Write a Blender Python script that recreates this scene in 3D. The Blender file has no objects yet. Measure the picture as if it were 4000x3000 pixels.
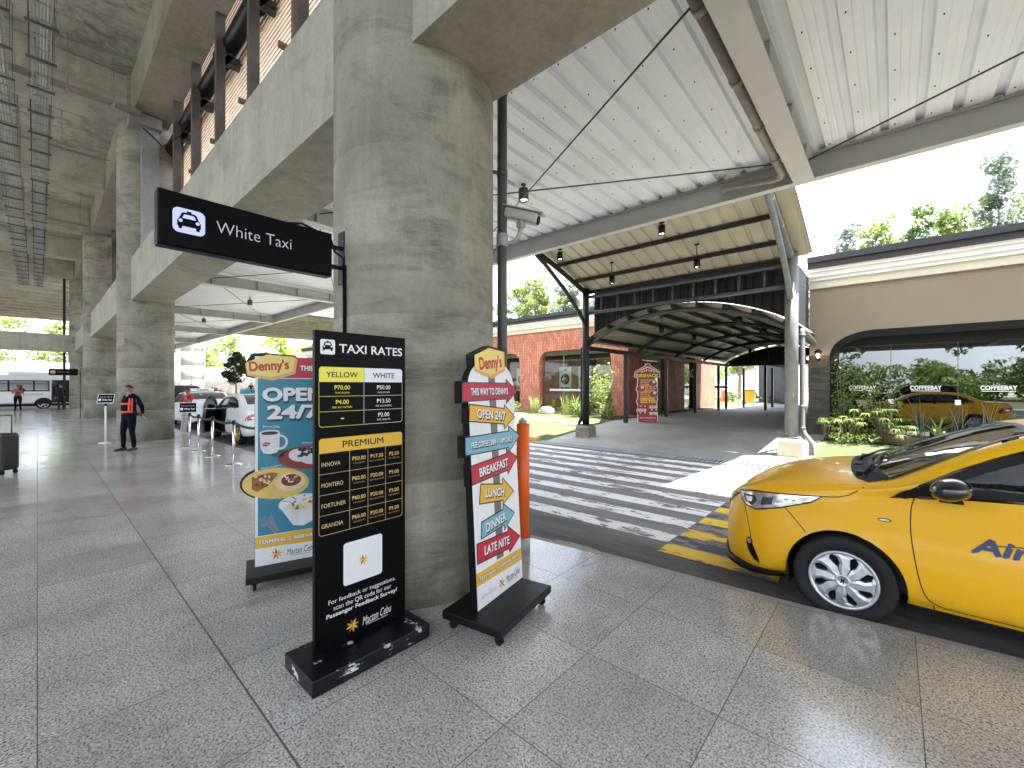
import bpy, bmesh, math, random
from mathutils import Vector, Matrix, noise
R = math.radians
PI = math.pi
scn = bpy.context.scene
COL = scn.collection
# ------------------------------------------------------------------ camera
# world: +X runs along the terminal front, +Y points out over the road, z = 0 is the concourse floor
CAM_H = 1.6
CAM_YAW = R(41.9)
cd = bpy.data.cameras.new('camera')
cd.sensor_width = 36.0
cd.lens = 36.0 * 920 / 2212
cd.shift_y = 4.5 / 2212
cd.clip_start = 0.05
cd.clip_end = 2000
cam = bpy.data.objects.new('camera', cd)
cam.location = (0, 0, CAM_H)
cam.rotation_euler = (R(90), 0, CAM_YAW)
COL.objects.link(cam)
scn.camera = cam
# ------------------------------------------------------------------ sky, sun, exposure
TO_SUN = Vector((0.27, 0.10, 1.0)).normalized()
w = bpy.data.worlds.new('World')
scn.world = w
w.use_nodes = True
wn = w.node_tree
bg = wn.nodes['Background']
sky = wn.nodes.new('ShaderNodeTexSky')
sky.sky_type = 'NISHITA'
sky.sun_disc = False
sky.sun_elevation = math.asin(TO_SUN.z)
sky.sun_rotation = math.atan2(TO_SUN.x, TO_SUN.y)
sky.air_density = 1.0
sky.dust_density = 2.5
sky.ozone_density = 1.0
# bright thin cloud over the blue
wtc = wn.nodes.new('ShaderNodeTexCoord')
wns = wn.nodes.new('ShaderNodeTexNoise')
wns.inputs['Scale'].default_value = 2.2
wns.inputs['Detail'].default_value = 6
wrp = wn.nodes.new('ShaderNodeValToRGB')
wrp.color_ramp.elements[0].position = 0.36
wrp.color_ramp.elements[0].color = (0.25, 0.25, 0.25, 1)
wrp.color_ramp.elements[1].position = 0.62
wrp.color_ramp.elements[1].color = (0.9, 0.9, 0.9, 1)
wmx = wn.nodes.new('ShaderNodeMix')
wmx.data_type = 'RGBA'
wn.links.new(wtc.outputs['Generated'], wns.inputs['Vector'])
wn.links.new(wns.outputs['Fac'], wrp.inputs['Fac'])
wn.links.new(wrp.outputs['Color'], wmx.inputs[0])
wn.links.new(sky.outputs[0], wmx.inputs[6])
wmx.inputs[7].default_value = (11.8, 12.8, 14.4, 1)
wn.links.new(wmx.outputs[2], bg.inputs[0])
bg.inputs[1].default_value = 0.06
sd = bpy.data.lights.new('sun', 'SUN')
sd.energy = 5.0
sd.angle = R(0.5)
sd.color = (1.0, 0.975, 0.94)
sun = bpy.data.objects.new('sun', sd)
sun.rotation_euler = (-TO_SUN).to_track_quat('-Z', 'Y').to_euler()
sun.location = (10, 10, 40)
COL.objects.link(sun)
scn.view_settings.view_transform = 'Standard'
scn.view_settings.look = 'None'
scn.view_settings.exposure = 2.84
scn.view_settings.gamma = 1.0
try:
    scn.cycles.max_bounces = 10
    scn.cycles.diffuse_bounces = 6
    scn.cycles.glossy_bounces = 5
    scn.cycles.transparent_max_bounces = 16
    scn.cycles.transmission_bounces = 6
    scn.cycles.caustics_reflective = False
    scn.cycles.caustics_refractive = False
    scn.cycles.sample_clamp_indirect = 6.0
    scn.cycles.use_denoising = True
except Exception:
    pass
rnd = random.Random(7)

# ------------------------------------------------------------------ object helpers
def tag(o, label=None, cat=None, group=None, kind=None):
    if label: o['label'] = label
    if cat: o['category'] = cat
    if group: o['group'] = group
    if kind: o['kind'] = kind
    return o

def empty(name, loc=(0, 0, 0), rz=0.0, label=None, cat=None, group=None):
    o = bpy.data.objects.new(name, None)
    o.empty_display_size = 0.2
    o.location = loc
    o.rotation_euler = (0, 0, rz)
    COL.objects.link(o)
    return tag(o, label, cat, group)

def kids(o):
    return [c for c in bpy.data.objects if c.parent is o]

def copy_tree(o, loc=None, rz=None, label=None):
    ch = {}
    for c in bpy.data.objects:
        if c.parent: ch.setdefault(c.parent, []).append(c)
    def rec(s, par):
        c = s.copy()
        COL.objects.link(c)
        c.parent = par
        for k in ch.get(s, []): rec(k, c)
        return c
    n = rec(o, None)
    if loc is not None: n.location = loc
    if rz is not None: n.rotation_euler = (0, 0, rz)
    if label: n['label'] = label
    return n

class MB:
    """collects faces; build() links them as ONE mesh object"""
    def __init__(s):
        s.v = []; s.f = []; s.m = []; s.sm = []
    def add(s, vs, fs, mi=0, smooth=False, M=None):
        b = len(s.v)
        for p in vs:
            p = Vector(p)
            s.v.append(M @ p if M is not None else p)
        for f in fs:
            s.f.append([b + i for i in f]); s.m.append(mi); s.sm.append(smooth)
        return s
    def box(s, x0, x1, y0, y1, z0, z1, mi=0, M=None, bev=0.0):
        if bev > 0:
            bm = bmesh.new()
            bmesh.ops.create_cube(bm, size=1)
            for v in bm.verts:
                v.co = Vector(((x0 + x1) / 2 + v.co.x * (x1 - x0), (y0 + y1) / 2 + v.co.y * (y1 - y0), (z0 + z1) / 2 + v.co.z * (z1 - z0)))
            bmesh.ops.bevel(bm, geom=bm.edges[:], offset=bev, segments=2, affect='EDGES', profile=0.5)
            bm.verts.index_update()
            s.add([v.co.copy() for v in bm.verts], [[v.index for v in f.verts] for f in bm.faces], mi, False, M)
            bm.free()
            return s
        vs = [(x, y, z) for x in (x0, x1) for y in (y0, y1) for z in (z0, z1)]
        fs = [(0, 1, 3, 2), (4, 6, 7, 5), (0, 4, 5, 1), (2, 3, 7, 6), (0, 2, 6, 4), (1, 5, 7, 3)]
        return s.add(vs, fs, mi, False, M)
    def bar(s, p0, p1, w, h, mi=0, up=(0, 0, 1), M=None):
        p0 = Vector(p0); p1 = Vector(p1); d = (p1 - p0).normalized(); u = Vector(up)
        sd_ = d.cross(u)
        if sd_.length < 1e-5: sd_ = d.cross(Vector((1, 0, 0)))
        sd_.normalize(); u = sd_.cross(d).normalized()
        vs = []
        for p in (p0, p1):
            for a, b in ((-1, -1), (1, -1), (1, 1), (-1, 1)):
                vs.append(p + sd_ * (a * w / 2) + u * (b * h / 2))
        return s.add(vs, [(0, 3, 2, 1), (4, 5, 6, 7), (0, 1, 5, 4), (1, 2, 6, 5), (2, 3, 7, 6), (3, 0, 4, 7)], mi, False, M)
    def tube(s, path, r, n=8, mi=0, caps=True, smooth=True, M=None):
        path = [Vector(p) for p in path]
        rs = r if isinstance(r, (list, tuple)) else [r] * len(path)
        vs = []; fs = []
        prev = None
        for i, p in enumerate(path):
            if i == 0: d = path[1] - p
            elif i == len(path) - 1: d = p - path[i - 1]
            else: d = (path[i + 1] - p).normalized() + (p - path[i - 1]).normalized()
            d.normalize()
            if prev is None:
                a = d.cross(Vector((0, 0, 1)))
                if a.length < 1e-3: a = d.cross(Vector((1, 0, 0)))
            else:
                a = prev - d * prev.dot(d)
            a.normalize(); prev = a
            b = d.cross(a)
            for k in range(n):
                t = 2 * PI * k / n
                vs.append(p + (a * math.cos(t) + b * math.sin(t)) * rs[i])
        for i in range(len(path) - 1):
            for k in range(n):
                fs.append((i * n + k, i * n + (k + 1) % n, (i + 1) * n + (k + 1) % n, (i + 1) * n + k))
        s.add(vs, fs, mi, smooth, M)
        if caps:
            b = len(s.v) - len(vs)
            for f in (list(range(n - 1, -1, -1)), [(len(path) - 1) * n + k for k in range(n)]):
                s.f.append([b + i for i in f]); s.m.append(mi); s.sm.append(False)
        return s
    def cyl(s, x, y, z0, z1, r0, r1=None, n=24, mi=0, M=None, smooth=True):
        return s.tube([(x, y, z0), (x, y, z1)], [r0, r0 if r1 is None else r1], n, mi, True, smooth, M)
    def lathe(s, prof, n=24, mi=0, M=None, smooth=True, closed=False):
        vs = []; fs = []
        for r, z in prof:
            for k in range(n):
                t = 2 * PI * k / n
                vs.append((r * math.cos(t), r * math.sin(t), z))
        for i in range(len(prof) - 1):
            for k in range(n):
                fs.append((i * n + k, i * n + (k + 1) % n, (i + 1) * n + (k + 1) % n, (i + 1) * n + k))
        return s.add(vs, fs, mi, smooth, M)
    def prism(s, poly, d0, d1, mi=0, M=None, ax='y', side=None):
        """poly in (u,v); extruded along ax. ax 'y': (u,d,v); 'z': (u,v,d); 'x': (d,u,v)"""
        def P(u, v, d): return (u, d, v) if ax == 'y' else ((u, v, d) if ax == 'z' else (d, u, v))
        n = len(poly)
        vs = [P(u, v, d0) for u, v in poly] + [P(u, v, d1) for u, v in poly]
        fs = [list(range(n)), list(range(2 * n - 1, n - 1, -1))]
        s.add(vs, fs, mi, False, M)
        s.add(vs, [(i, i + n, (i + 1) % n + n, (i + 1) % n) for i in range(n)], mi if side is None else side, False, M)
        return s
    def face2(s, poly, d, mi=0, M=None):
        """one flat n-gon facing local -y"""
        return s.add([(u, d, v) for u, v in poly], [list(range(len(poly)))], mi, False, M)
    def grid(s, fn, nu, nv, mi=0, smooth=True, M=None, wrap=False):
        vs = [fn(i / nu, j / nv) for i in range(nu + 1) for j in range(nv + 1)]
        fs = [(i * (nv + 1) + j, (i + 1) * (nv + 1) + j, (i + 1) * (nv + 1) + j + 1, i * (nv + 1) + j + 1) for i in range(nu) for j in range(nv)]
        return s.add(vs, fs, mi, smooth, M)
    def mesh(s, name, mats):
        me = bpy.data.meshes.new(name)
        me.from_pydata([tuple(p) for p in s.v], [], s.f)
        for m in (mats if isinstance(mats, (list, tuple)) else [mats]): me.materials.append(m)
        me.polygons.foreach_set('material_index', s.m)
        me.polygons.foreach_set('use_smooth', s.sm)
        me.update()
        return me
    def build(s, name, mats, parent=None, recalc=True):
        me = s.mesh(name, mats)
        if recalc:
            bm = bmesh.new(); bm.from_mesh(me)
            bmesh.ops.recalc_face_normals(bm, faces=bm.faces)
            bm.to_mesh(me); bm.free()
        o = bpy.data.objects.new(name, me)
        COL.objects.link(o)
        if parent is not None: o.parent = parent
        return o

def rrect(x0, x1, y0, y1, r, n=5):
    p = []
    for cx, cy, a in ((x1 - r, y1 - r, 0), (x0 + r, y1 - r, 90), (x0 + r, y0 + r, 180), (x1 - r, y0 + r, 270)):
        for k in range(n + 1):
            t = R(a + 90 * k / n)
            p.append((cx + r * math.cos(t), cy + r * math.sin(t)))
    return p
def ellipse(cx, cy, rx, ry, n=28, rot=0):
    c, s_ = math.cos(rot), math.sin(rot)
    return [(cx + rx * math.cos(2 * PI * k / n) * c - ry * math.sin(2 * PI * k / n) * s_, cy + rx * math.cos(2 * PI * k / n) * s_ + ry * math.sin(2 * PI * k / n) * c) for k in range(n)]

_tc = {}
def text2d(body, bold=0.0, shear=0.0, space=1.0):
    """flat letter faces, 1 unit high capitals roughly, returns verts, faces, (x0,x1,y0,y1)"""
    key = (body, bold, shear, space)
    if key in _tc: return _tc[key]
    cu = bpy.data.curves.new('lettering_curve', 'FONT')
    cu.body = body
    cu.size = 1.0
    cu.offset = bold
    cu.shear = shear
    cu.space_character = space
    cu.resolution_u = 3
    cu.fill_mode = 'FRONT'
    o = bpy.data.objects.new('lettering_curve', cu)
    COL.objects.link(o)
    dg = bpy.context.evaluated_depsgraph_get()
    me = o.evaluated_get(dg).to_mesh()
    vs = [(v.co.x, v.co.y) for v in me.vertices]
    fs = [list(p.vertices) for p in me.polygons]
    o.evaluated_get(dg).to_mesh_clear()
    bpy.data.objects.remove(o)
    bpy.data.curves.remove(cu)
    if not vs: vs = [(0, 0)]
    bb = (min(v[0] for v in vs), max(v[0] for v in vs), min(v[1] for v in vs), max(v[1] for v in vs))
    _tc[key] = (vs, fs, bb)
    return _tc[key]

def put_text(mb, body, cx, cy, wid, hgt=None, d=-0.002, mi=0, bold=0.0, rot=0.0, shear=0.0, space=1.0, warp=None):
    """letters fitted into a box of width wid (and height hgt) centred at cx, cy, on the plane y = d facing -y"""
    vs, fs, bb = text2d(body, min(bold, 0.0), shear, space)
    w_ = max(bb[1] - bb[0], 1e-6); h_ = max(bb[3] - bb[2], 1e-6)
    sx = wid / w_
    sy = hgt / h_ if hgt else sx
    c, s_ = math.cos(rot), math.sin(rot)
    nk = 1 if bold <= 0.005 else (4 if bold < 0.04 else 8)      # bold: the letters laid over themselves, slightly shifted
    if bold > 0.005: sx *= w_ / (w_ + 2 * bold); sy *= h_ / (h_ + 2 * bold)
    for k in range(nk):
        ox = bold * math.cos(2 * PI * (k + .5) / nk) if nk > 1 else 0
        oy = bold * math.sin(2 * PI * (k + .5) / nk) if nk > 1 else 0
        out = []
        for x, y in vs:
            u = (x + ox - (bb[0] + bb[1]) / 2) * sx; v = (y + oy - (bb[2] + bb[3]) / 2) * sy
            if warp: u, v = warp(u, v)
            out.append((cx + u * c - v * s_, d - k * 0.00004, cy + u * s_ + v * c))
        mb.add(out, fs, mi, False)
    return mb

def pchip(keys):
    xs = [k[0] for k in keys]; ys = [k[1] for k in keys]
    n = len(xs)
    h = [xs[i + 1] - xs[i] for i in range(n - 1)]
    dl = [(ys[i + 1] - ys[i]) / h[i] for i in range(n - 1)]
    m = [0.0] * n
    m[0] = dl[0]; m[-1] = dl[-1]
    for i in range(1, n - 1):
        if dl[i - 1] * dl[i] <= 0: m[i] = 0
        else:
            w1 = 2 * h[i] + h[i - 1]; w2 = h[i] + 2 * h[i - 1]
            m[i] = (w1 + w2) / (w1 / dl[i - 1] + w2 / dl[i])
    def f(x):
        if x <= xs[0]: return ys[0]
        if x >= xs[-1]: return ys[-1]
        i = 0
        while xs[i + 1] < x: i += 1
        t = (x - xs[i]) / h[i]
        return ((1 + 2 * t) * (1 - t) ** 2 * ys[i] + t * (1 - t) ** 2 * h[i] * m[i] + t * t * (3 - 2 * t) * ys[i + 1] + t * t * (t - 1) * h[i] * m[i + 1])
    return f

# ------------------------------------------------------------------ materials
class NT:
    def __init__(s, name):
        s.m = bpy.data.materials.new(name)
        s.m.use_nodes = True
        s.t = s.m.node_tree
        s.b = s.t.nodes['Principled BSDF']
        s.out = s.t.nodes['Material Output']
    def n(s, typ, **kw):
        nd = s.t.nodes.new(typ)
        for k, v in kw.items():
            if k in nd.inputs.keys() if hasattr(nd.inputs, 'keys') else False: nd.inputs[k].default_value = v
            else: setattr(nd, k, v)
        return nd
    def l(s, a, b): s.t.links.new(a, b)
    def coord(s, scale=(1, 1, 1), rot=(0, 0, 0), kind='Object'):
        tc = s.t.nodes.new('ShaderNodeTexCoord')
        mp = s.t.nodes.new('ShaderNodeMapping')
        mp.inputs['Scale'].default_value = scale
        mp.inputs['Rotation'].default_value = rot
        if kind == 'World':
            g = s.t.nodes.new('ShaderNodeNewGeometry')
            s.l(g.outputs['Position'], mp.inputs['Vector'])
        else:
            s.l(tc.outputs[kind], mp.inputs['Vector'])
        return mp.outputs['Vector']
    def noise(s, vec, scale=5, detail=4, rough=0.55, dist=0.0):
        n = s.t.nodes.new('ShaderNodeTexNoise')
        n.inputs['Scale'].default_value = scale
        n.inputs['Detail'].default_value = detail
        n.inputs['Roughness'].default_value = rough
        n.inputs['Distortion'].default_value = dist
        s.l(vec, n.inputs['Vector'])
        return n.outputs['Fac']
    def ramp(s, fac, stops):
        r = s.t.nodes.new('ShaderNodeValToRGB')
        e = r.color_ramp.elements
        while len(e) < len(stops): e.new(0.5)
        for i, (p, c) in enumerate(stops):
            e[i].position = p
            e[i].color = (c, c, c, 1) if isinstance(c, (int, float)) else (*c, 1)
        s.l(fac, r.inputs['Fac'])
        return r.outputs['Color']
    def mix(s, fac, a, b, mode='MIX'):
        m = s.t.nodes.new('ShaderNodeMix')
        m.data_type = 'RGBA'
        m.blend_type = mode
        for k, v in ((0, fac), (6, a), (7, b)):
            sock = m.inputs[k]
            if isinstance(v, (int, float)): sock.default_value = v if k == 0 else (v, v, v, 1)
            elif isinstance(v, tuple): sock.default_value = (*v, 1)
            else: s.l(v, sock)
        return m.outputs[2]
    def math(s, op, a, b=None):
        m = s.t.nodes.new('ShaderNodeMath')
        m.operation = op
        for i, v in enumerate((a, b)):
            if v is None: continue
            if isinstance(v, (int, float)): m.inputs[i].default_value = v
            else: s.l(v, m.inputs[i])
        return m.outputs[0]
    def bump(s, h, strength=0.3, dist=0.01):
        b = s.t.nodes.new('ShaderNodeBump')
        b.inputs['Strength'].default_value = strength
        b.inputs['Distance'].default_value = dist
        s.l(h, b.inputs['Height'])
        s.l(b.outputs['Normal'], s.b.inputs['Normal'])
    def set(s, **kw):
        for k, v in kw.items():
            k = {'color': 'Base Color', 'rough': 'Roughness', 'metal': 'Metallic', 'coat': 'Coat Weight', 'spec': 'Specular IOR Level', 'emit': 'Emission Color', 'estr': 'Emission Strength', 'alpha': 'Alpha', 'trans': 'Transmission Weight', 'croug': 'Coat Roughness', 'ior': 'IOR'}[k]
            i = s.b.inputs[k]
            if isinstance(v, (int, float)): i.default_value = v
            elif isinstance(v, tuple): i.default_value = (*v, 1)
            else: s.l(v, i)
        return s

MATS = {}
def plain(name, color, rough=0.5, metal=0.0, var=0.12, scale=6.0, coat=0.0, spec=0.5, bump=0.0, bscale=60):
    """a colour with slight procedural unevenness"""
    if name in MATS: return MATS[name]
    t = NT(name)
    vec = t.coord()
    nz = t.noise(vec, scale, 4)
    lo = tuple(c * (1 - var) for c in color); hi = tuple(min(1, c * (1 + var)) for c in color)
    t.set(color=t.ramp(nz, [(0.3, lo), (0.7, hi)]), rough=t.ramp(nz, [(0.25, max(0.02, rough * 0.85)), (0.75, min(1, rough * 1.15))]), metal=metal, coat=coat, spec=spec)
    if bump > 0: t.bump(t.noise(vec, bscale, 3), bump, 0.004)
    MATS[name] = t.m
    return t.m

def emissive(name, color, strength, base=0.8):
    if name in MATS: return MATS[name]
    t = NT(name)
    nz = t.noise(t.coord(), 8, 2)
    t.set(color=tuple(c * base for c in color), rough=0.4, emit=t.ramp(nz, [(0.2, tuple(c * 0.93 for c in color)), (0.8, color)]), estr=strength)
    MATS[name] = t.m
    return t.m

def concrete(name, light, dark, stretch=(1, 1, 0.18), stain=0.5, rough=0.75, board=None, patch=(0.5, 0.72), scale=1.0, blot=0.0, grime=False):
    """cast concrete: mottling, long streaks, darker stains and pin holes"""
    t = NT(name)
    v0 = t.coord(kind='World')
    big = t.noise(v0, 0.55 * scale, 5, 0.6, 0.4)
    fine = t.noise(v0, 14 * scale, 5, 0.7)
    streak = t.noise(t.coord(scale=stretch, kind='World'), 3.2 * scale, 6, 0.62, 0.3)
    base = t.mix(t.ramp(big, [(0.3, 0.0), (0.7, 1.0)]), dark, light)
    base = t.mix(t.ramp(streak, [(patch[0], 0.0), (patch[1], stain)]), base, tuple(c * 0.42 for c in dark))
    base = t.mix(t.ramp(fine, [(0.42, 0.0), (0.66, 0.22)]), base, tuple(c * 0.6 for c in dark))
    if board:
        wv = t.n('ShaderNodeTexWave', bands_direction=board[0], wave_profile='SAW')
        wv.inputs['Scale'].default_value = board[1]
        wv.inputs['Distortion'].default_value = 0.15
        t.l(v0, wv.inputs['Vector'])
        base = t.mix(t.ramp(wv.outputs['Fac'], [(0.0, 0.16), (0.06, 0.0), (0.94, 0.0), (1.0, 0.16)]), base, tuple(c * 0.4 for c in dark))
    if blot:
        bv = t.noise(t.coord(scale=(0.8, 0.8, 1.5), kind='World'), 1.25, 7, 0.68, 0.9)
        cr = t.noise(t.coord(scale=(1.2, 1.2, 9.0), kind='World'), 2.6, 8, 0.75, 0.5)
        f = t.math('MULTIPLY', t.ramp(bv, [(0.47, 0.0), (0.66, 1.0)]), t.ramp(cr, [(0.36, 0.25), (0.6, 1.0)]))
        base = t.mix(t.math('MULTIPLY', f, blot), base, tuple(c * 0.3 for c in dark))
        wv2 = t.noise(t.coord(scale=(2.4, 2.4, 0.4), kind='World'), 2.0, 6, 0.7)
        base = t.mix(t.ramp(wv2, [(0.5, 0.0), (0.72, 0.35)]), base, tuple(min(1, c * 1.25) for c in light))
    grit = t.noise(v0, 60, 3, 0.8)
    base = t.mix(t.ramp(grit, [(0.4, 0.0), (0.72, 0.3)]), base, tuple(c * 0.5 for c in dark))
    holes = t.n('ShaderNodeTexVoronoi')
    holes.inputs['Scale'].default_value = 9
    t.l(v0, holes.inputs['Vector'])
    hm = t.ramp(holes.outputs['Distance'], [(0.02, 1.0), (0.05, 0.0)])
    base = t.mix(t.math('MULTIPLY', hm, t.ramp(big, [(0.45, 0.0), (0.6, 0.7)])), base, tuple(c * 0.3 for c in dark))
    if grime:
        sp = t.n('ShaderNodeSeparateXYZ'); t.l(v0, sp.inputs[0])
        gz = t.math('MULTIPLY', t.ramp(t.math('MULTIPLY', sp.outputs['Z'], 0.5), [(0.0, 1.0), (0.32, 0.0)]), t.ramp(t.noise(v0, 3.2, 6, 0.72), [(0.3, 0.15), (0.62, 0.85)]))
        base = t.mix(gz, base, tuple(c * 0.3 for c in dark))
    t.set(color=base, rough=rough, spec=0.35)
    t.bump(t.mix(0.5, fine, streak), 0.25, 0.01)
    MATS[name] = t.m
    return t.m
# ------------------------------------------------------------------ shared materials
M_STEEL_W = plain('grey_painted_steel', (0.46, 0.46, 0.44), 0.45, 0.0, 0.08, 3)
M_STEEL_D = plain('charcoal_steel', (0.016, 0.0175, 0.0195), 0.42, 0.2, 0.25, 5, spec=0.35)
M_BLACK = plain('black_paint', (0.004, 0.004, 0.0045), 0.42, 0, 0.3, 8, spec=0.25)
M_BLACKMAT = plain('black_matt', (0.006, 0.006, 0.0065), 0.7, 0, 0.3, 12, spec=0.25)
M_PVC = plain('dark_grey_pvc', (0.075, 0.073, 0.07), 0.45, 0, 0.15, 5)
M_PVCL = plain('pale_grey_pvc', (0.36, 0.34, 0.32), 0.45, 0, 0.12, 5)
M_WHITE = plain('white_paint', (0.78, 0.78, 0.77), 0.45, 0, 0.04, 3)
M_CHROME = plain('polished_steel', (0.72, 0.72, 0.73), 0.13, 1.0, 0.06, 3)
M_RUBBER = plain('tyre_rubber', (0.008, 0.008, 0.0085), 0.75, 0, 0.25, 14, bump=0.2)
M_LAMP = emissive('lamp_glow', (1.0, 0.93, 0.8), 6.0)
M_WARM = emissive('warm_lamp_glow', (1.0, 0.72, 0.38), 7.0)
M_CONC_COL = concrete('column_concrete', (0.37, 0.345, 0.285), (0.22, 0.202, 0.16), stretch=(0.5, 0.5, 2.4), stain=0.55, patch=(0.52, 0.74), blot=0.9, grime=True)
M_CONC_BEAM = concrete('beam_concrete', (0.44, 0.412, 0.34), (0.31, 0.288, 0.235), stretch=(2.2, 2.2, 0.35), stain=0.42, patch=(0.52, 0.8), blot=0.35)
M_CONC_DECK = concrete('deck_concrete', (0.66, 0.625, 0.53), (0.3, 0.278, 0.23), stretch=(1.2, 0.35, 1.0), stain=0.8, patch=(0.5, 0.68), scale=0.8, blot=0.8)
M_CONC_GIRD = concrete('girder_concrete', (0.64, 0.61, 0.53), (0.4, 0.38, 0.32), stretch=(0.7, 0.25, 1.0), stain=0.5, patch=(0.52, 0.75), blot=0.5)

# ------------------------------------------------------------------ ground, road, floor
def floor_mat():
    t = NT('terrazzo_tile')
    v = t.coord(kind='World')
    g = t.n('ShaderNodeNewGeometry')
    sp = t.n('ShaderNodeSeparateXYZ'); t.l(g.outputs['Position'], sp.inputs[0])
    P = 0.735
    ax = t.math('PINGPONG', t.math('ADD', sp.outputs['X'], 0.635 + P * 400), P / 2)
    ay = t.math('PINGPONG', t.math('ADD', sp.outputs['Y'], P * 400), P / 2)
    dmin = t.math('MINIMUM', ax, ay)
    joint = t.math('LESS_THAN', dmin, 0.0024)
    # one wider movement joint
    j2 = t.math('LESS_THAN', t.math('ABSOLUTE', t.math('SUBTRACT', sp.outputs['Y'], P)), 0.0048)
    joint = t.math('MAXIMUM', joint, j2)
    wn_ = t.n('ShaderNodeTexWhiteNoise')
    cb = t.n('ShaderNodeCombineXYZ')
    t.l(t.math('FLOOR', t.math('DIVIDE', t.math('ADD', sp.outputs['X'], 0.635), P)), cb.inputs[0])
    t.l(t.math('FLOOR', t.math('DIVIDE', sp.outputs['Y'], P)), cb.inputs[1])
    t.l(cb.outputs[0], wn_.inputs['Vector'])
    n1 = t.noise(v, 95, 4, 0.72, 0.6)
    n2 = t.noise(v, 210, 3, 0.7)
    n3 = t.noise(v, 1.1, 4, 0.6)
    col = t.ramp(n1, [(0.37, (0.07, 0.064, 0.06)), (0.44, (0.3, 0.288, 0.28)), (0.52, (0.58, 0.565, 0.55)), (0.64, (0.78, 0.765, 0.75))])
    col = t.mix(t.ramp(n2, [(0.58, 0.0), (0.66, 0.55)]), col, (0.07, 0.062, 0.058))
    col = t.mix(t.math('MULTIPLY', wn_.outputs['Value'], 0.3), col, (0.2, 0.19, 0.18))
    col = t.mix(t.ramp(n3, [(0.42, 0.0), (0.72, 0.42)]), col, (0.16, 0.145, 0.13))
    # trodden dirt marks
    n4 = t.noise(t.coord(scale=(1.2, 0.5, 1), kind='World'), 3.5, 6, 0.7, 0.8)
    col = t.mix(t.ramp(n4, [(0.56, 0.0), (0.76, 0.4)]), col, (0.1, 0.09, 0.08))
    col = t.mix(joint, col, (0.085, 0.08, 0.076))
    rg = t.mix(joint, t.ramp(t.noise(v, 2.5, 5, 0.65), [(0.3, 0.10), (0.75, 0.24)]), (0.8, 0.8, 0.8))
    t.set(color=col, rough=rg, spec=0.6)
    t.bump(t.mix(joint, 1.0, 0.0), 0.15, 0.002)
    return t.m
M_FLOOR = floor_mat()

def asphalt_mat():
    t = NT('worn_asphalt')
    v = t.coord(kind='World')
    a = t.noise(v, 120, 3, 0.7); b = t.noise(v, 0.9, 5, 0.6, 0.5); c = t.noise(t.coord(scale=(0.25, 1.6, 1), kind='World'), 2.2, 5, 0.65)
    col = t.ramp(a, [(0.35, (0.13, 0.124, 0.12)), (0.65, (0.25, 0.237, 0.23))])
    col = t.mix(t.ramp(b, [(0.4, 0.0), (0.7, 0.5)]), col, (0.25, 0.235, 0.22))
    col = t.mix(t.ramp(c, [(0.5, 0.0), (0.74, 0.75)]), col, (0.075, 0.07, 0.068))
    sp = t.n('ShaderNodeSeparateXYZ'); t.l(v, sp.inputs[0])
    kerb_shade_stain = t.ramp(t.math('MULTIPLY', t.math('ABSOLUTE', t.math('SUBTRACT', sp.outputs['Y'], 4.1)), 0.5), [(0.1, 0.85), (0.42, 0.0)])  # under-car shade painted along the kerb, together with gutter staining
    col = t.mix(t.math('MULTIPLY', kerb_shade_stain, t.ramp(t.noise(t.coord(scale=(0.5, 1.2, 1), kind='World'), 2.4, 6, 0.7), [(0.3, 0.35), (0.6, 1.0)])), col, (0.04, 0.038, 0.037))
    t.set(color=col, rough=0.8)
    t.bump(a, 0.5, 0.006)
    return t.m
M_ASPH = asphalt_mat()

def worn_paint(name, color, wear=0.55, under=(0.12, 0.115, 0.11)):
    t = NT(name)
    v = t.coord(kind='World')
    n1 = t.noise(t.coord(scale=(0.6, 1.8, 1), kind='World'), 5.5, 8, 0.72, 0.4)
    n2 = t.noise(v, 1.3, 3)
    n3 = t.noise(v, 40, 4, 0.7)
    k = t.math('ADD', t.math('MULTIPLY', n1, 0.75), t.math('MULTIPLY', n2, 0.35))
    chip = t.ramp(k, [(wear, 0.0), (wear + 0.035, 1.0)])
    chip2 = t.ramp(n3, [(0.62, 0.0), (0.72, 0.55)])
    col = t.mix(t.math('MAXIMUM', chip, chip2), t.mix(t.ramp(n2, [(0.35, 0.0), (0.7, 0.25)]), color, tuple(c * 0.6 for c in color)), under)
    t.set(color=col, rough=0.65)
    t.bump(n3, 0.2, 0.003)
    return t.m
M_ZEBRA = worn_paint('white_road_paint', (0.76, 0.76, 0.75), 0.572, (0.16, 0.152, 0.147))
M_YELROAD = worn_paint('yellow_road_paint', (0.78, 0.5, 0.03), 0.575, (0.12, 0.115, 0.11))
M_BLKROAD = worn_paint('black_road_paint', (0.05, 0.052, 0.06), 0.53, (0.2, 0.195, 0.195))

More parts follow.
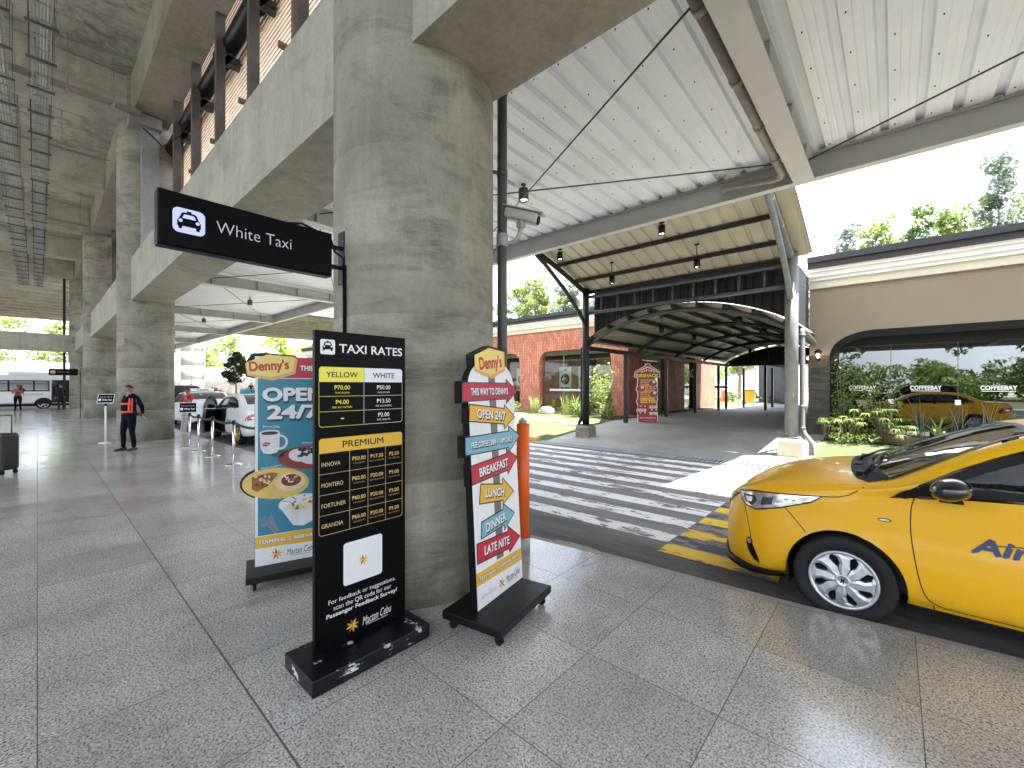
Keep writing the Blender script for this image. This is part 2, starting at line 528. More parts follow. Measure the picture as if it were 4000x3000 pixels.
def grass_mat():
    t = NT('lawn_grass')
    v = t.coord(kind='World')
    a = t.noise(v, 45, 4, 0.75); b = t.noise(v, 0.7, 5, 0.6); c = t.noise(v, 4, 4)
    col = t.ramp(a, [(0.3, (0.045, 0.062, 0.024)), (0.7, (0.098, 0.12, 0.052))])
    col = t.mix(t.ramp(b, [(0.5, 0.0), (0.72, 0.55)]), col, (0.14, 0.12, 0.06))
    col = t.mix(t.ramp(c, [(0.62, 0.0), (0.74, 0.6)]), col, (0.2, 0.13, 0.07))
    t.set(color=col, rough=0.9, spec=0.2)
    t.bump(a, 0.8, 0.03)
    return t.m
M_GRASS = grass_mat()
def slab_mat():
    t = NT('walkway_slab')
    v = t.coord(kind='World')
    a = t.noise(v, 70, 4, 0.7); b = t.noise(v, 1.0, 6, 0.65, 0.6); c = t.noise(v, 7, 5, 0.7)
    col = t.ramp(b, [(0.3, (0.225, 0.215, 0.195)), (0.7, (0.33, 0.318, 0.298))])
    col = t.mix(t.ramp(c, [(0.55, 0.0), (0.75, 0.4)]), col, (0.17, 0.16, 0.14))
    col = t.mix(t.ramp(a, [(0.5, 0.0), (0.7, 0.25)]), col, (0.12, 0.11, 0.1))
    t.set(color=col, rough=0.7)
    t.bump(a, 0.3, 0.005)
    return t.m
M_SLAB = slab_mat()
M_SOIL = plain('planting_soil', (0.15, 0.085, 0.05), 0.95, 0, 0.4, 9, bump=0.8, bscale=25)
M_KERB = concrete('kerb_concrete', (0.42, 0.4, 0.36), (0.28, 0.265, 0.24), stain=0.5)
M_YEL_KERB = worn_paint('yellow_kerb_paint', (0.62, 0.42, 0.06), 0.62, (0.35, 0.33, 0.3))

def sheet(name, pts, mat, z=None):
    mb = MB()
    vs = [(p[0], p[1], p[2] if len(p) > 2 else z) for p in pts]
    mb.add(vs, [list(range(len(vs)))])
    o = mb.build(name, mat, None, False)
    me = o.data
    if me.polygons[0].normal.z < 0:
        me.flip_normals()
    return tag(o, kind='structure')

RD = -0.10
sheet('ground', [(-600, -600), (600, -600), (600, 600), (-600, 600)], plain('far_ground', (0.3, 0.285, 0.25), 0.95, 0, 0.3, 0.3), -0.16)
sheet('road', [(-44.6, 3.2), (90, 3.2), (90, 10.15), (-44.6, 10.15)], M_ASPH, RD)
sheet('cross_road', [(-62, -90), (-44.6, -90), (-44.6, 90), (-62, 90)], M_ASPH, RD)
sheet('rear_road', [(-44.6, -19.5), (90, -19.5), (90, -10.8), (-44.6, -10.8)], M_ASPH, RD)
sheet('rear_lawn', [(-44.6, -70), (90, -70), (90, -19.5), (-44.6, -19.5)], M_GRASS, RD + 0.01)
# concourse floor with its kerb face towards the road
KERB = [(-44.5, 3.45), (-11.5, 3.47), (-2.94, 3.53), (-2.09, 3.63), (-0.6, 3.72), (0.6, 3.86), (2.5, 4.02), (40, 4.05)]
mb = MB()
top = [(x, y, 0.0) for x, y in KERB] + [(40, -10.7, 0), (-44.5, -10.7, 0)]
mb.add(top, [list(range(len(top)))])
bot = [(x, y, -0.16) for x, y, z in top]
n = len(top)
mb.add(top + bot, [(i, (i + 1) % n, (i + 1) % n + n, i + n) for i in range(n)], 1)
tag(mb.build('concourse_floor', [M_FLOOR, M_KERB]), kind='structure')
# stone kerb edging, 2 mm proud of the floor
mb = MB()
for (x0, y0), (x1, y1) in zip(KERB[:-1], KERB[1:]):
    mb.add([(x0, y0 - 0.055, 0.0025), (x1, y1 - 0.055, 0.0025), (x1, y1 + 0.004, 0.0025), (x0, y0 + 0.004, 0.0025), (x0, y0 + 0.004, -0.14), (x1, y1 + 0.004, -0.14)],
           [(0, 1, 2, 3), (3, 2, 5, 4)])
tag(mb.build('kerb_edge', M_KERB), kind='structure')
# zebra crossing and the yellow and black hump beside it
mb = MB()
k = 0
y = 4.57
while y < 9.6:
    mb.add([(-12.2, y, RD + 0.004), (-1.83, y, RD + 0.004), (-1.83, y + 0.30, RD + 0.004), (-12.2, y + 0.30, RD + 0.004)], [(0, 1, 2, 3)])
    y += 0.61
tag(mb.build('crossing_stripes', M_ZEBRA, None, False), kind='structure')
mb = MB()
y = 4.27
while y < 9.7:
    mb.add([(-1.815, y, RD + 0.005), (-0.75, y, RD + 0.005), (-0.75, y + 0.28, RD + 0.005), (-1.815, y + 0.28, RD + 0.005)], [(0, 1, 2, 3)], 0)
    mb.add([(-1.815, y + 0.285, RD + 0.005), (-0.75, y + 0.285, RD + 0.005), (-0.75, y + 0.605, RD + 0.005), (-1.815, y + 0.605, RD + 0.005)], [(0, 1, 2, 3)], 1)
    y += 0.61
tag(mb.build('hump_markings', [M_YELROAD, M_BLKROAD], None, False), kind='structure')
# drain channel across the walkway mouth
mb = MB()
DY0, DY1 = 9.93, 10.42
mb.add([(-8.1, DY0 - 0.03, RD + 0.004), (-1.35, DY0 - 0.03, RD + 0.004), (-1.35, DY1 + 0.03, RD + 0.004), (-8.1, DY1 + 0.03, RD + 0.004)], [(0, 1, 2, 3)], 1)
x = -8.05
i = 0
while x < -1.45:
    if -5.3 < x < -4.0:
        mb.box(x, x + 0.32, DY0, DY1, RD + 0.006, RD + 0.022, 0)
        x += 0.325
        continue
    mb.box(x, x + 0.055, DY0 + 0.05, DY1 - 0.05, RD + 0.006, RD + 0.02, 0)
    x += 0.105
mb.box(-8.1, -1.4, DY0 - 0.02, DY0 + 0.05, RD + 0.006, RD + 0.022, 0)
mb.box(-8.1, -1.4, DY1 - 0.05, DY1 + 0.02, RD + 0.006, RD + 0.022, 0)
o = mb.build('drain_grate', [plain('grate_steel', (0.3, 0.33, 0.35), 0.55, 0.2, 0.2, 8), M_BLACKMAT])
tag(o, 'long grey steel drain grate across the mouth of the covered walkway', 'drain grate')

# land beyond the road: rises from the kerb to the building plinths
def land_z(y):
    if y < 10.5: return -0.09
    if y < 14.4: return -0.09 + (y - 10.5) / 3.9 * 0.37
    return 0.28
def terrain(name, x0, x1, y0, y1, mat, lift=0.0, nx=8, ny=40, bump=0.0, smooth=True):
    mb = MB()
    def f(u, v):
        x = x0 + (x1 - x0) * u; y = y0 + (y1 - y0) * v
        return (x, y, land_z(y) + lift + (noise.noise((x * 0.6, y * 0.6, 0)) * bump if bump else 0))
    mb.grid(f, nx, ny, 0, smooth)
    o = mb.build(name, mat, None, False)
    return tag(o, kind='structure')
terrain('walkway_slab', -8.0, -1.36, 10.44, 60, M_SLAB, 0.0, 4, 80)
terrain('lawn', -60, -8.0, 10.4, 60, M_GRASS, 0.012, 40, 60, 0.03)
terrain('side_lawn', -1.36, 60, 10.4, 60, M_GRASS, 0.012, 40, 60, 0.03)
terrain('parking_ground', -60, 10, 44, 110, plain('sunlit_paving', (0.45, 0.4, 0.33), 0.9, 0, 0.15, 1), 0.03, 8, 8)
mb = MB()
mb.box(-44, -8.1, 10.15, 10.32, -0.16, 0.03)
tag(mb.build('lawn_kerb', M_YEL_KERB), kind='structure')
mb = MB()
mb.box(-1.3, 60, 10.15, 10.32, -0.16, 0.03)
tag(mb.build('side_lawn_kerb', M_KERB), kind='structure')
# dark patched hole at the kerb by the crossing
mb = MB()
pts = []
for k in range(22):
    a = 2 * PI * k / 22
    r = 1 + 0.25 * noise.noise((math.cos(a) * 2, math.sin(a) * 2, 3))
    pts.append((-2.45 + 0.36 * r * math.cos(a), 3.78 + 0.10 * r * math.sin(a), RD + 0.004))
mb.add(pts, [list(range(22))])
tag(mb.build('gravel_patch', plain('loose_gravel', (0.3, 0.25, 0.18), 0.95, 0, 0.6, 60, bump=1.0), None, False), kind='structure')

# ------------------------------------------------------------------ concrete columns
CX0, CDX, CY, CR = -3.09, 13.7, 2.2, 0.665
def column(name, x, y, r, h, label, mat=M_CONC_COL, group=None, z0=0.0):
    mb = MB()
    n = 72
    prof = [(r, z0)]
    for zj in (0.9, 2.12, 3.35, 4.6, 5.85, 7.1, 8.35, 9.6, 10.8):
        if zj < h - 0.2:
            prof += [(r, zj - 0.006), (r - 0.006, zj - 0.002), (r - 0.006, zj + 0.002), (r, zj + 0.006)]
    prof.append((r, h))
    vs = []; fs = []
    for rr, z in prof:
        for k in range(n):
            a = 2 * PI * k / n
            q = rr
            # formwork seams
            for s_ in (R(-52), R(128), R(-148), R(32)):
                d = abs((a - s_ + PI) % (2 * PI) - PI)
                if d < 0.05: q += 0.009 * (1 - d / 0.05)
            vs.append((q * math.cos(a), q * math.sin(a), z))
    m_ = len(prof)
    for i in range(m_ - 1):
        for k in range(n):
            fs.append((i * n + k, i * n + (k + 1) % n, (i + 1) * n + (k + 1) % n, (i + 1) * n + k))
    mb.add(vs, fs, 0, True)
    o = mb.build(name, mat)
    o.location = (x, y, 0)
    return tag(o, label, 'column', group)
G_COL = 'round concrete columns along the concourse'
for k, lb in enumerate(['big round concrete column right behind the taxi rates board',
                        'round concrete column behind the standing guard, with a steel duct on it',
                        'round concrete column with the small far sign bracketed to it',
                        'farthest round concrete column, beside the parked minibus']):
    column('concrete_column', CX0 - CDX * k, CY, CR, 10.5, lb, group=G_COL)
# ------------------------------------------------------------------ beams and deck
BY0, BY1 = 1.795, 2.637
mb = MB()
mb.box(-44.6, 26, BY0, BY1, 4.06, 5.26, 0)
mb.box(-44.6, 26, BY0 - 0.006, BY0, 4.06, 4.12, 0)
tag(mb.build('concrete_beam', M_CONC_BEAM), 'long concrete beam running from column to column above the taxi sign', 'beam')
mb = MB()
mb.box(-44.65, -43.8, -9, BY0 - 0.01, 4.06, 5.26, 0)
tag(mb.build('end_beam', M_CONC_BEAM), 'low concrete cross beam at the far end above the minibus', 'beam')
dk = empty('upper_deck', (-10, -4, 9.3), 0, 'raw concrete upper deck with cross girders over the concourse', 'concrete deck')
def dloc(x, y, z): return (x + 10, y + 4, z - 9.3)
mb = MB()
mb.box(*[v for p in zip(dloc(-46.7, -11.5, 10.5), dloc(26, 3.4, 11.1)) for v in p])
mb.build('slab', M_CONC_DECK, dk)
mb = MB()
a, b = dloc(-46.7, BY0, 9.3), dloc(26, BY1, 10.49)
mb.box(a[0], b[0], a[1], b[1], a[2], b[2])
mb.build('edge_beam', M_CONC_BEAM, dk)
for k in range(-3, 7):
    xc = CX0 - 6.85 * k
    a, b = dloc(xc - 0.45, -11.4, 9.3 if k % 2 == 0 else 9.32), dloc(xc + 0.45, BY0 - 0.003, 10.49)
    mb = MB(); mb.box(a[0], b[0], a[1], b[1], a[2], b[2], 0, None, 0.02)
    mb.build('girder', M_CONC_GIRD, dk)
# two secondary beams along the deck
for yb in (-4.2, -8.6):
    a, b = dloc(-46.6, yb - 0.3, 9.9), dloc(26, yb + 0.3, 10.48)
    mb = MB(); mb.box(a[0], b[0], a[1], b[1], a[2], b[2])
    mb.build('secondary_beam', M_CONC_GIRD, dk)
# elevated road crossing at the far end
fl = empty('elevated_road', (-60, 0, 9.3), 0, 'elevated concrete roadway on close girders beyond the end of the concourse', 'overpass')
mb = MB(); mb.box(-13.5, 13.15, -60, 75, 1.4, 1.85)
mb.build('slab', M_CONC_BEAM, fl)
for j in range(12):
    gx = -13.0 + j * 2.35
    mb = MB(); mb.box(gx - 0.28, gx + 0.28, -60, 75, 0.0, 1.398); mb.build('girder', M_CONC_GIRD, fl)
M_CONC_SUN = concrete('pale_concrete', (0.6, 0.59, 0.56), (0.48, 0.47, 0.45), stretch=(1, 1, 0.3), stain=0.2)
column('overpass_column', -46.0, 9.15, 0.85, 9.3, 'pale sunlit concrete column beyond the parked white taxis', M_CONC_SUN, None, -0.1)
mb = MB()
mb.tube([(-45.35, 9.85, -0.1), (-45.35, 9.85, 9.0)], 0.07, 8)
tag(mb.build('down_pipe', plain('bluish_pipe', (0.5, 0.55, 0.58), 0.5)), 'slim pale pipe on the sunlit column beyond the taxis', 'pipe')
o = MB().tube([(-45.14, 8.95, 2.55), (-45.0, 8.93, 2.5), (-44.92, 8.92, 2.42)], [0.05, 0.1, 0.09], 10).tube([(-45.15, 8.95, 2.6), (-45.15, 8.95, 5.2)], 0.025, 6).build('security_camera', M_PVCL)
tag(o, 'tiny grey security camera with conduit on the sunlit far column', 'camera')
# dark pole at the far end by the end column
mb = MB(); mb.box(-44.35, -44.2, 1.22, 1.36, 0, 10.4)
tag(mb.build('steel_post', M_STEEL_D), 'tall thin black post at the far end beside the farthest column', 'post')

# ------------------------------------------------------------------ louvred screen between the beams
ls = empty('louvre_screen', (-12, 2.55, 5.26), 0, 'tan timber louvre screen with dark steel posts above the concrete beam', 'louvre screen')
M_SLAT = plain('tan_timber_slat', (0.62, 0.46, 0.32), 0.6, 0, 0.22, 4)
M_POST = plain('brown_steel', (0.095, 0.08, 0.075), 0.5, 0.2, 0.2, 6)
mb = MB()
z = 0.08
while z < 5.3:
    # tilted blade
    mb.add([(-32, 0.34, z), (30, 0.34, z), (30, 0.42, z + 0.075), (-32, 0.42, z + 0.075), (-32, 0.355, z - 0.012), (30, 0.355, z - 0.012), (30, 0.435, z + 0.063), (-32, 0.435, z + 0.063)],
           [(0, 1, 2, 3), (4, 7, 6, 5), (0, 4, 5, 1), (2, 6, 7, 3)])
    z += 0.098
mb.build('slat_panel', M_SLAT, ls)
M_RAIL = plain('rust_brown_steel', (0.2, 0.11, 0.06), 0.6, 0.1, 0.2)
k = 0
for i in range(-14, 14):
    x = -6.33 + 2.04 * i + 12
    if x < -31 or x > 29: continue
    mb = MB()
    mb.box(x - 0.07, x + 0.07, -0.1, 0.06, 0.0, 4.05)
    mb.bar((x, -0.02, 3.1), (x, 0.34, 3.1), 0.1, 0.1)
    mb.bar((x, -0.02, 1.3), (x, 0.34, 1.3), 0.08, 0.1)
    mb.bar((x, 0.0, 3.0), (x, 0.2, 3.3), 0.1, 0.1)
    mb.bar((x, -0.05, 3.2), (x, 0.5, 3.2), 0.1, 0.14)
    mb.build('post', M_POST, ls)
    mb = MB(); mb.box(x + 0.9, x + 0.96, 0.27, 0.33, 0.0, 5.2)
    mb.bar((x + 0.93, 0.3, 1.9), (x + 0.93, 0.06, 1.9), 0.05, 0.1)
    mb.build('batten', M_RAIL, ls)
mb = MB(); mb.box(-32, 30, 0.22, 0.268, 1.86, 1.98); mb.box(-32, 30, 0.22, 0.268, 3.4, 3.52)
mb.build('rail', M_POST, ls)
mb = MB()
mb.tube([(-44, 2.72, 8.75), (25, 2.72, 8.75)], 0.16, 14)
for i in range(-14, 14):
    x = -6.9 + 2.04 * i
    if -43 < x < 24: mb.tube([(x, 2.72, 8.75), (x + 0.09, 2.72, 8.75)], 0.19, 14)
tag(mb.build('drain_pipe', M_BLACK), 'thick black drain pipe slung under the upper deck edge by the louvres', 'pipe')
mb = MB(); mb.box(-44, 25, 2.98, 3.16, 8.5, 8.66); mb.box(-44, 25, 2.98, 3.0, 8.66, 8.78); mb.box(-44, 25, 3.14, 3.16, 8.66, 8.78)
tag(mb.build('cable_channel', M_PVC), 'grey cable channel running beside the black drain pipe', 'cable channel')

# ------------------------------------------------------------------ services under the deck
def ladder(y, z, wid, lb, x0=-46, x1=10, ncab=4):
    r_ = empty('cable_ladder', ((x0 + x1) / 2, y, z), 0, lb, 'cable ladder', 'cable ladders hung under the deck')
    h = (x1 - x0) / 2
    mb = MB()
    for s_ in (-1, 1): mb.box(-h, h, s_ * wid / 2 - 0.012, s_ * wid / 2 + 0.012, 0, 0.07)
    x = -h
    while x < h:
        mb.box(x, x + 0.035, -wid / 2, wid / 2, 0.0, 0.02); x += 0.55
    mb.build('frame', plain('galvanised_steel', (0.33, 0.33, 0.32), 0.45, 0.3), r_)
    mb = MB()
    for k in range(ncab):
        yy = -wid / 2 + 0.06 + k * (wid - 0.12) / max(1, ncab - 1)
        mb.tube([(-h, yy, 0.045), (0, yy + 0.01, 0.045), (h, yy, 0.045)], 0.022, 6)
    mb.build('cable', plain('pale_cable', (0.42, 0.42, 0.4), 0.5), r_)
    x = -h + 0.6
    while x < h:
        mb = MB()
        mb.box(x - 0.025, x + 0.025, -wid / 2 - 0.1, wid / 2 + 0.1, -0.05, -0.005)
        for s_ in (-1, 1): mb.tube([(x, s_ * (wid / 2 + 0.06), -0.04), (x, s_ * (wid / 2 + 0.06), 10.5 - z - 0.01)], 0.006, 5)
        mb.build('hanger', M_PVC, r_)
        x += 1.37
ladder(0.06, 8.75, 0.26, 'narrow hanging cable ladder nearer the columns under the deck')
ladder(-0.62, 8.75, 0.34, 'wider hanging cable ladder farther from the columns under the deck', ncab=5)
def conduit(x, z, lb, r_=0.03, y1=1.6, nr=4):
    mb = MB()
    for k in range(nr): mb.tube([(x + k * 0.08, -10, z), (x + k * 0.08, y1, z)], r_, 6)
    for y in (-6, -4, -2.2, -0.9, 0.5, 1.35):
        mb.tube([(x + 0.1, y, z), (x + 0.1, y, 10.49)], 0.012, 5)
        mb.box(x - 0.05, x + nr * 0.08, y - 0.03, y + 0.03, z - 0.07, z - 0.03)
    tag(mb.build('conduit_run', M_PVCL), lb, 'conduit', 'conduit runs across the deck')
conduit(-15.6, 9.12, 'bundle of pale conduits across the deck ending at the steel duct', 0.035, 1.9, 4)
conduit(-19.2, 9.0, 'single thin conduit crossing the deck past the column behind the guard', 0.02, 1.6, 1)
conduit(-28.6, 9.2, 'pair of white conduits crossing the deck far down the concourse', 0.05, 1.6, 2)
dct = MB().box(-16.25, -15.85, 1.98, 2.36, 4.9, 8.95).box(-16.3, -15.7, 1.7, 2.4, 8.952, 9.25)
tag(dct.build('steel_duct', plain('grey_sheet_steel', (0.3, 0.3, 0.3), 0.45, 0.5, 0.1)), 'grey sheet steel cable duct standing against the column behind the guard', 'duct')
mb = MB()
mb.tube([(-15.8, 2.0, 8.9), (-15.0, 2.3, 8.2), (-14.2, 2.55, 8.3), (-13.8, 2.7, 8.7)], 0.02, 6)
tag(mb.build('loose_cable', M_BLACK), 'loose black cable sagging from the steel duct to the black pipe', 'cable')

# ------------------------------------------------------------------ steel canopy over the road
YE = 7.5
def sheet_z(y): return 5.05 - (y - 2.64) * 0.0225
def canopy(name, loc, rz, label, X0, X1, screws=True):
    c = empty(name, loc, rz, label, 'canopy')
    mb = MB()
    P = 0.333
    prof = [(0, 0), (0.235, 0), (0.262, 0.032), (0.306, 0.032), (0.333, 0)]
    # minor flutes in the flat
    prof = [(0, 0), (0.07, 0), (0.078, 0.004), (0.09, 0.004), (0.098, 0), (0.145, 0), (0.153, 0.004), (0.165, 0.004), (0.173, 0), (0.232, 0), (0.25, 0.055), (0.315, 0.055), (0.333, 0)]
    pts = []
    x = X0
    while x < X1:
        for (u, h) in prof[:-1]: pts.append((x + u, h))
        x += P
    pts.append((x, 0))
    y0, y1 = 2.64, YE + 0.02
    ys = [y0, y1]
    vs = []
    for yy in ys:
        for (xx, h) in pts: vs.append((xx, yy, sheet_z(yy) + h))
    n = len(pts)
    mb.add(vs, [(i, i + 1, n + i + 1, n + i) for i in range(n - 1)])
    if screws:
        x = X0
        while x < X1:
            if x > -12:
                for j in range(8):
                    yy = 3.1 + j * 0.6
                    mb.tube([(x + 0.05, yy, sheet_z(yy) - 0.012), (x + 0.05, yy, sheet_z(yy) + 0.003)], 0.007, 6, 1)
            x += P
    mb.build('roof_sheet', [M_SHEET, M_BLACKMAT], c, False)
    mb = MB()   # edge beam: an I section
    mb.box(X0, X1, YE - 0.07, YE + 0.07, 4.585, 4.605)
    mb.box(X0, X1, YE - 0.012, YE + 0.012, 4.605, 4.915)
    mb.box(X0, X1, YE - 0.06, YE + 0.06, 4.915, 4.936)
    mb.box(X0, X1, YE + 0.022, YE + 0.04, 4.937, 5.06)
    mb.build('edge_beam', M_STEEL_W, c)
    x = -0.97
    while x > X0: x -= 6.95
    x += 6.95
    while x < X1:
        mb = MB()
        mb.box(x - 0.125, x + 0.125, 2.66, YE - 0.02, 4.56, 4.58)
        mb.box(x - 0.01, x + 0.01, 2.66, YE - 0.08, 4.58, 4.86)
        mb.box(x - 0.11, x + 0.11, 2.66, YE - 0.09, 4.86, 4.878)
        for yy in (3.4, 4.6, 5.8, 6.9): mb.box(x - 0.1, x + 0.1, yy, yy + 0.012, 4.582, 4.858)
        mb.build('rafter', M_STEEL_W, c)
        if x + 6.95 < X1 and x > -40:
            mb = MB()
            mb.tube([(x + 0.1, 3.45, 4.75), (x + 6.85, 7.1, 4.75)], 0.011, 6)
            mb.tube([(x + 0.1, 7.1, 4.72), (x + 6.85, 3.5, 4.72)], 0.011, 6)
            mb.build('tie_rod', M_PVC, c)
        x += 6.95
    return c
M_SHEET = plain('white_roof_sheet', (0.71, 0.74, 0.79), 0.42, 0.0, 0.05, 1.2)
canopy('road_canopy', (0, 0, 0), 0, 'white corrugated steel canopy over the taxi lane', -44, 22)
# the twin canopy on the other side of the concourse, behind the viewer (seen in the shop glass)
canopy('rear_canopy', (-10, -8.6, -0.15), PI, 'pale corrugated canopy on the rear side of the concourse', -30, 25, False)

def downlight(x, y, z, lb, grp, r=0.085, h=0.2, stem=0.08, name='downlight', mat=None, thick=0.02):
    e = empty(name, (x, y, z), 0, lb, 'lamp', grp)
    mb = MB(); mb.lathe([(0.012, stem + h), (0.045, stem + h), (0.045, h + stem - 0.02), (0.012, h + stem - 0.02), (0.012, h), (r * 0.9, h), (r, h - 0.02), (r, 0), (r - 0.012, 0), (r - 0.02, 0.03)], 20)
    mb.build('lamp_body', mat or M_PVC, e)
    mb = MB(); mb.lathe([(0.0, 0.035), (r - 0.02, 0.032)], 20); mb.build('bulb', M_LAMP, e, False)
    return e
G_DL = 'grey downlights under the road canopy'
for x, lb in ((-4.63, 'grey cylinder downlight under the canopy right of the big column'),
              (-18.4, 'grey downlight nearest in the row left of the big column'),
              (-25.2, 'grey downlight second along the row left of the big column'),
              (-32.2, 'grey downlight farthest along the canopy')):
    downlight(x, 5.45, 4.71, lb, G_DL)
# pipe along the rafter
mb = MB()
mb.tube([(-1.2, 2.7, 4.74), (-1.2, 7.15, 4.66), (-1.24, 7.24, 4.65), (-1.34, 7.27, 4.66), (-1.95, 7.27, 4.74), (-2.02, 7.3, 4.74), (-2.04, 7.4, 4.74)], 0.052, 12)
for yy in (3.6, 4.7, 5.7, 6.6): mb.tube([(-1.2, yy, 4.74 - (yy - 2.7) * 0.018), (-1.2, yy + 0.09, 4.74 - (yy - 2.61) * 0.018)], 0.06, 12)
tag(mb.build('canopy_drain_pipe', plain('brownish_pvc', (0.24, 0.215, 0.195), 0.5, 0, 0.15)), 'greyish brown drain pipe clipped along the canopy rafter with an elbow', 'pipe')
# downpipe beside the big column
dp = MB()
dp.tube([(-2.81, 2.99, 0.02), (-2.81, 2.99, 4.98)], 0.047, 16)
for z in (0.5, 1.9, 3.62, 4.4):
    dp.tube([(-2.81, 2.99, z), (-2.81, 2.99, z + 0.05)], 0.053, 16)
    dp.bar((-2.81, 2.99, z + 0.025), (-2.95, 2.7, z + 0.025), 0.02, 0.03)
tag(dp.build('down_pipe', M_PVC), 'dark grey downpipe running up the right side of the big column', 'pipe')
# security camera on the downpipe
cc = empty('security_camera', (-2.81, 2.99, 3.0), 0, 'grey box security camera on a curved arm beside the big column', 'camera')
mb = MB(); mb.tube([(-2.81 + 2.81, 0, 0.0), (0.05, 0.03, -0.03), (0.12, 0.06, -0.02), (0.16, 0.08, 0.06), (0.165, 0.085, 0.12)], 0.022, 10)
mb.tube([(-0.0, 0, -0.06), (0, 0, 0.06)], 0.055, 14)
mb.box(0.13, 0.2, 0.05, 0.12, 0.1, 0.17, 0, None, 0.012)
mb.build('arm', M_PVCL, cc)
dirv = Vector((0.86, 0.42, -0.30)).normalized()
Mc = dirv.to_track_quat('Y', 'Z').to_matrix().to_4x4()
Mc.translation = Vector((0.16, 0.10, 0.215))
mb = MB(); mb.box(-0.058, 0.058, -0.17, 0.17, -0.045, 0.055, 0, Mc, 0.022)
mb.box(-0.066, 0.066, -0.2, 0.21, 0.058, 0.07, 0, Mc, 0.004)
mb.build('camera_body', plain('camera_beige', (0.4, 0.385, 0.35), 0.45), cc)
mb = MB(); mb.tube([Mc @ Vector((0, 0.165, 0.0)), Mc @ Vector((0, 0.178, 0.0))], 0.04, 18)
mb.build('lens', M_BLACK, cc)
# ------------------------------------------------------------------ covered walkway
XL, XR, WY0, WY1 = -7.27, -1.76, 11.6, 26.8
SPR, APX = 2.97, 3.74
XM = (XL + XR) / 2; HS = (XR - XL) / 2; RISE = APX - SPR
AR = (HS * HS + RISE * RISE) / (2 * RISE)
def arch_z(x): return APX - AR + math.sqrt(max(0, AR * AR - (x - XM) ** 2))
wk = empty('walkway_canopy', (XM, WY0, 0), 0, 'dark steel vaulted walkway canopy with a raised front roof across the road', 'covered walkway')
def wl(x, y, z): return (x - XM, y - WY0, z)
M_WSHEET = plain('cream_roof_sheet', (0.34, 0.315, 0.235), 0.45, 0, 0.08, 1.5)
def peeling():
    t = NT('peeling_grey_paint')
    n1 = t.noise(t.coord(scale=(2.2, 2.2, 0.7), kind='World'), 3.4, 6, 0.66, 0.4)
    n2 = t.noise(t.coord(kind='World'), 5, 5, 0.7)
    col = t.ramp(n2, [(0.3, (0.105, 0.11, 0.11)), (0.7, (0.19, 0.195, 0.195))])
    t.set(color=t.mix(t.ramp(n1, [(0.655, 0.0), (0.665, 1.0)]), col, (0.62, 0.62, 0.6)), rough=0.55, spec=0.4)
    t.bump(n2, 0.2, 0.005)
    return t.m
M_GALV = peeling()
M_BLKSHEET = plain('black_sheet', (0.005, 0.0055, 0.007), 0.4, 0.0, 0.3, 3, spec=0.3)
M_TRUSS = plain('slate_truss_paint', (0.05, 0.053, 0.056), 0.45, 0.1, 0.2, 4)
# posts
mb = MB(); mb.tube([wl(XL, WY0, 0.38), wl(XL, WY0, 4.66)], 0.11, 20); mb.box(*[v for p in zip(wl(XL - 0.17, WY0 - 0.17, 0.37), wl(XL + 0.17, WY0 + 0.17, 0.395)) for v in p])
mb.build('post', M_STEEL_D, wk)
mb = MB(); mb.tube([wl(XR, WY0, 0.42), wl(XR, WY0, 4.66)], 0.135, 24); mb.box(*[v for p in zip(wl(XR - 0.18, WY0 - 0.18, 0.41), wl(XR + 0.18, WY0 + 0.18, 0.435)) for v in p])
mb.build('post', M_GALV, wk)
for y in (14.3, 18.0, 21.6, 25.3, 26.75):
    mb = MB(); mb.box(*[v for p in zip(wl(XL - 0.06, y - 0.06, 0.27), wl(XL + 0.06, y + 0.06, 2.73)) for v in p])
    mb.build('post', M_STEEL_D, wk)
for x, y in ((XR, 19.0), (XR, 26.75), (-5.27, 26.75), (-7.0, 29.5), (-5.65, 30.6)):
    mb = MB(); mb.box(*[v for p in zip(wl(x - 0.06, y - 0.06, 0.27), wl(x + 0.06, y + 0.06, 2.73)) for v in p])
    mb.build('post', M_STEEL_D, wk)
for x in (XL, XR):
    mb = MB(); mb.box(*[v for p in zip(wl(x - 0.055, WY0 + 0.1, 2.735), wl(x + 0.055, WY1, 2.87)) for v in p])
    mb.build('eave_beam', M_STEEL_D, wk)
# arch ribs
for y in (WY0 + 0.15, 15.2, 19.0, 22.8, WY1):
    mb = MB()
    mb.tube([wl(XL + (XR - XL) * i / 28, y, arch_z(XL + (XR - XL) * i / 28) - 0.06) for i in range(29)], 0.062, 10)
    mb.build('arch_rib', M_TRUSS if y < WY0 + 1 else M_STEEL_D, wk)
# purlins along the vault
for i in range(9):
    x = XL + 0.12 + (XR - XL - 0.24) * i / 8
    zc = arch_z(x) + 0.05
    mb = MB(); mb.bar(wl(x, WY0 - 0.05, zc), wl(x, WY1, zc), 0.07, 0.12, 0, (-(x - XM) / AR * -1, 0, 1))
    mb.build('purlin', M_STEEL_D, wk)
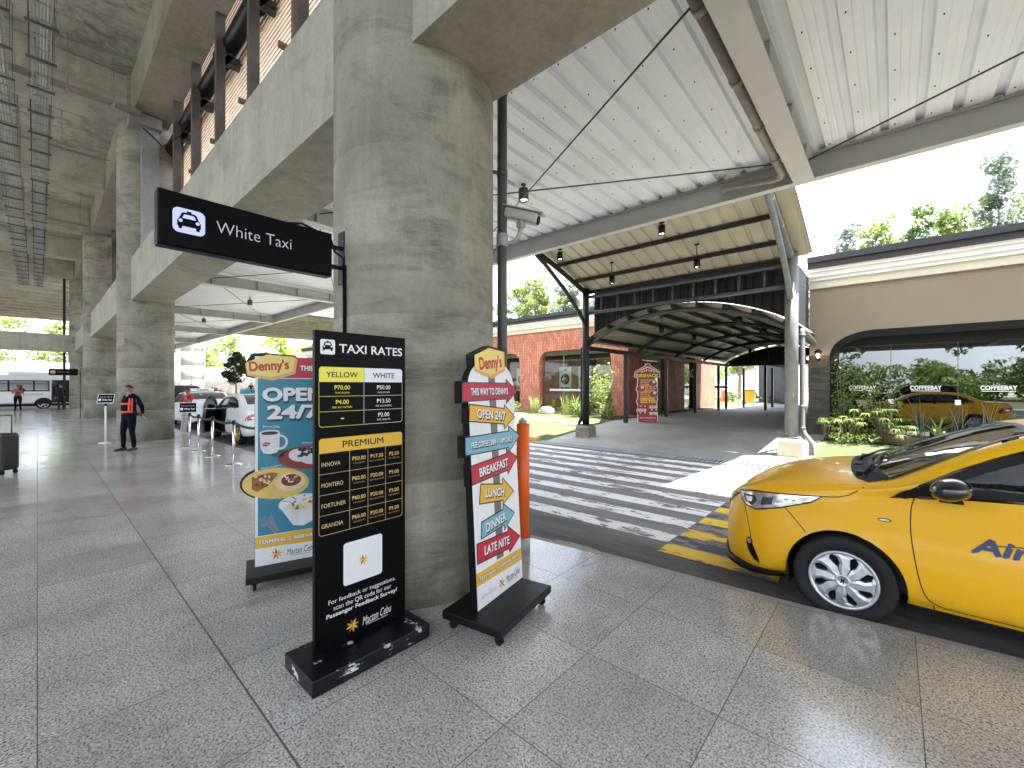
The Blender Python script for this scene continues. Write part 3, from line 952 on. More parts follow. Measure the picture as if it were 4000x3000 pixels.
# vault sheet, ribbed across
mb = MB()
ys = []
y = WY0 + 0.08
while y < WY1 + 0.1:
    for u, h in ((0, 0), (0.13, 0), (0.15, 0.025), (0.18, 0.025)): ys.append((y + u, h))
    y += 0.2
nx = 28
vs = []
for (yy, h) in ys:
    for i in range(nx + 1):
        x = XL - 0.15 + (XR - XL + 0.3) * i / nx
        vs.append(wl(x, yy, APX - AR + math.sqrt(AR * AR - (x - XM) ** 2) + 0.125 + h))
mb.add(vs, [(j * (nx + 1) + i, j * (nx + 1) + i + 1, (j + 1) * (nx + 1) + i + 1, (j + 1) * (nx + 1) + i) for j in range(len(ys) - 1) for i in range(nx)])
mb.build('vault_sheet', plain('dull_vault_sheet', (0.3, 0.28, 0.21), 0.45, 0, 0.12, 1.5), wk, False)
# black ribbed gable panels
def gable(y, ztop, z_low=None):
    mb = MB()
    xs = []
    x = XL + 0.12
    while x < XR - 0.1:
        for u, d in ((0, 0), (0.11, 0), (0.13, 0.03), (0.17, 0.03), (0.19, 0)): xs.append((x + u, d))
        x += 0.2
    vs = []
    for (xx, d) in xs:
        xx = min(xx, XR - 0.02)
        zl = arch_z(xx) + 0.17 if z_low is None else z_low
        zt = ztop if z_low is None else arch_z(xx) - 0.02
        vs += [wl(xx, y + d, zl), wl(xx, y + d, zt)]
    mb.add(vs, [(2 * i, 2 * i + 2, 2 * i + 3, 2 * i + 1) for i in range(len(xs) - 1)])
    mb.build('gable_panel', M_BLKSHEET, wk, False)
gable(WY0 + 0.32, 4.62)
gable(WY1 + 0.08, 0, 2.86)
mb = MB(); mb.box(*[v for p in zip(wl(XL, WY1 - 0.05, 2.74), wl(XR, WY1 + 0.05, 2.86)) for v in p])
mb.build('end_tie', M_STEEL_D, wk)
mb = MB(); mb.box(*[v for p in zip(wl(-6.4, WY1 + 0.2, 3.0), wl(XR, 36.5, 3.06)) for v in p]); mb.build('added_shade_roof', M_BLKSHEET, wk)  # flat roof added past the end gable to shade the slab
mb = MB(); mb.box(*[v for p in zip(wl(XR - 0.05, WY0 + 0.36, 2.9), wl(XR - 0.01, 14.36, 4.62)) for v in p]); mb.build('side_cheek', plain('slate_sheet', (0.035, 0.04, 0.05), 0.5, 0.1, 0.15, 2), wk)
# flat truss across the front
mb = MB()
for z in (4.40, 3.90): mb.tube([wl(XL, WY0, z), wl(XR, WY0, z)], 0.05, 12)
mb.build('truss_chord', M_TRUSS, wk)
for i in range(1, 10):
    x = XL + (XR - XL) * i / 10
    mb = MB(); mb.tube([wl(x, WY0, 3.95), wl(x, WY0, 4.35)], 0.028, 8); mb.build('truss_post', M_TRUSS, wk)
# raised front roof
FR = pchip([(7.1, 5.60), (8.0, 5.53), (9.3, 5.27), (10.4, 4.97), (11.5, 4.62), (11.95, 4.46)])
mb = MB()
xs = []
x = XL - 0.1
while x < XR + 0.1:
    for u, h in ((0, 0), (0.235, 0), (0.262, 0.034), (0.306, 0.034)): xs.append((x + u, h))
    x += 0.333
xs.append((x, 0))
yy = [7.1 + (11.8 - 7.1) * j / 14 for j in range(15)]
vs = [wl(xx, y_, FR(y_) + 0.1 + h) for (xx, h) in xs for y_ in yy]
m_ = len(yy)
mb.add(vs, [(i * m_ + j, (i + 1) * m_ + j, (i + 1) * m_ + j + 1, i * m_ + j + 1) for i in range(len(xs) - 1) for j in range(m_ - 1)])
mb.build('front_roof_sheet', M_WSHEET, wk, False)
for y in (7.25, 8.2, 9.15, 10.1, 11.05, 11.75):
    mb = MB(); mb.bar(wl(XL - 0.05, y, FR(y) + 0.045), wl(XR + 0.05, y, FR(y) + 0.045), 0.06, 0.1)
    mb.build('front_purlin', M_STEEL_D, wk)
for x, m_ in ((XL, M_STEEL_D), (XR, M_GALV)):
    mb = MB(); mb.tube([wl(x, 7.1 + 4.5 * j / 12, FR(7.1 + 4.5 * j / 12) - 0.05) for j in range(13)], 0.075, 10)
    mb.build('front_rib', m_, wk)
    mb = MB(); mb.tube([wl(x, 8.9, FR(8.9) - 0.08), wl(x, 9.6, 4.95), wl(x, 10.5, 4.42), wl(x, 11.1, 3.98), wl(x, 11.52, 3.6)], 0.06, 10)
    mb.build('brace', m_, wk)
# gutter pipes at the posts
mb = MB(); mb.tube([wl(XL - 0.02, WY0 + 0.02, 2.9), wl(XL - 0.16, WY0 + 0.05, 2.8), wl(XL - 0.17, WY0 + 0.06, 2.6), wl(XL - 0.17, WY0 + 0.06, 0.7), wl(XL - 0.2, WY0 + 0.0, 0.5), wl(XL - 0.26, WY0 - 0.06, 0.3), wl(XL - 0.26, WY0 - 0.06, 0.05)], 0.055, 12)
mb.build('down_pipe', M_STEEL_D, wk)
mb = MB(); mb.tube([wl(XR + 0.35, WY0 + 0.75, 2.6), wl(XR + 0.22, WY0 + 0.36, 2.86), wl(XR + 0.18, WY0 + 0.25, 2.9), wl(XR + 0.18, WY0 + 0.22, 2.82), wl(XR + 0.18, WY0 + 0.22, 0.62), wl(XR + 0.22, WY0 + 0.2, 0.5), wl(XR + 0.34, WY0 + 0.14, 0.35), wl(XR + 0.36, WY0 + 0.13, 0.3), wl(XR + 0.36, WY0 + 0.13, 0.02)], 0.055, 12)
for z in (2.75, 1.1, 0.6): mb.tube([wl(XR + 0.18, WY0 + 0.22, z), wl(XR + 0.18, WY0 + 0.22, z + 0.06)], 0.066, 12)
mb.build('down_pipe', plain('mid_grey_pvc', (0.13, 0.135, 0.14), 0.45, 0, 0.15), wk)

def plinth(x, y, lb, mat, w_=0.23, h=0.42):
    mb = MB()
    c = 0.07
    mb.add([(-w_, -w_, -0.12), (w_, -w_, -0.12), (w_, w_, -0.12), (-w_, w_, -0.12), (-w_, -w_, h - c), (w_, -w_, h - c), (w_, w_, h - c), (-w_, w_, h - c),
            (-w_ + c, -w_ + c, h), (w_ - c, -w_ + c, h), (w_ - c, w_ - c, h), (-w_ + c, w_ - c, h)],
           [(0, 1, 5, 4), (1, 2, 6, 5), (2, 3, 7, 6), (3, 0, 4, 7), (4, 5, 9, 8), (5, 6, 10, 9), (6, 7, 11, 10), (7, 4, 8, 11), (8, 9, 10, 11)])
    mb.box(-w_ - 0.03, w_ + 0.03, -w_ - 0.03, w_ + 0.03, -0.14, 0.0)
    o = mb.build('post_base', mat); o.location = (x, y, 0.0)
    tag(o, lb, 'post base', 'concrete bases of the walkway posts')
plinth(XL, WY0, 'mossy grey concrete base under the left front post of the walkway', concrete('mossy_concrete', (0.33, 0.31, 0.26), (0.16, 0.155, 0.1), stretch=(1.5, 1.5, 1.5), stain=0.7, scale=4), 0.23, 0.37)
plinth(XR, WY0, 'cream concrete base under the right front post of the walkway', concrete('cream_concrete', (0.62, 0.57, 0.45), (0.5, 0.44, 0.33), stretch=(1.5, 1.5, 0.4), stain=0.45, scale=3), 0.24, 0.41)

G_PL = 'black cylinder lamps in the covered walkway'
def pendant(x, y, zb, ztop, lb, r=0.075, h=0.2):
    e = empty('pendant_lamp', (x, y, zb), 0, lb, 'lamp', G_PL)
    mb = MB(); mb.lathe([(0.0, h), (r, h), (r, 0.0), (r - 0.01, 0.0), (r - 0.012, 0.03)], 18)
    mb.tube([(0, 0, h), (0, 0, ztop - zb)], 0.011, 6)
    mb.box(-0.05, 0.05, -0.03, 0.03, ztop - zb - 0.03, ztop - zb)
    mb.build('lamp_body', M_BLACK, e)
    mb = MB(); mb.lathe([(0.0, 0.03), (r - 0.012, 0.028)], 18); mb.build('bulb', M_LAMP, e, False)
for x, y, zb, lb in ((-5.4, 13.0, 3.28, 'black walkway lamp nearest the brick building in the first vault bay'), (-5.4, 15.9, 3.28, 'black walkway lamp on the brick side in the second vault bay'),
                     (-3.15, 12.8, 3.3, 'black walkway lamp nearest the grey front post'), (-3.15, 15.8, 3.28, 'black walkway lamp second behind the grey front post'),
                     (-3.2, 20.0, 3.25, 'black walkway lamp half hidden by the grey front post'), (-5.45, 24.2, 3.3, 'farthest black walkway lamp before the end gable')):
    pendant(x, y, zb, arch_z(x) + 0.1, lb)
for x, y, zb, lb in ((-6.7, 9.4, 5.0, 'short black lamp at the left end of the raised front roof'), (-3.9, 9.4, 5.02, 'short black lamp in the middle of the raised front roof'),
                     (-5.75, 10.5, 4.4, 'black lamp on a long stem left of the middle front roof'), (-3.5, 10.5, 4.42, 'black lamp on a long stem right of the middle front roof')):
    pendant(x, y, zb, FR(y) + 0.05, lb)

# ------------------------------------------------------------------ brick restaurant (left)
def brick_mat(name, c1, c2, mortar, sc=1.0):
    t = NT(name)
    g = t.n('ShaderNodeNewGeometry')
    sp = t.n('ShaderNodeSeparateXYZ'); t.l(g.outputs['Position'], sp.inputs[0])
    cb = t.n('ShaderNodeCombineXYZ')
    t.l(sp.outputs['Z'], cb.inputs[0]); t.l(t.math('ADD', sp.outputs['X'], sp.outputs['Y']), cb.inputs[1])
    br = t.n('ShaderNodeTexBrick')
    br.offset = 0.5
    br.inputs['Scale'].default_value = 1.0
    br.inputs['Brick Width'].default_value = 0.30 * sc
    br.inputs['Row Height'].default_value = 0.12 * sc
    br.inputs['Mortar Size'].default_value = 0.011
    br.inputs['Mortar Smooth'].default_value = 0.2
    br.inputs['Color1'].default_value = (*c1, 1); br.inputs['Color2'].default_value = (*c2, 1); br.inputs['Mortar'].default_value = (*mortar, 1)
    t.l(cb.outputs[0], br.inputs['Vector'])
    v = t.coord(kind='World')
    n1 = t.noise(v, 30, 4, 0.7); n2 = t.noise(v, 1.5, 4)
    col = t.mix(t.ramp(n1, [(0.4, 0.0), (0.7, 0.35)]), br.outputs['Color'], tuple(min(1, c * 1.5) for c in c1))
    col = t.mix(t.ramp(n2, [(0.45, 0.0), (0.7, 0.3)]), col, tuple(c * 0.5 for c in c2))
    t.set(color=col, rough=0.85)
    hb = t.mix(0.5, br.outputs['Color'], n1)
    t.bump(hb, 0.9, 0.02)
    return t.m
M_BRICK = brick_mat('terracotta_brick', (0.55, 0.235, 0.16), (0.33, 0.11, 0.07), (0.16, 0.055, 0.035))
def glass_mat(name, tint, refl, rough=0.01):
    t = NT(name)
    tr = t.n('ShaderNodeBsdfTransparent'); tr.inputs[0].default_value = (*tint, 1)
    gl = t.n('ShaderNodeBsdfGlossy'); gl.inputs['Roughness'].default_value = rough
    fr = t.n('ShaderNodeLayerWeight'); fr.inputs['Blend'].default_value = 0.25
    nz = t.noise(t.coord(), 0.8, 2)
    f = t.math('ADD', t.math('MULTIPLY', fr.outputs['Fresnel'], 0.5), t.ramp(nz, [(0.3, refl * 0.95), (0.7, refl * 1.05)]))
    mx = t.n('ShaderNodeMixShader')
    t.l(t.math('MINIMUM', f, 0.95), mx.inputs[0]); t.l(tr.outputs[0], mx.inputs[1]); t.l(gl.outputs[0], mx.inputs[2])
    t.l(mx.outputs[0], t.out.inputs['Surface'])
    return t.m
M_GLASS = glass_mat('window_glass', (0.74, 0.78, 0.77), 0.02)
M_GLASSR = glass_mat('reflective_glass', (0.4, 0.44, 0.45), 0.16)
M_CREAM = plain('cream_render', (0.56, 0.535, 0.45), 0.8, 0, 0.04, 1.5, bump=0.2)
M_TRIM = plain('white_moulding', (0.76, 0.78, 0.82), 0.6, 0, 0.03, 2)
M_FASCIA = plain('slate_grey_fascia', (0.03, 0.033, 0.042), 0.5, 0.2, 0.12, 2)
M_WOOD = plain('brown_wood_panel', (0.2, 0.12, 0.065), 0.55, 0, 0.3, 2.5)
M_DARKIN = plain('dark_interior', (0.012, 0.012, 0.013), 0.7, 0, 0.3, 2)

def fascia(b, x0, x1, y, yb, base, off):
    """cornice: cream band, stepped white moulding, dark gutter; mitre-free straight run with a roof slab"""
    def bx(nm, m, a0, a1, b0, b1, c0, c1):
        mb = MB(); mb.box(a0 - off[0], a1 - off[0], b0 - off[1], b1 - off[1], c0, c1); mb.build(nm, m, b)
    bx('cornice_band', M_CREAM, x0, x1, y - 0.10, yb, base, base + 0.20)
    bx('moulding', M_TRIM, x0 - 0.06, x1 + 0.06, y - 0.17, yb, base + 0.203, base + 0.27)
    bx('moulding', M_TRIM, x0 - 0.1, x1 + 0.1, y - 0.24, yb, base + 0.273, base + 0.38)
    bx('moulding', M_TRIM, x0 - 0.16, x1 + 0.16, y - 0.31, yb, base + 0.383, base + 0.45)
    bx('gutter', M_FASCIA, x0 - 0.2, x1 + 0.2, y - 0.38, yb + 0.1, base + 0.453, base + 0.62)
    bx('roof', M_FASCIA, x0 - 0.26, x1 + 0.26, y - 0.45, yb + 0.1, base + 0.623, base + 0.83)

BX, BYF = -8.63, 17.2
rb = empty('brick_restaurant', (-20, BYF, 0.27), 0, 'low terracotta brick restaurant with rounded window openings left of the walkway', 'restaurant')
def rl(x, y, z): return (x + 20, y - BYF, z - 0.27)
OPEN = [(-13.55 - 5.42 * k, -9.45 - 5.42 * k) for k in range(6)]
def tee(cl, cr, pl, pr, zt, zo, zb, r=0.55):
    """T shaped piece between the middle of one opening and the middle of the next"""
    p = [(cl, zt), (cl, zo)] if cl < pl else [(pl, zt)]
    if cl < pl:
        for k in range(7):
            a = R(90 - 15 * k); p.append((pl - r + r * math.cos(a), zo - r + r * math.sin(a)))
    p.append((pl, zb)); p.append((pr, zb))
    if cr > pr:
        for k in range(7):
            a = R(180 - 15 * k); p.append((pr + r + r * math.cos(a), zo - r + r * math.sin(a)))
        p += [(cr, zo), (cr, zt)]
    else: p.append((pr, zt))
    return p
mb = MB()
edges = [(-9.45, BX)] + [(OPEN[k + 1][1], OPEN[k][0]) for k in range(5)]
for i, (a, b) in enumerate(edges):
    cr = b if i == 0 else (OPEN[i - 1][0] + OPEN[i - 1][1]) / 2
    cl = (OPEN[i][0] + OPEN[i][1]) / 2
    poly = tee(cl, cr, a, b, 4.36, 3.36, 0.1)
    mb.prism([(x + 20, z - 0.27) for x, z in poly], 0, 0.42, 0, None, 'y')
mb.build('wall', M_BRICK, rb)
# side wall along the walkway
mb = MB()
sp_ = [(BYF + 0.422, 18.6), (21.5, 23.9), (25.8, 29.2)]
cs = [None, (18.6 + 21.5) / 2, (23.9 + 25.8) / 2, None]
for i, (a, b) in enumerate(sp_):
    cl = cs[i] if cs[i] else a
    cr = cs[i + 1] if cs[i + 1] else b
    poly = tee(cl, cr, a, b, 4.36, 3.3 if i != 9 else 3, 0.1)
    mb.prism([(y - BYF, z - 0.27) for y, z in poly], BX + 20 - 0.42, BX + 20, 0, None, 'x')
mb.build('side_wall', M_BRICK, rb)
fascia(rb, -42, BX, BYF, 29.4, 4.36, (-20, BYF)) if False else None
def fascia_l(b, ox, oy, oz, x0, x1, y, yb, base):
    def bx(nm, m, a0, a1, b0, b1, c0, c1):
        mb = MB(); mb.box(a0 - ox, a1 - ox, b0 - oy, b1 - oy, c0 - oz, c1 - oz); mb.build(nm, m, b)
    bx('cornice_band', M_CREAM, x0, x1 + 0.05, y - 0.08, yb, base + 0.002, base + 0.2)
    bx('moulding', M_TRIM, x0, x1 + 0.12, y - 0.15, yb, base + 0.203, base + 0.29)
    bx('moulding', M_TRIM, x0, x1 + 0.2, y - 0.22, yb, base + 0.293, base + 0.41)
    bx('moulding', M_TRIM, x0, x1 + 0.26, y - 0.3, yb, base + 0.413, base + 0.5)
    bx('gutter', M_FASCIA, x0, x1 + 0.33, y - 0.38, yb + 0.1, base + 0.503, base + 0.64)
    bx('roof', M_FASCIA, x0, x1 + 0.4, y - 0.46, yb + 0.1, base + 0.643, base + 0.8)
fascia_l(rb, -20, BYF, 0.27, -42, BX, BYF, 29.2, 4.36)
# windows of the restaurant
for k, (a, b) in enumerate(OPEN):
    mb = MB(); mb.box(*[v for p in zip(rl(a - 0.2, 17.44, 0.3), rl(b + 0.2, 17.452, 3.42)) for v in p])
    fr_ = mb.build('window', M_GLASS, rb)
    mb = MB()
    for j in range(1, 3):
        x = a + (b - a) * j / 3
        mb.box(*[v for p in zip(rl(x - 0.01, 17.425, 0.3), rl(x + 0.01, 17.438, 3.4)) for v in p])
    mb.box(*[v for p in zip(rl(a - 0.15, 17.427, 0.28), rl(b + 0.15, 17.47, 0.34)) for v in p])
    mb.box(*[v for p in zip(rl(a + 0.5, 17.43, 1.36), rl(b - 0.5, 17.437, 1.46)) for v in p], 1)
    mb.build('glazing_bar', [M_PVCL, plain('frosted_band', (0.5, 0.52, 0.53), 0.6)], fr_)
    # rolled blind box in the head of the opening
    mb = MB(); mb.box(*[v for p in zip(rl(a - 0.3, 17.46, 3.14), rl(b + 0.3, 17.6, 3.4)) for v in p])
    mb.build('window_head', M_CREAM, rb)
for a, b in ((18.6, 21.5), (23.9, 25.8)):
    mb = MB(); mb.box(*[v for p in zip(rl(BX - 0.26, a - 0.1, 0.3), rl(BX - 0.25, b + 0.1, 3.35)) for v in p])
    mb.build('glass_door' if a < 20 else 'window', M_GLASS, rb)
mb = MB(); mb.box(*[v for p in zip(rl(BX - 0.245, 21.1, 0.3), rl(BX - 0.2, 21.5, 3.3)) for v in p]); mb.box(*[v for p in zip(rl(BX - 0.245, 20.0, 1.2), rl(BX - 0.2, 20.05, 1.6)) for v in p])
mb.build('door_panel', M_WOOD, rb)
# rooms behind the glass
mb = MB()
mb.box(*[v for p in zip(rl(-42, 22.4, 0.27), rl(BX - 0.425, 22.5, 3.41)) for v in p], 0)
mb.build('inner_wall', M_WOOD, rb)
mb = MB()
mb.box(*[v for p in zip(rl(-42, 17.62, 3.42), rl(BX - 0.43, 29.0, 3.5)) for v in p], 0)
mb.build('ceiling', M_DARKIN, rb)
mb = MB(); mb.box(*[v for p in zip(rl(-42, 17.43, 0.1), rl(BX - 0.3, 29.1, 0.29)) for v in p], 0)
mb.build('indoor_floor', plain('polished_indoor_floor', (0.3, 0.3, 0.29), 0.25), rb)
mb = MB()
mb.box(*[v for p in zip(rl(-42, 29.0, 0.1), rl(-14, 29.2, 4.36)) for v in p])
mb.box(*[v for p in zip(rl(-14, 29.0, 3.1), rl(BX - 0.43, 29.2, 4.36)) for v in p])
mb.build('rear_wall', M_WOOD, rb)
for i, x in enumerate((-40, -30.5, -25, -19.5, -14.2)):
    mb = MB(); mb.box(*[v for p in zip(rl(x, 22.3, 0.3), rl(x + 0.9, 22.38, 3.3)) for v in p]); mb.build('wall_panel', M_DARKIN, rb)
k = 0
for x in [-9.9 - 1.35 * i for i in range(9)]:
    for y in (18.3, 20.4):
        mb = MB(); mb.lathe([(0, 0), (0.12, 0)], 14, 0, Matrix.Translation(rl(x - (0.5 if y > 20 else 0), y, 3.41)))
        mb.build('ceiling_lamp', emissive('room_lamp_glow', (1.0, 0.86, 0.66), 26.0), rb, False)
# lean-to roof between the vault and the brick wall
mb = MB(); mb.add([wl(XL - 0.12, 14.2, 3.06), wl(XL - 0.12, WY1, 3.06), wl(BX + 0.01, WY1, 4.02), wl(BX + 0.01, 14.2 + 3.0, 4.02), wl(XL - 0.12, 14.2, 3.09), wl(XL - 0.12, WY1, 3.09), wl(BX + 0.01, WY1, 4.05), wl(BX + 0.01, 17.2, 4.05)], [(0, 1, 2, 3), (7, 6, 5, 4), (0, 4, 5, 1), (0, 3, 7, 4), (1, 5, 6, 2)])
mb.build('side_roof', M_BLKSHEET, wk)
# upright letters on the side wall facing the walkway
mb = MB()
Ml = Matrix.Translation(rl(BX + 0.10, 23.75, 2.32)) @ Matrix.Rotation(R(90), 4, 'Z')
put_text(mb, 'RIBSHACK', 0, 0, 3.1, 0.46, -0.05, 0, 0.02, space=1.35)
mb2 = MB(); mb2.add([Ml @ v for v in mb.v], mb.f)
for y in (22.4, 25.2): mb2.bar(rl(BX, y, 2.32), rl(BX + 0.14, y, 2.32), 0.03, 0.03)
mb2.bar(rl(BX + 0.12, 22.2, 2.12), rl(BX + 0.12, 25.3, 2.12), 0.03, 0.03)
mb2.build('lettering', plain('dull_red_letters', (0.36, 0.13, 0.1), 0.5), rb, False)

# posters hung inside the windows
def poster(x, lb, seed):
    e = empty('food_poster', (x, 17.78, 1.95), 0, lb, 'poster', 'food posters hung in the restaurant window')
    mb = MB(); mb.box(-0.36, 0.36, 0, 0.012, -0.62, 0.62, 0)
    r_ = random.Random(seed)
    mb.face2(ellipse(0, 0.0, 0.27, 0.27), -0.002, 1)
    for k in range(6):
        mb.face2(ellipse(r_.uniform(-0.12, 0.12), r_.uniform(-0.12, 0.12), r_.uniform(0.05, 0.11), r_.uniform(0.04, 0.08), 14, r_.uniform(0, 3)), -0.003 - k * 0.0004, 2 + k % 3)
    mb.box(-0.28, 0.28, -0.003, 0, -0.5, -0.4, 5); mb.box(-0.08, 0.08, -0.003, 0, 0.42, 0.5, 5)
    mb.build('poster_sheet', [M_WHITE, plain('food_dark_plate', (0.1, 0.05, 0.03), 0.5), plain('food_brown', (0.35, 0.16, 0.06), 0.5), plain('food_cream', (0.75, 0.68, 0.5), 0.5), plain('food_red', (0.45, 0.08, 0.04), 0.5), plain('poster_print', (0.2, 0.2, 0.2), 0.5)], e)
    mb = MB(); mb.tube([(-0.3, 0.006, 0.62), (-0.3, 0.006, 1.44)], 0.004, 4); mb.tube([(0.3, 0.006, 0.62), (0.3, 0.006, 1.44)], 0.004, 4)
    mb.build('cord', M_BLACK, e)
for i, (x, lb) in enumerate(((-15.25, 'food poster in the far left window beside the brick pier'), (-12.35, 'food poster left of the dark walkway post'),
                             (-11.2, 'food poster just right of the dark walkway post'), (-10.15, 'food poster nearest the right edge of the window'))):
    poster(x, lb, i)
# wet floor board behind the glass
e = empty('floor_sign', (-13.05, 17.75, 0.29), 0, 'yellow folding floor sign standing behind the restaurant glass', 'floor sign')
mb = MB(); mb.add([(-0.15, -0.12, 0), (0.15, -0.12, 0), (0.1, 0, 0.62), (-0.1, 0, 0.62), (-0.15, 0.12, 0), (0.15, 0.12, 0)], [(0, 1, 2, 3), (4, 3, 2, 5)])
mb.build('panel', plain('yellow_plastic', (0.8, 0.55, 0.02), 0.45), e)

def chair(x, y, rz, lb):
    e = empty('dining_chair', (x, y, 0.29), rz, lb, 'chair', 'dining chairs inside the brick restaurant')
    m = plain('dark_red_chair', (0.16, 0.05, 0.045), 0.6)
    MB().box(-0.21, 0.21, -0.21, 0.21, 0.42, 0.47, 0, None, 0.015).build('seat', m, e)
    MB().box(-0.21, 0.21, 0.18, 0.22, 0.5, 0.95, 0, None, 0.012).build('backrest', m, e)
    for sx in (-1, 1):
        for sy in (-1, 1): MB().tube([(sx * 0.18, sy * 0.18, 0.43 if sy < 0 else 0.93), (sx * 0.2, sy * 0.2, 0)], 0.015, 6).build('leg', M_STEEL_D, e)
chair(-10.6, 25.4, 0.4, 'dark red chair seen through the side window of the brick restaurant, left one')
chair(-10.2, 26.6, -0.5, 'dark red chair seen through the side window of the brick restaurant, right one')

# ------------------------------------------------------------------ tan coffee shop (right)
SX, SY = -1.76, 14.4
cs_ = empty('coffee_shop', (4, SY, 0.27), 0, 'tan rendered coffee shop with a wide dark framed glass front right of the walkway', 'coffee shop')
def sl(x, y, z): return (x - 4, y - SY, z - 0.27)
def stucco():
    t = NT('tan_render')
    v = t.coord(kind='World')
    a = t.noise(v, 60, 4, 0.7); b = t.noise(v, 0.8, 4)
    col = t.mix(t.ramp(b, [(0.3, 0.0), (0.7, 0.5)]), (0.235, 0.195, 0.145), (0.2, 0.166, 0.124))
    col = t.mix(t.ramp(a, [(0.4, 0.0), (0.7, 0.2)]), col, (0.25, 0.2, 0.14))
    t.set(color=col, rough=0.9); t.bump(a, 0.4, 0.006)
    return t.m
M_TAN = stucco()
def stone_mat():
    t = NT('dark_stone_cladding')
    g = t.coord(scale=(3.5, 3.5, 9), kind='World')
    vo = t.n('ShaderNodeTexVoronoi'); vo.inputs['Scale'].default_value = 1.2; t.l(g, vo.inputs['Vector'])
    n1 = t.noise(t.coord(kind='World'), 25, 4, 0.7)
    col = t.mix(0.5, t.ramp(n1, [(0.3, (0.035, 0.03, 0.028)), (0.7, (0.1, 0.088, 0.08))]), t.ramp(vo.outputs['Color'], [(0.2, (0.04, 0.035, 0.03)), (0.8, (0.11, 0.095, 0.085))]))
    t.set(color=col, rough=0.85)
    t.bump(t.mix(0.5, vo.outputs['Distance'], n1), 1.0, 0.05)
    return t.m
M_STONE = stone_mat()
OL, OT = -1.30, 3.06
poly = [(SX, 4.28), (SX, 2.605), (OL - 0.02, 2.605)]
rx, rz = 0.95, 0.62
for k in range(0, 13):
    a = R(180 - 7.5 * k)
    poly.append((OL + rx + rx * math.cos(a), OT - rz + rz * math.sin(a)))
poly += [(16, OT), (16, 4.28)]
poly[2] = (OL, 2.605 if OT - rz > 2.605 else OT - rz)
poly = [(SX, 4.28), (SX, OT - rz), (OL, OT - rz)] + poly[4:]
mb = MB(); mb.prism([(x - 4, z - 0.27) for x, z in poly], 0, 0.4, 0, None, 'y')
mb.build('wall', M_TAN, cs_)
mb = MB(); mb.box(*[v for p in zip(sl(SX - 0.03, SY - 0.035, 0.05), sl(OL, SY + 0.4, OT - rz - 0.003)) for v in p])
mb.build('stone_pillar', M_STONE, cs_)
mb = MB(); mb.box(*[v for p in zip(sl(SX, SY + 0.402, 0.05), sl(SX + 0.3, 27, 4.28)) for v in p])
mb.build('side_wall', plain('dark_slate_render', (0.06, 0.07, 0.085), 0.8, 0, 0.2, 2), cs_)
# dark reveal frame following the opening
mb = MB()
outer = []
inner = []
tk = 0.17
for k in range(0, 13):
    a = R(180 - 7.5 * k)
    outer.append((OL + 0.003 + rx + rx * math.cos(a), OT - 0.003 - rz + rz * math.sin(a)))
    inner.append((OL + rx + (rx - tk) * math.cos(a), OT - rz + (rz - tk * 1.1) * math.sin(a)))
outer = [(OL + 0.003, 0.25)] + outer + [(15.9, OT - 0.003)]
inner = [(OL + tk, 0.25)] + inner + [(15.9, OT - tk * 1.1)]
n = len(outer)
vs = [sl(x, SY - 0.01, z) for x, z in outer] + [sl(x, SY - 0.01, z) for x, z in inner] + [sl(x, SY + 0.3, z) for x, z in inner]
mb.add(vs, [(i, i + 1, n + i + 1, n + i) for i in range(n - 1)] + [(n + i, n + i + 1, 2 * n + i + 1, 2 * n + i) for i in range(n - 1)])
mb.build('window_frame', M_BLACKMAT, cs_)
mb = MB(); mb.box(*[v for p in zip(sl(OL + 0.02, SY + 0.2, 2.42), sl(15.9, SY + 0.3, 2.52)) for v in p])
mb.box(*[v for p in zip(sl(OL + 0.02, SY + 0.14, 0.2), sl(15.9, SY + 0.32, 0.31)) for v in p])
mb.build('transom', M_BLACK, cs_)
mb = MB(); mb.box(*[v for p in zip(sl(OL + 0.3, SY + 0.135, 2.66), sl(15.9, SY + 0.16, OT - 0.005)) for v in p]); mb.build('header_panel', M_BLACKMAT, cs_)
edges = [OL + 0.02, -0.06, 1.13, 2.32, 3.51, 4.7, 5.9, 7.1, 8.3, 9.5]
for i in range(len(edges) - 1):
    a, b = edges[i] + 0.004, edges[i + 1] - 0.004
    mb = MB(); mb.box(*[v for p in zip(sl(a, SY + 0.19, 0.31), sl(b, SY + 0.198, 3.0)) for v in p])
    g_ = mb.build('window', M_GLASSR, cs_)
    mb = MB(); mb.box(*[v for p in zip(sl(b - 0.005, SY + 0.186, 0.31), sl(b + 0.008, SY + 0.2, 3.0)) for v in p])
    mb.build('glass_joint', M_PVC, g_)
    mb = MB(); mb.box(*[v for p in zip(sl(b - 0.05, SY + 0.175, 1.15), sl(b + 0.05, SY + 0.186, 1.27)) for v in p])
    mb.build('patch_fitting', M_WHITE, g_)
    mb = MB()
    Mg = Matrix.Translation(sl((a + b) / 2 + 0.04, SY + 0.184, 1.56))
    t_ = MB(); put_text(t_, 'COFFEEBAY', 0, 0, 0.56, 0.105, 0, 0, 0.035)
    t_.box(-0.26, 0.26, -0.001, 0.001, -0.085, -0.07)
    mb.add([Mg @ v for v in t_.v], t_.f)
    mb.build('lettering', M_WHITE, g_, False)
fascia_l(cs_, 4, SY, 0.27, SX - 0.0, 16, SY, 27, 4.28)
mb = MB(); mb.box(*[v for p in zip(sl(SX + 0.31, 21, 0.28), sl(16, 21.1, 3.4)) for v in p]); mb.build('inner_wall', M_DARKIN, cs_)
mb = MB(); mb.box(*[v for p in zip(sl(SX + 0.31, SY + 0.41, 3.2), sl(16, 21, 3.3)) for v in p]); mb.build('ceiling', M_DARKIN, cs_)
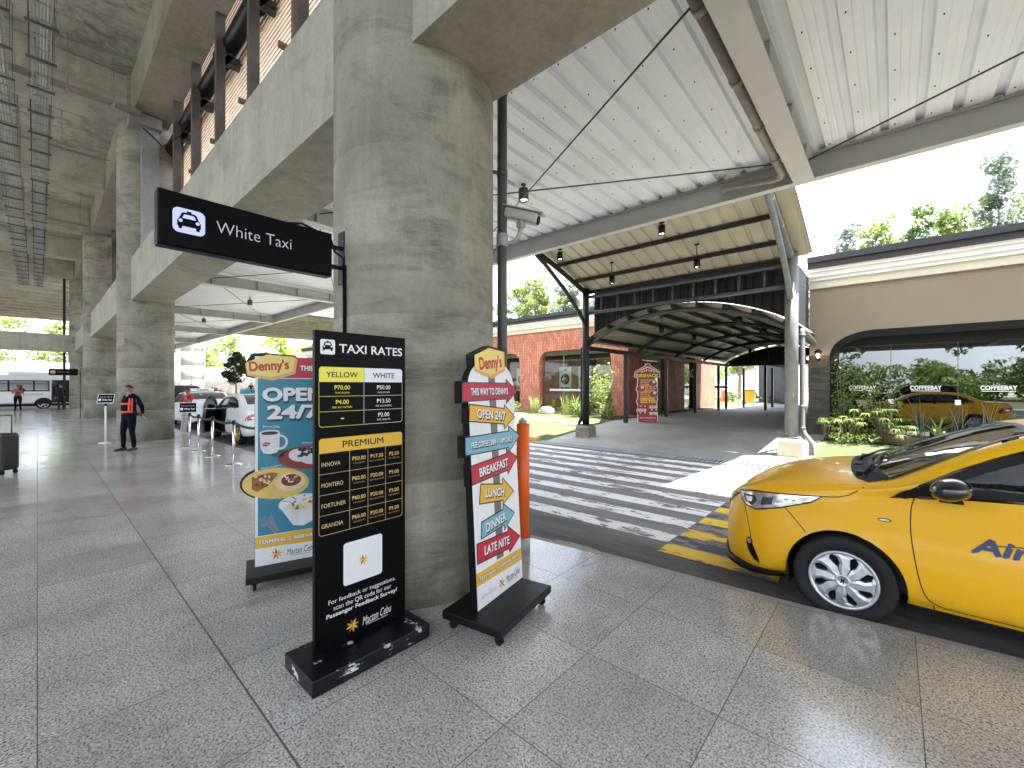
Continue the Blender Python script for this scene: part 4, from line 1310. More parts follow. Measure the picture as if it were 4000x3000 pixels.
mb = MB(); mb.box(*[v for p in zip(sl(SX + 0.31, SY + 0.33, 0.1), sl(16, 21, 0.3)) for v in p]); mb.build('indoor_floor', plain('dark_indoor_floor', (0.12, 0.11, 0.1), 0.4), cs_)
e = empty('shop_counter', (0.85, 15.6, 0.3), 0, 'cream counter block just inside the coffee shop glass', 'counter')
MB().box(-0.5, 0.5, -0.3, 0.3, 0.0, 0.78, 0, None, 0.02).build('counter_body', plain('cream_laminate', (0.75, 0.7, 0.55), 0.5), e)
MB().box(-0.53, 0.53, -0.33, 0.33, 0.782, 0.82, 0, None, 0.01).build('counter_top', M_TRIM, e)

def lantern(x, y, z, rz, lb):
    e = empty('wall_lantern', (x, y, z), rz, lb, 'lantern', 'wall lanterns on the coffee shop')
    mb = MB()
    mb.box(-0.04, 0.04, -0.02, 0.0, -0.14, 0.14)
    mb.bar((0, -0.01, 0.1), (0, -0.13, 0.13), 0.02, 0.02)
    mb.lathe([(0.0, 0.17), (0.03, 0.15), (0.1, 0.09), (0.1, 0.075), (0.0, 0.075)], 8, 0, Matrix.Translation((0, -0.13, 0)))
    for k in range(4):
        a = R(45 + 90 * k)
        mb.bar((0.075 * math.cos(a), -0.13 + 0.075 * math.sin(a), 0.08), (0.055 * math.cos(a), -0.13 + 0.055 * math.sin(a), -0.12), 0.012, 0.012)
    mb.box(-0.055, 0.055, -0.185, -0.075, -0.135, -0.12)
    mb.build('frame', M_BLACK, e)
    mb = MB(); mb.lathe([(0.0, 0.05), (0.035, 0.03), (0.042, -0.03), (0.0, -0.08)], 12, 0, Matrix.Translation((0, -0.13, 0)))
    mb.build('bulb', M_WARM, e)
lantern(-1.545, SY - 0.037, 2.44, 0, 'lit black lantern on the front of the dark stone pillar')
lantern(SX - 0.002, 15.3, 2.44, R(-90), 'lit black lantern on the walkway side of the coffee shop')

# grey wall closing the view at the end of the walkway
gw = MB().box(0, 6.9, 0, 0.25, -0.1, 4.3).box(-0.02, 6.92, -0.03, 0.28, 4.302, 4.4)
o = gw.build('grey_wall', plain('blue_grey_render', (0.03, 0.035, 0.044), 0.85, 0, 0.15, 1.5))
o.location = (-8.6, 41, 0.3); o.rotation_euler = (0, 0, math.atan2(-6, 3.3))
tag(o, 'plain blue grey wall at the far end of the covered walkway', 'wall')
# ------------------------------------------------------------------ signs and boards
M_SIGNBLK = plain('sign_black', (0.0035, 0.0038, 0.0045), 0.35, 0, 0.15, 3, spec=0.07)
M_PRINTW = plain('print_white', (0.78, 0.78, 0.8), 0.45, 0, 0.03, 3)
M_PRINTK = plain('print_black', (0.006, 0.006, 0.008), 0.45, 0, 0.1, 3)
M_PRINTR = plain('print_red', (0.52, 0.025, 0.05), 0.45, 0, 0.06, 3)
M_PRINTY = plain('print_golden', (0.75, 0.43, 0.035), 0.45, 0, 0.05, 3)
M_PRINTLY = plain('print_lemon', (0.8, 0.7, 0.06), 0.45, 0, 0.04, 3)
M_PRINTB = plain('print_sky_blue', (0.17, 0.42, 0.52), 0.45, 0, 0.05, 3)
M_PRINTN = plain('print_navy', (0.02, 0.05, 0.1), 0.45, 0, 0.05, 3)
M_PRINTG = plain('print_grey', (0.16, 0.15, 0.15), 0.45, 0, 0.05, 3)
M_PRINTO = plain('print_amber_line', (0.75, 0.5, 0.22), 0.45, 0, 0.05, 3)
M_TEAL = plain('print_teal', (0.035, 0.22, 0.33), 0.4, 0, 0.06, 2)
M_HEX = plain('print_pale_yellow', (0.8, 0.62, 0.17), 0.45, 0, 0.04, 3)
M_HEXD = plain('print_tan', (0.68, 0.42, 0.12), 0.45, 0, 0.05, 3)
M_DENNY = plain('print_brick_red', (0.5, 0.04, 0.03), 0.45, 0, 0.06, 3)
M_EMITW = emissive('backlit_white', (0.5, 0.56, 1.0), 0.17, 0.05)
M_EMITT = emissive('backlit_letters', (0.6, 0.6, 0.72), 0.11, 0.05)

def taxi_icon(mb, cx, cy, s, mi, bg, d=-0.004):
    """front view of a cab, dark on light"""
    def q(pts): return [(cx + x * s, cy + y * s) for x, y in pts]
    def sym(h): return h + [(-x, y) for x, y in reversed(h)]
    mb.face2(q(sym([(0.37, -0.20), (0.37, -0.02), (0.33, 0.07), (0.27, 0.10)])[::1]), d, mi)
    mb.face2(q(sym([(0.31, 0.09), (0.235, 0.285), (0.17, 0.33)])), d, mi)
    mb.face2(q(rrect(-0.075, 0.075, 0.32, 0.395, 0.02)), d, mi)
    mb.face2(q(sym([(0.215, 0.105), (0.168, 0.235), (0.14, 0.255)])), d - 0.001, bg)
    for k in (-1, 1):
        mb.face2([(cx + k * 0.265 * s + x * s * 0.062, cy + 0.0 * s + y * s * 0.062) for x, y in ellipse(0, 0, 1, 1, 18)], d - 0.001, bg)
        mb.face2(q(rrect(k * 0.275 - 0.062, k * 0.275 + 0.062, -0.305, -0.17, 0.05)), d, mi)
def flower(mb, cx, cy, s, d, mis, n=8):
    for k in range(n):
        a = 2 * PI * k / n + 0.2
        c, sn = math.cos(a), math.sin(a)
        pts = [(0.02, 0), (0.3, 0.13), (0.62, 0.13), (1.0, 0), (0.62, -0.13), (0.3, -0.13)]
        mb.face2([(cx + s * (x * c - y * sn), cy + s * (x * sn + y * c)) for x, y in pts], d - 0.0002 * k, mis[k % len(mis)])
M_FLO = [plain('petal_orange', (0.75, 0.3, 0.03), 0.5), plain('petal_yellow', (0.8, 0.55, 0.06), 0.5), plain('petal_maroon', (0.35, 0.06, 0.03), 0.5)]

# ---- hanging taxi sign
def taxi_sign(loc, body, label, bright, emits):
    e = empty('hanging_sign', loc, R(90), label, 'sign', 'taxi signs bracketed to columns')
    mb = MB()
    mb.box(-0.497, 0.497, 0.012, 0.10, 0.0, 0.317, 0, None, 0.006)
    mb.box(-0.49, 0.49, 0.0, 0.0115, 0.007, 0.31)
    mb.build('sign_box', M_SIGNBLK, e)
    mb = MB()
    mb.face2(rrect(-0.431, -0.277, 0.085, 0.227, 0.03), -0.002, 0)
    taxi_icon(mb, -0.354, 0.154, 0.152, 1, 0, -0.003)
    mb.build('icon', [emits[0], M_SIGNBLK], e, False)
    mb = MB(); put_text(mb, body, -0.005, 0.165, 0.43, 0.071, -0.002, 0, -0.012)
    mb.build('lettering', emits[1], e, False)
    mb = MB()
    for z in (0.09, 0.235): mb.bar((0.497, 0.055, z), (0.60, 0.055, z), 0.02, 0.028)
    mb.box(0.585, 0.605, 0.01, 0.10, -0.03, 0.36)
    mb.build('bracket', M_BLACK, e)
    mb = MB(); mb.tube([(0.2, 0.06, 0.322), (0.3, 0.05, 0.345), (0.42, 0.06, 0.322), (0.5, 0.05, 0.3), (0.53, 0.04, 0.2), (0.575, 0.0, 0.15), (0.58, -0.01, -0.3), (0.58, -0.01, -0.9)], 0.009, 6)
    mb.tube([(0.58, -0.01, 0.1), (0.583, -0.012, -2.3)], 0.014, 6)
    mb.build('power_cable', M_BLACK, e)
taxi_sign((-3.05, 0.943, 2.398), 'White Taxi', 'black lit White Taxi sign on the big column with a pale blue cab icon', True, (M_EMITW, M_EMITT))
taxi_sign((-30.4, 0.86, 2.13), 'Yellow Taxi', 'small distant black Yellow Taxi sign with an orange icon', False, (emissive('backlit_orange', (0.8, 0.42, 0.2), 0.12, 0.1), emissive('dim_letters', (0.3, 0.28, 0.25), 0.08, 0.1)))

# ---- taxi rates board
tb = empty('rates_board', (-2.42, 1.337, 0), R(90), 'tall black taxi rates board on a chipped black base', 'sign board')
W2 = 0.297
def chipped():
    t = NT('chipped_black_paint')
    v = t.coord()
    g = t.n('ShaderNodeTexCoord')
    n1 = t.noise(t.coord(scale=(1, 1, 2.6)), 7, 8, 0.7)
    ed = t.n('ShaderNodeNewGeometry')
    pt = t.ramp(ed.outputs['Pointiness'], [(0.5, 0.0), (0.53, 1.0)])
    f = t.ramp(n1, [(0.595, 0.0), (0.61, 1.0)])
    n2 = t.noise(v, 3, 4)
    t.set(color=t.mix(f, t.ramp(n2, [(0.3, (0.003, 0.004, 0.006)), (0.7, (0.009, 0.011, 0.015))]), (0.62, 0.62, 0.62)), rough=0.3, spec=0.3)
    t.bump(n1, 0.3, 0.01)
    return t.m
MB().box(-0.40, 0.335, -0.215, 0.155, 0.0, 0.088, 0, None, 0.006).build('base', chipped(), tb)
MB().box(-W2, W2, 0.0, 0.034, 0.0885, 1.918, 0, None, 0.003).build('panel', M_SIGNBLK, tb)
d1, d2, d3 = -0.0012, -0.0022, -0.0032
fx = lambda t: -W2 + 2 * W2 * t
mb = MB()
mb.face2(rrect(fx(0.05), fx(0.195), 1.782, 1.868, 0.011), d1, 0)
taxi_icon(mb, (fx(0.05) + fx(0.195)) / 2, 1.827, 0.082, 1, 0, d2)
mb.build('icon', [M_PRINTW, M_SIGNBLK], tb, False)
def half_round(x0, x1, y0, y1, r, tl, tr, bl=False, br=False):
    p = []
    for (cx, cy, a, on) in ((x1, y1, 0, tr), (x0, y1, 90, tl), (x0, y0, 180, bl), (x1, y0, 270, br)):
        if not on: p.append((cx, cy)); continue
        ox = cx - r if a in (0, 270) else cx + r
        oy = cy - r if a in (0, 90) else cy + r
        for k in range(6): p.append((ox + r * math.cos(R(a + 18 * k)), oy + r * math.sin(R(a + 18 * k))))
    return p
X0, XD, X1 = fx(0.038), fx(0.5), fx(0.958)
# coloured heads
mb = MB(); mb.face2(half_round(X0, XD, 1.624, 1.711, 0.018, True, False), d1); mb.build('yellow_header', M_PRINTLY, tb, False)
mb = MB(); mb.face2(half_round(XD + 0.002, X1, 1.624, 1.711, 0.018, False, True), d1); mb.build('white_header', M_PRINTW, tb, False)
mb = MB(); mb.face2(half_round(X0, X1, 1.215, 1.30, 0.018, True, True), d1); mb.build('premium_header', M_PRINTY, tb, False)
def line(mb, x0, y0, x1, y1, t=0.0022, mi=0, d=d1):
    if abs(x1 - x0) > abs(y1 - y0): mb.face2([(x0, y0 - t / 2), (x1, y0 - t / 2), (x1, y1 + t / 2), (x0, y1 + t / 2)], d, mi)
    else: mb.face2([(x0 - t / 2, y0), (x0 + t / 2, y0), (x1 + t / 2, y1), (x1 - t / 2, y1)], d, mi)
def curve_corner(mb, cx, cy, r, a0, t=0.0022, mi=0, d=d1):
    o_ = [(cx + (r + t / 2) * math.cos(R(a0 + 15 * k)), cy + (r + t / 2) * math.sin(R(a0 + 15 * k))) for k in range(7)]
    i_ = [(cx + (r - t / 2) * math.cos(R(a0 + 15 * k)), cy + (r - t / 2) * math.sin(R(a0 + 15 * k))) for k in range(7)]
    mb.face2(o_ + i_[::-1], d, mi)
mb = MB()
r = 0.018
for y in (1.541, 1.453): line(mb, X0, y, XD, y, mi=0); line(mb, XD, y, X1, y, mi=1)
line(mb, X0, 1.366 + r, X0, 1.624, mi=0); line(mb, X1, 1.366 + r, X1, 1.624, mi=1); line(mb, XD, 1.366, XD, 1.624, mi=1)
line(mb, X0 + r, 1.366, XD, 1.366, mi=0); line(mb, XD, 1.366, X1 - r, 1.366, mi=1)
curve_corner(mb, X0 + r, 1.366 + r, r, 180, mi=0); curve_corner(mb, X1 - r, 1.366 + r, r, 270, mi=1)
PX = [fx(0.345), fx(0.545), fx(0.75)]
PY = [1.096, 0.977, 0.860, 0.747]
for y in PY[:3]: line(mb, X0, y, X1, y, mi=2)
line(mb, X0 + r, PY[3], X1 - r, PY[3], mi=2)
for x in (X0, X1): line(mb, x, PY[3] + r, x, 1.215, mi=2)
for x in PX: line(mb, x, PY[3], x, 1.215, mi=2)
curve_corner(mb, X0 + r, PY[3] + r, r, 180, mi=2); curve_corner(mb, X1 - r, PY[3] + r, r, 270, mi=2)
mb.build('table_lines', [M_PRINTLY, M_PRINTW, M_PRINTO], tb, False)
def peso(mb, num, cx, cy, h, mi, bold=0.012):
    w_ = h * (0.62 * len(num) + 0.55)
    put_text(mb, 'P' + num, cx, cy, w_, h, d2, mi, bold)
    x0 = cx - w_ / 2
    for k in (0.62, 0.8): line(mb, x0 - h * 0.1, cy - h / 2 + h * k, x0 + h * 0.72, cy - h / 2 + h * k, h * 0.07, mi, d3)
mb = MB()
put_text(mb, 'TAXI RATES', (fx(0.235) + fx(0.958)) / 2, 1.822, fx(0.958) - fx(0.235), 0.053, d1, 0, 0.018)
put_text(mb, 'YELLOW', (X0 + XD) / 2, 1.667, 0.195, 0.033, d2, 1, 0.016)
put_text(mb, 'WHITE', (XD + X1) / 2, 1.667, 0.155, 0.033, d2, 1, 0.016)
put_text(mb, 'PREMIUM', (X0 + X1) / 2, 1.257, 0.27, 0.04, d2, 1, 0.014)
c1, c2 = (X0 + XD) / 2, (XD + X1) / 2
for y, a, b, c, d_ in ((1.582, '70.00', 'FLAG DOWN', '50.00', 'FLAG DOWN'), (1.497, '4.00', 'PER 300 METERS', '13.50', 'PER KILOMETER'), (1.41, None, None, '2.00', 'PER MINUTE')):
    if a:
        peso(mb, a, c1, y + 0.010, 0.026, 2); put_text(mb, b, c1, y - 0.021, 0.0072 * len(b) + 0.02, 0.0105, d2, 2)
    else: line(mb, c1 - 0.01, y, c1 + 0.01, y, 0.006, 2, d2)
    peso(mb, c, c2, y + 0.010, 0.026, 0); put_text(mb, d_, c2, y - 0.021, 0.0072 * len(d_) + 0.02, 0.0105, d2, 0)
for i, (nm, a, b, c) in enumerate((('INNOVA', '50.00', '17.50', '2.50'), ('MONTERO', '60.00', '20.00', '3.00'), ('FORTUNER', '60.00', '20.00', '3.00'), ('GRANDIA', '60.00', '20.00', '3.00'))):
    yt = [1.215] + PY
    y = (yt[i] + yt[i + 1]) / 2
    w_ = 0.0165 * len(nm) + 0.012
    put_text(mb, nm, X0 + 0.014 + w_ / 2, y - 0.004, w_, 0.024, d2, 3, 0.004)
    for x0_, x1_, v, u in ((PX[0], PX[1], a, 'FLAG DOWN'), (PX[1], PX[2], b, 'PER KILOMETER'), (PX[2], X1, c, 'PER MINUTE')):
        xc = (x0_ + x1_) / 2
        peso(mb, v, xc, y + 0.009, 0.0235, 4)
        put_text(mb, u, xc, y - 0.02, min(0.104, 0.0068 * len(u) + 0.012), 0.0085, d2, 5)
for y, s, w_, bo in ((0.348, 'For feedback or suggestions,', 0.44, 0.0), (0.309, 'scan the QR code for our', 0.38, 0.0), (0.27, 'Passenger Feedback Survey!', 0.465, 0.022)):
    put_text(mb, s, 0.0, y, w_, 0.033, d1, 0, bo)
put_text(mb, 'Mactan Cebu', 0.09, 0.167, 0.2, 0.05, d1, 0, 0.0, R(3), 0.35)
put_text(mb, 'INTERNATIONAL AIRPORT', 0.09, 0.133, 0.15, 0.009, d1, 0)
mb.build('lettering', [M_PRINTW, M_PRINTK, M_PRINTLY, M_PRINTO, plain('print_gold_price', (0.78, 0.48, 0.16), 0.45), plain('print_dim_gold', (0.4, 0.29, 0.14), 0.5)], tb, False)
# white card (its code is left blank) and the flower emblems
mb = MB(); mb.face2(rrect(fx(0.28), fx(0.71), 0.415, 0.668, 0.018), d1); mb.build('white_card', M_PRINTW, tb, False)
mb = MB(); flower(mb, -0.005, 0.54, 0.034, d2, [0, 1, 2]); flower(mb, -0.075, 0.165, 0.042, d2, [0, 1, 2])
mb.build('flower_emblem', M_FLO, tb, False)

# ---- arrow board
def base_board(e, x0, x1, y0, y1, z0=0.075, z1=0.128):
    MB().box(x0, x1, y0, y1, z0, z1, 0, None, 0.006).build('base', M_BLACK, e)
    for sx in (x0 + 0.06, x1 - 0.06):
        for sy in (y0 + 0.05, y1 - 0.05):
            mb = MB(); mb.box(sx - 0.022, sx + 0.022, sy - 0.03, sy + 0.03, 0.055, z0 - 0.001)
            mb.tube([(sx - 0.012, sy, 0.027), (sx + 0.012, sy, 0.027)], 0.027, 14)
            mb.build('castor', M_BLACKMAT, e)
DEN_HEX = [(-0.216, 1.809), (-0.036, 1.876), (0.172, 1.86), (0.166, 1.717), (-0.015, 1.654), (-0.216, 1.705)]
def grow(poly, k):
    cx = sum(p[0] for p in poly) / len(poly); cy = sum(p[1] for p in poly) / len(poly)
    out = []
    n = len(poly)
    area = sum(poly[i][0] * poly[(i + 1) % n][1] - poly[(i + 1) % n][0] * poly[i][1] for i in range(n))
    sg = 1 if area > 0 else -1
    for i in range(n):
        a = Vector(poly[i - 1]); b = Vector(poly[i]); c = Vector(poly[(i + 1) % n])
        e1 = (b - a).normalized(); e2 = (c - b).normalized()
        n1 = Vector((e1.y, -e1.x)) * sg; n2 = Vector((e2.y, -e2.x)) * sg
        m_ = n1 + n2
        if m_.length < 1e-4: m_ = n1
        m_.normalize()
        q = b + m_ * min(k / max(0.35, m_.dot(n1)), k * 2.2)
        out.append((q.x, q.y))
    return out
ARROWS = [
 ('red_arrow', M_PRINTR, 'THIS WAY TO DENNYS', [(-0.355, 1.621), (-0.362, 1.506), (0.177, 1.509), (0.175, 1.48), (0.328, 1.563), (0.185, 1.646), (0.183, 1.62)], 0.47, 0.052),
 ('yellow_arrow', M_PRINTY, 'OPEN 24/7', [(-0.287, 1.477), (-0.299, 1.373), (0.129, 1.323), (0.127, 1.29), (0.276, 1.368), (0.143, 1.454), (0.14, 1.43)], 0.36, 0.066),
 ('blue_arrow', M_PRINTB, 'FREE COFFEE 12NN - 11AM DAILY', [(-0.349, 1.264), (-0.355, 1.154), (0.18, 1.143), (0.178, 1.111), (0.334, 1.215), (0.189, 1.294), (0.187, 1.259)], 0.52, 0.04),
 ('red_arrow', M_PRINTR, 'BREAKFAST', [(-0.301, 1.071), (-0.299, 0.955), (0.146, 0.979), (0.149, 0.953), (0.285, 1.052), (0.142, 1.128), (0.145, 1.095)], 0.37, 0.062),
 ('yellow_arrow', M_PRINTY, 'LUNCH', [(-0.201, 0.935), (-0.224, 0.814), (0.065, 0.774), (0.063, 0.748), (0.207, 0.808), (0.073, 0.924), (0.067, 0.884)], 0.24, 0.06),
 ('blue_arrow', M_PRINTB, 'DINNER', [(-0.211, 0.683), (-0.221, 0.583), (0.069, 0.597), (0.067, 0.565), (0.205, 0.646), (0.063, 0.739), (0.061, 0.703)], 0.26, 0.062),
 ('red_arrow', M_PRINTR, 'LATE NITE', [(-0.273, 0.556), (-0.276, 0.434), (0.112, 0.412), (0.124, 0.384), (0.266, 0.451), (0.114, 0.564), (0.112, 0.529)], 0.32, 0.062)]
def arrow_board(loc, rz, label):
    root = empty('arrow_board', loc, rz, label, 'sign board', 'white arrow direction boards')
    base_board(root, -0.40, 0.29, -0.245, 0.215)
    lean = Matrix.Translation((0, 0, 0.128)) @ Matrix.Rotation(R(-3.2), 4, 'X') @ Matrix.Translation((0, 0, -0.128))
    outl = [(-0.297, 0.132), (0.287, 0.132), (0.287, 1.60)]
    for k in range(9):
        a = R(90 * k / 8); outl.append((0.287 - 0.20 + 0.20 * math.cos(a), 1.60 + 0.17 * math.sin(a)))
    for k in range(9):
        a = R(90 + 90 * k / 8); outl.append((-0.297 + 0.20 + 0.20 * math.cos(a), 1.60 + 0.17 * math.sin(a)))
    outl.append((-0.297, 1.60))
    mb = MB(); mb.prism(outl, 0.0, 0.055, 1, lean, 'y'); mb.prism(grow(DEN_HEX, 0.016), 0.002, 0.053, 1, lean, 'y')
    for nm, m_, tx, pl, w_, h_ in ARROWS: mb.prism(grow(pl, 0.016), 0.003, 0.052, 1, lean, 'y')
    mb.build('panel', [M_PRINTW, M_BLACK], root)
    mb = MB(); mb.face2(outl, -0.001, 0, lean); mb.build('face', M_PRINTW, root, False)
    mb = MB(); mb.face2([(-0.051, 0.38), (0.038, 0.378), (0.032, 1.70), (-0.053, 1.70)], -0.0018, 0, lean); mb.build('post_graphic', M_PRINTG, root, False)
    for i, (nm, m_, tx, pl, w_, h_) in enumerate(ARROWS):
        mb = MB(); mb.face2(grow(pl, 0.008), -0.0030, 1, lean); mb.face2(pl, -0.0038, 0, lean)
        a = Vector(pl[0]); b = Vector(pl[1]); c = Vector(pl[2]); d = Vector(pl[6])
        ml = (a + b) / 2; mr = (c + d) / 2
        ct = ml * 0.44 + mr * 0.56 + Vector((0.02, 0))
        rot = math.atan2(mr.y - ml.y, mr.x - ml.x)
        t_ = MB()
        put_text(t_, tx, ct.x + 0.006, ct.y - 0.007, w_ + 0.006, h_ + 0.006, -0.0046, 1, 0.06, rot)
        put_text(t_, tx, ct.x, ct.y, w_, h_, -0.0054, 2, 0.035, rot)
        mb.add([lean @ v for v in t_.v], t_.f); mb.m[-len(t_.f):] = t_.m
        mb.build(nm, [m_, M_PRINTK if i != 0 else M_PRINTN, M_PRINTW], root, False)
    denny_logo(root, DEN_HEX, lean, -0.0062, (-0.165, 0.125), (1.70, 1.82), R(6))
    mb = MB(); mb.face2([(-0.297, 0.287), (0.287, 0.268), (0.287, 0.36), (-0.297, 0.372)], -0.0018, 0, lean); mb.build('yellow_band', M_PRINTY, root, False)
    t_ = MB(); put_text(t_, 'TERMINAL 2, ARRIVAL AREA', -0.01, 0.321, 0.53, 0.035, -0.0034, 0, 0.045)
    put_text(t_, 'TERMINAL 2, ARRIVAL AREA', -0.01, 0.322, 0.52, 0.03, -0.0042, 1, 0.025)
    put_text(t_, 'Mactan Cebu', 0.155, 0.205, 0.19, 0.05, -0.0018, 0, 0.0, R(2), 0.35)
    put_text(t_, 'INTERNATIONAL AIRPORT', 0.155, 0.168, 0.13, 0.008, -0.0018, 2)
    put_text(t_, 'THE', -0.15, 0.222, 0.03, 0.012, -0.0018, 2)
    put_text(t_, 'BISTRO GROUP', -0.16, 0.198, 0.175, 0.02, -0.0018, 2)
    mb = MB(); mb.add([lean @ v for v in t_.v], t_.f); mb.m[:] = t_.m
    mb.build('lettering', [M_PRINTK, M_PRINTW, plain('print_mid_grey', (0.35, 0.34, 0.34), 0.5)], root, False)
    mb = MB(); t_ = MB(); flower(t_, 0.0, 0.2, 0.045, -0.0018, [0, 1, 2], 6); mb.add([lean @ v for v in t_.v], t_.f); mb.m[:] = t_.m
    mb.build('flower_emblem', M_FLO, root, False)
    return root
def denny_logo(root, hexp, M, d, xr, zr, rot, th=1.0):
    """six sided yellow badge with red lettering"""
    mb = MB()
    mb.face2(hexp, d, 1, M)
    c = (sum(p[0] for p in hexp) / len(hexp), sum(p[1] for p in hexp) / len(hexp))
    mb.face2([(c[0] + (x - c[0]) * 0.93 - 0.008, c[1] + (y - c[1]) * 0.86 + 0.010) for x, y in hexp], d - 0.0008, 0, M)
    b = MB(); put_text(b, "Denny's", (xr[0] + xr[1]) / 2, (zr[0] + zr[1]) / 2, xr[1] - xr[0], zr[1] - zr[0], d - 0.0016, 2, 0.04, rot)
    mb.add([M @ v for v in b.v], b.f, 2)
    mb.build('restaurant_badge', [M_HEX, M_HEXD, M_DENNY], root, False)
arrow_board((-2.072, 2.206, 0), R(100.7), 'white arrow board with stacked red, yellow and blue arrows right of the big column')
arrow_board((-4.3, 37.5, 0.28), R(100.7), 'tiny distant white arrow board past the dark stone pillar')

# ---- blue diner board
bd = empty('diner_board', (-3.883, 1.184, 0), math.atan2(.39, .12), 'blue diner board with food pictures, half hidden behind the taxi rates board', 'sign board')
base_board(bd, -0.06, 0.66, -0.22, 0.2, 0.07, 0.12)
I4 = Matrix.Identity(4)
BH = [(-0.066, 1.784), (0.088, 1.862), (0.289, 1.85), (0.314, 1.825), (0.296, 1.706), (0.126, 1.643), (-0.052, 1.685)]
mb = MB()
mb.prism([(0, 0.1205), (0.6, 0.1205), (0.6, 1.845), (0, 1.845)], 0, 0.05, 0)
mb.prism(grow(BH, 0.012), 0.002, 0.048, 0); mb.prism(grow([(-0.06, 1.78), (-0.02, 1.862), (0.1, 1.87), (0.1, 1.7)], 0.006), 0.003, 0.047, 0)
mb.prism(ellipse(0.157, 0.79, 0.26, 0.145, 36, -0.08), 0.003, 0.047, 0)
mb.build('panel', M_BLACK, bd)
mb = MB(); mb.face2([(0.002, 0.122), (0.598, 0.122), (0.598, 1.843), (0.002, 1.843)], -0.001, 0); mb.face2([(0.022, 0.37), (0.585, 0.37), (0.585, 1.662), (0.022, 1.662)], -0.0018, 1)
mb.face2([(0.05, 1.668), (0.598, 1.668), (0.598, 1.842), (0.05, 1.842)], -0.0018, 2)
mb.face2([(0.002, 0.268), (0.598, 0.256), (0.598, 0.37), (0.002, 0.362)], -0.0024, 3)
mb.build('face', [M_PRINTW, M_TEAL, M_PRINTR, M_PRINTY], bd, False)
denny_logo(bd, BH, I4, -0.0035, (-0.04, 0.25), (1.705, 1.815), R(5))
mb = MB()
for dd, mi, off, bo in ((-0.003, 1, (0.006, -0.014), 0.075), (-0.0038, 0, (0, 0), 0.045)):
    put_text(mb, 'OPEN', 0.287 + off[0], 1.53 + off[1], 0.47 + (0.014 if mi else 0), 0.118 + (0.012 if mi else 0), dd, mi, bo)
    put_text(mb, '24/7', 0.285 + off[0], 1.382 + off[1], 0.4 + (0.014 if mi else 0), 0.12 + (0.012 if mi else 0), dd, mi, bo)
    put_text(mb, 'THIS WAY', 0.45 + off[0] * 0.4, 1.753 + off[1] * 0.4, 0.235, 0.046, dd, mi, bo)
    put_text(mb, 'TERMINAL 2, ARRIVAL AREA', 0.3 + off[0] * 0.2, 0.312 + off[1] * 0.2, 0.55, 0.037, dd, mi, bo * 0.8)
put_text(mb, 'Brewed Coffee', 0.12, 1.264, 0.12, 0.016, -0.0026, 0, 0.01, R(-4))
put_text(mb, 'Blueberry Pancakes', 0.43, 1.112, 0.16, 0.016, -0.0026, 0, 0.01)
put_text(mb, "Mom's Spaghetti", 0.12, 0.93, 0.15, 0.016, -0.0026, 0, 0.01, R(6))
put_text(mb, 'Mactan Cebu', 0.34, 0.203, 0.22, 0.055, -0.0018, 1, 0.0, R(2), 0.35)
put_text(mb, 'INTERNATIONAL AIRPORT', 0.34, 0.165, 0.15, 0.009, -0.0018, 1)
mb.build('lettering', [M_PRINTW, M_PRINTN], bd, False)
mb = MB(); flower(mb, 0.158, 0.199, 0.05, -0.0018, [0, 1, 2], 8); mb.build('flower_emblem', M_FLO, bd, False)
# printed mug
P_WH = plain('print_china', (0.7, 0.7, 0.74), 0.45); P_COF = plain('print_coffee', (0.03, 0.012, 0.008), 0.4); P_SH = plain('print_deep_teal', (0.02, 0.1, 0.15), 0.45)
P_PL = plain('print_plate_red', (0.25, 0.045, 0.03), 0.45); P_YP = plain('print_plate_yellow', (0.72, 0.5, 0.13), 0.45); P_BR = plain('print_crust', (0.3, 0.12, 0.035), 0.5); P_SA = plain('print_sauce', (0.2, 0.03, 0.015), 0.5); P_NO = plain('print_noodle', (0.75, 0.6, 0.36), 0.5); P_BL = plain('print_berry', (0.015, 0.012, 0.03), 0.45); P_GR = plain('print_herb', (0.1, 0.2, 0.04), 0.5); P_ST = plain('print_cutlery', (0.2, 0.24, 0.3), 0.4)
ART = [P_WH, P_COF, P_SH, P_PL, P_YP, P_BR, P_SA, P_NO, P_BL, P_GR, P_ST, M_DENNY]
mb = MB()
mb.face2([(0.09, 1.03), (0.3, 0.96), (0.33, 1.02), (0.2, 1.07)], -0.0024, 2)
o_ = ellipse(0.185, 1.13, 0.055, 0.062, 30); i_ = ellipse(0.183, 1.132, 0.04, 0.046, 30)
for k in range(30):
    mb.face2([o_[k], o_[(k + 1) % 30], i_[(k + 1) % 30], i_[k]], -0.0028, 0)
mb.face2([(0.034, 1.215), (0.182, 1.215), (0.176, 1.08), (0.16, 1.047), (0.11, 1.036), (0.062, 1.047), (0.042, 1.09)], -0.0032, 0)
mb.face2(ellipse(0.108, 1.215, 0.074, 0.023, 26), -0.0036, 0)
mb.face2(ellipse(0.108, 1.21, 0.062, 0.015, 26), -0.004, 1)
mb.face2([(0.055, 1.125), (0.075, 1.137), (0.11, 1.132), (0.107, 1.112), (0.08, 1.1), (0.055, 1.108)], -0.004, 11)
put_text(mb, "Denny's", 0.082, 1.119, 0.042, 0.014, -0.0046, 0, 0.02)
mb.build('mug_picture', ART, bd, False)
r_ = random.Random(4)
mb = MB()
mb.face2(ellipse(0.40, 0.985, 0.235, 0.1, 40, -0.05), -0.0024, 3); mb.face2(ellipse(0.40, 0.995, 0.2, 0.078, 40, -0.05), -0.003, 5 if False else 3)
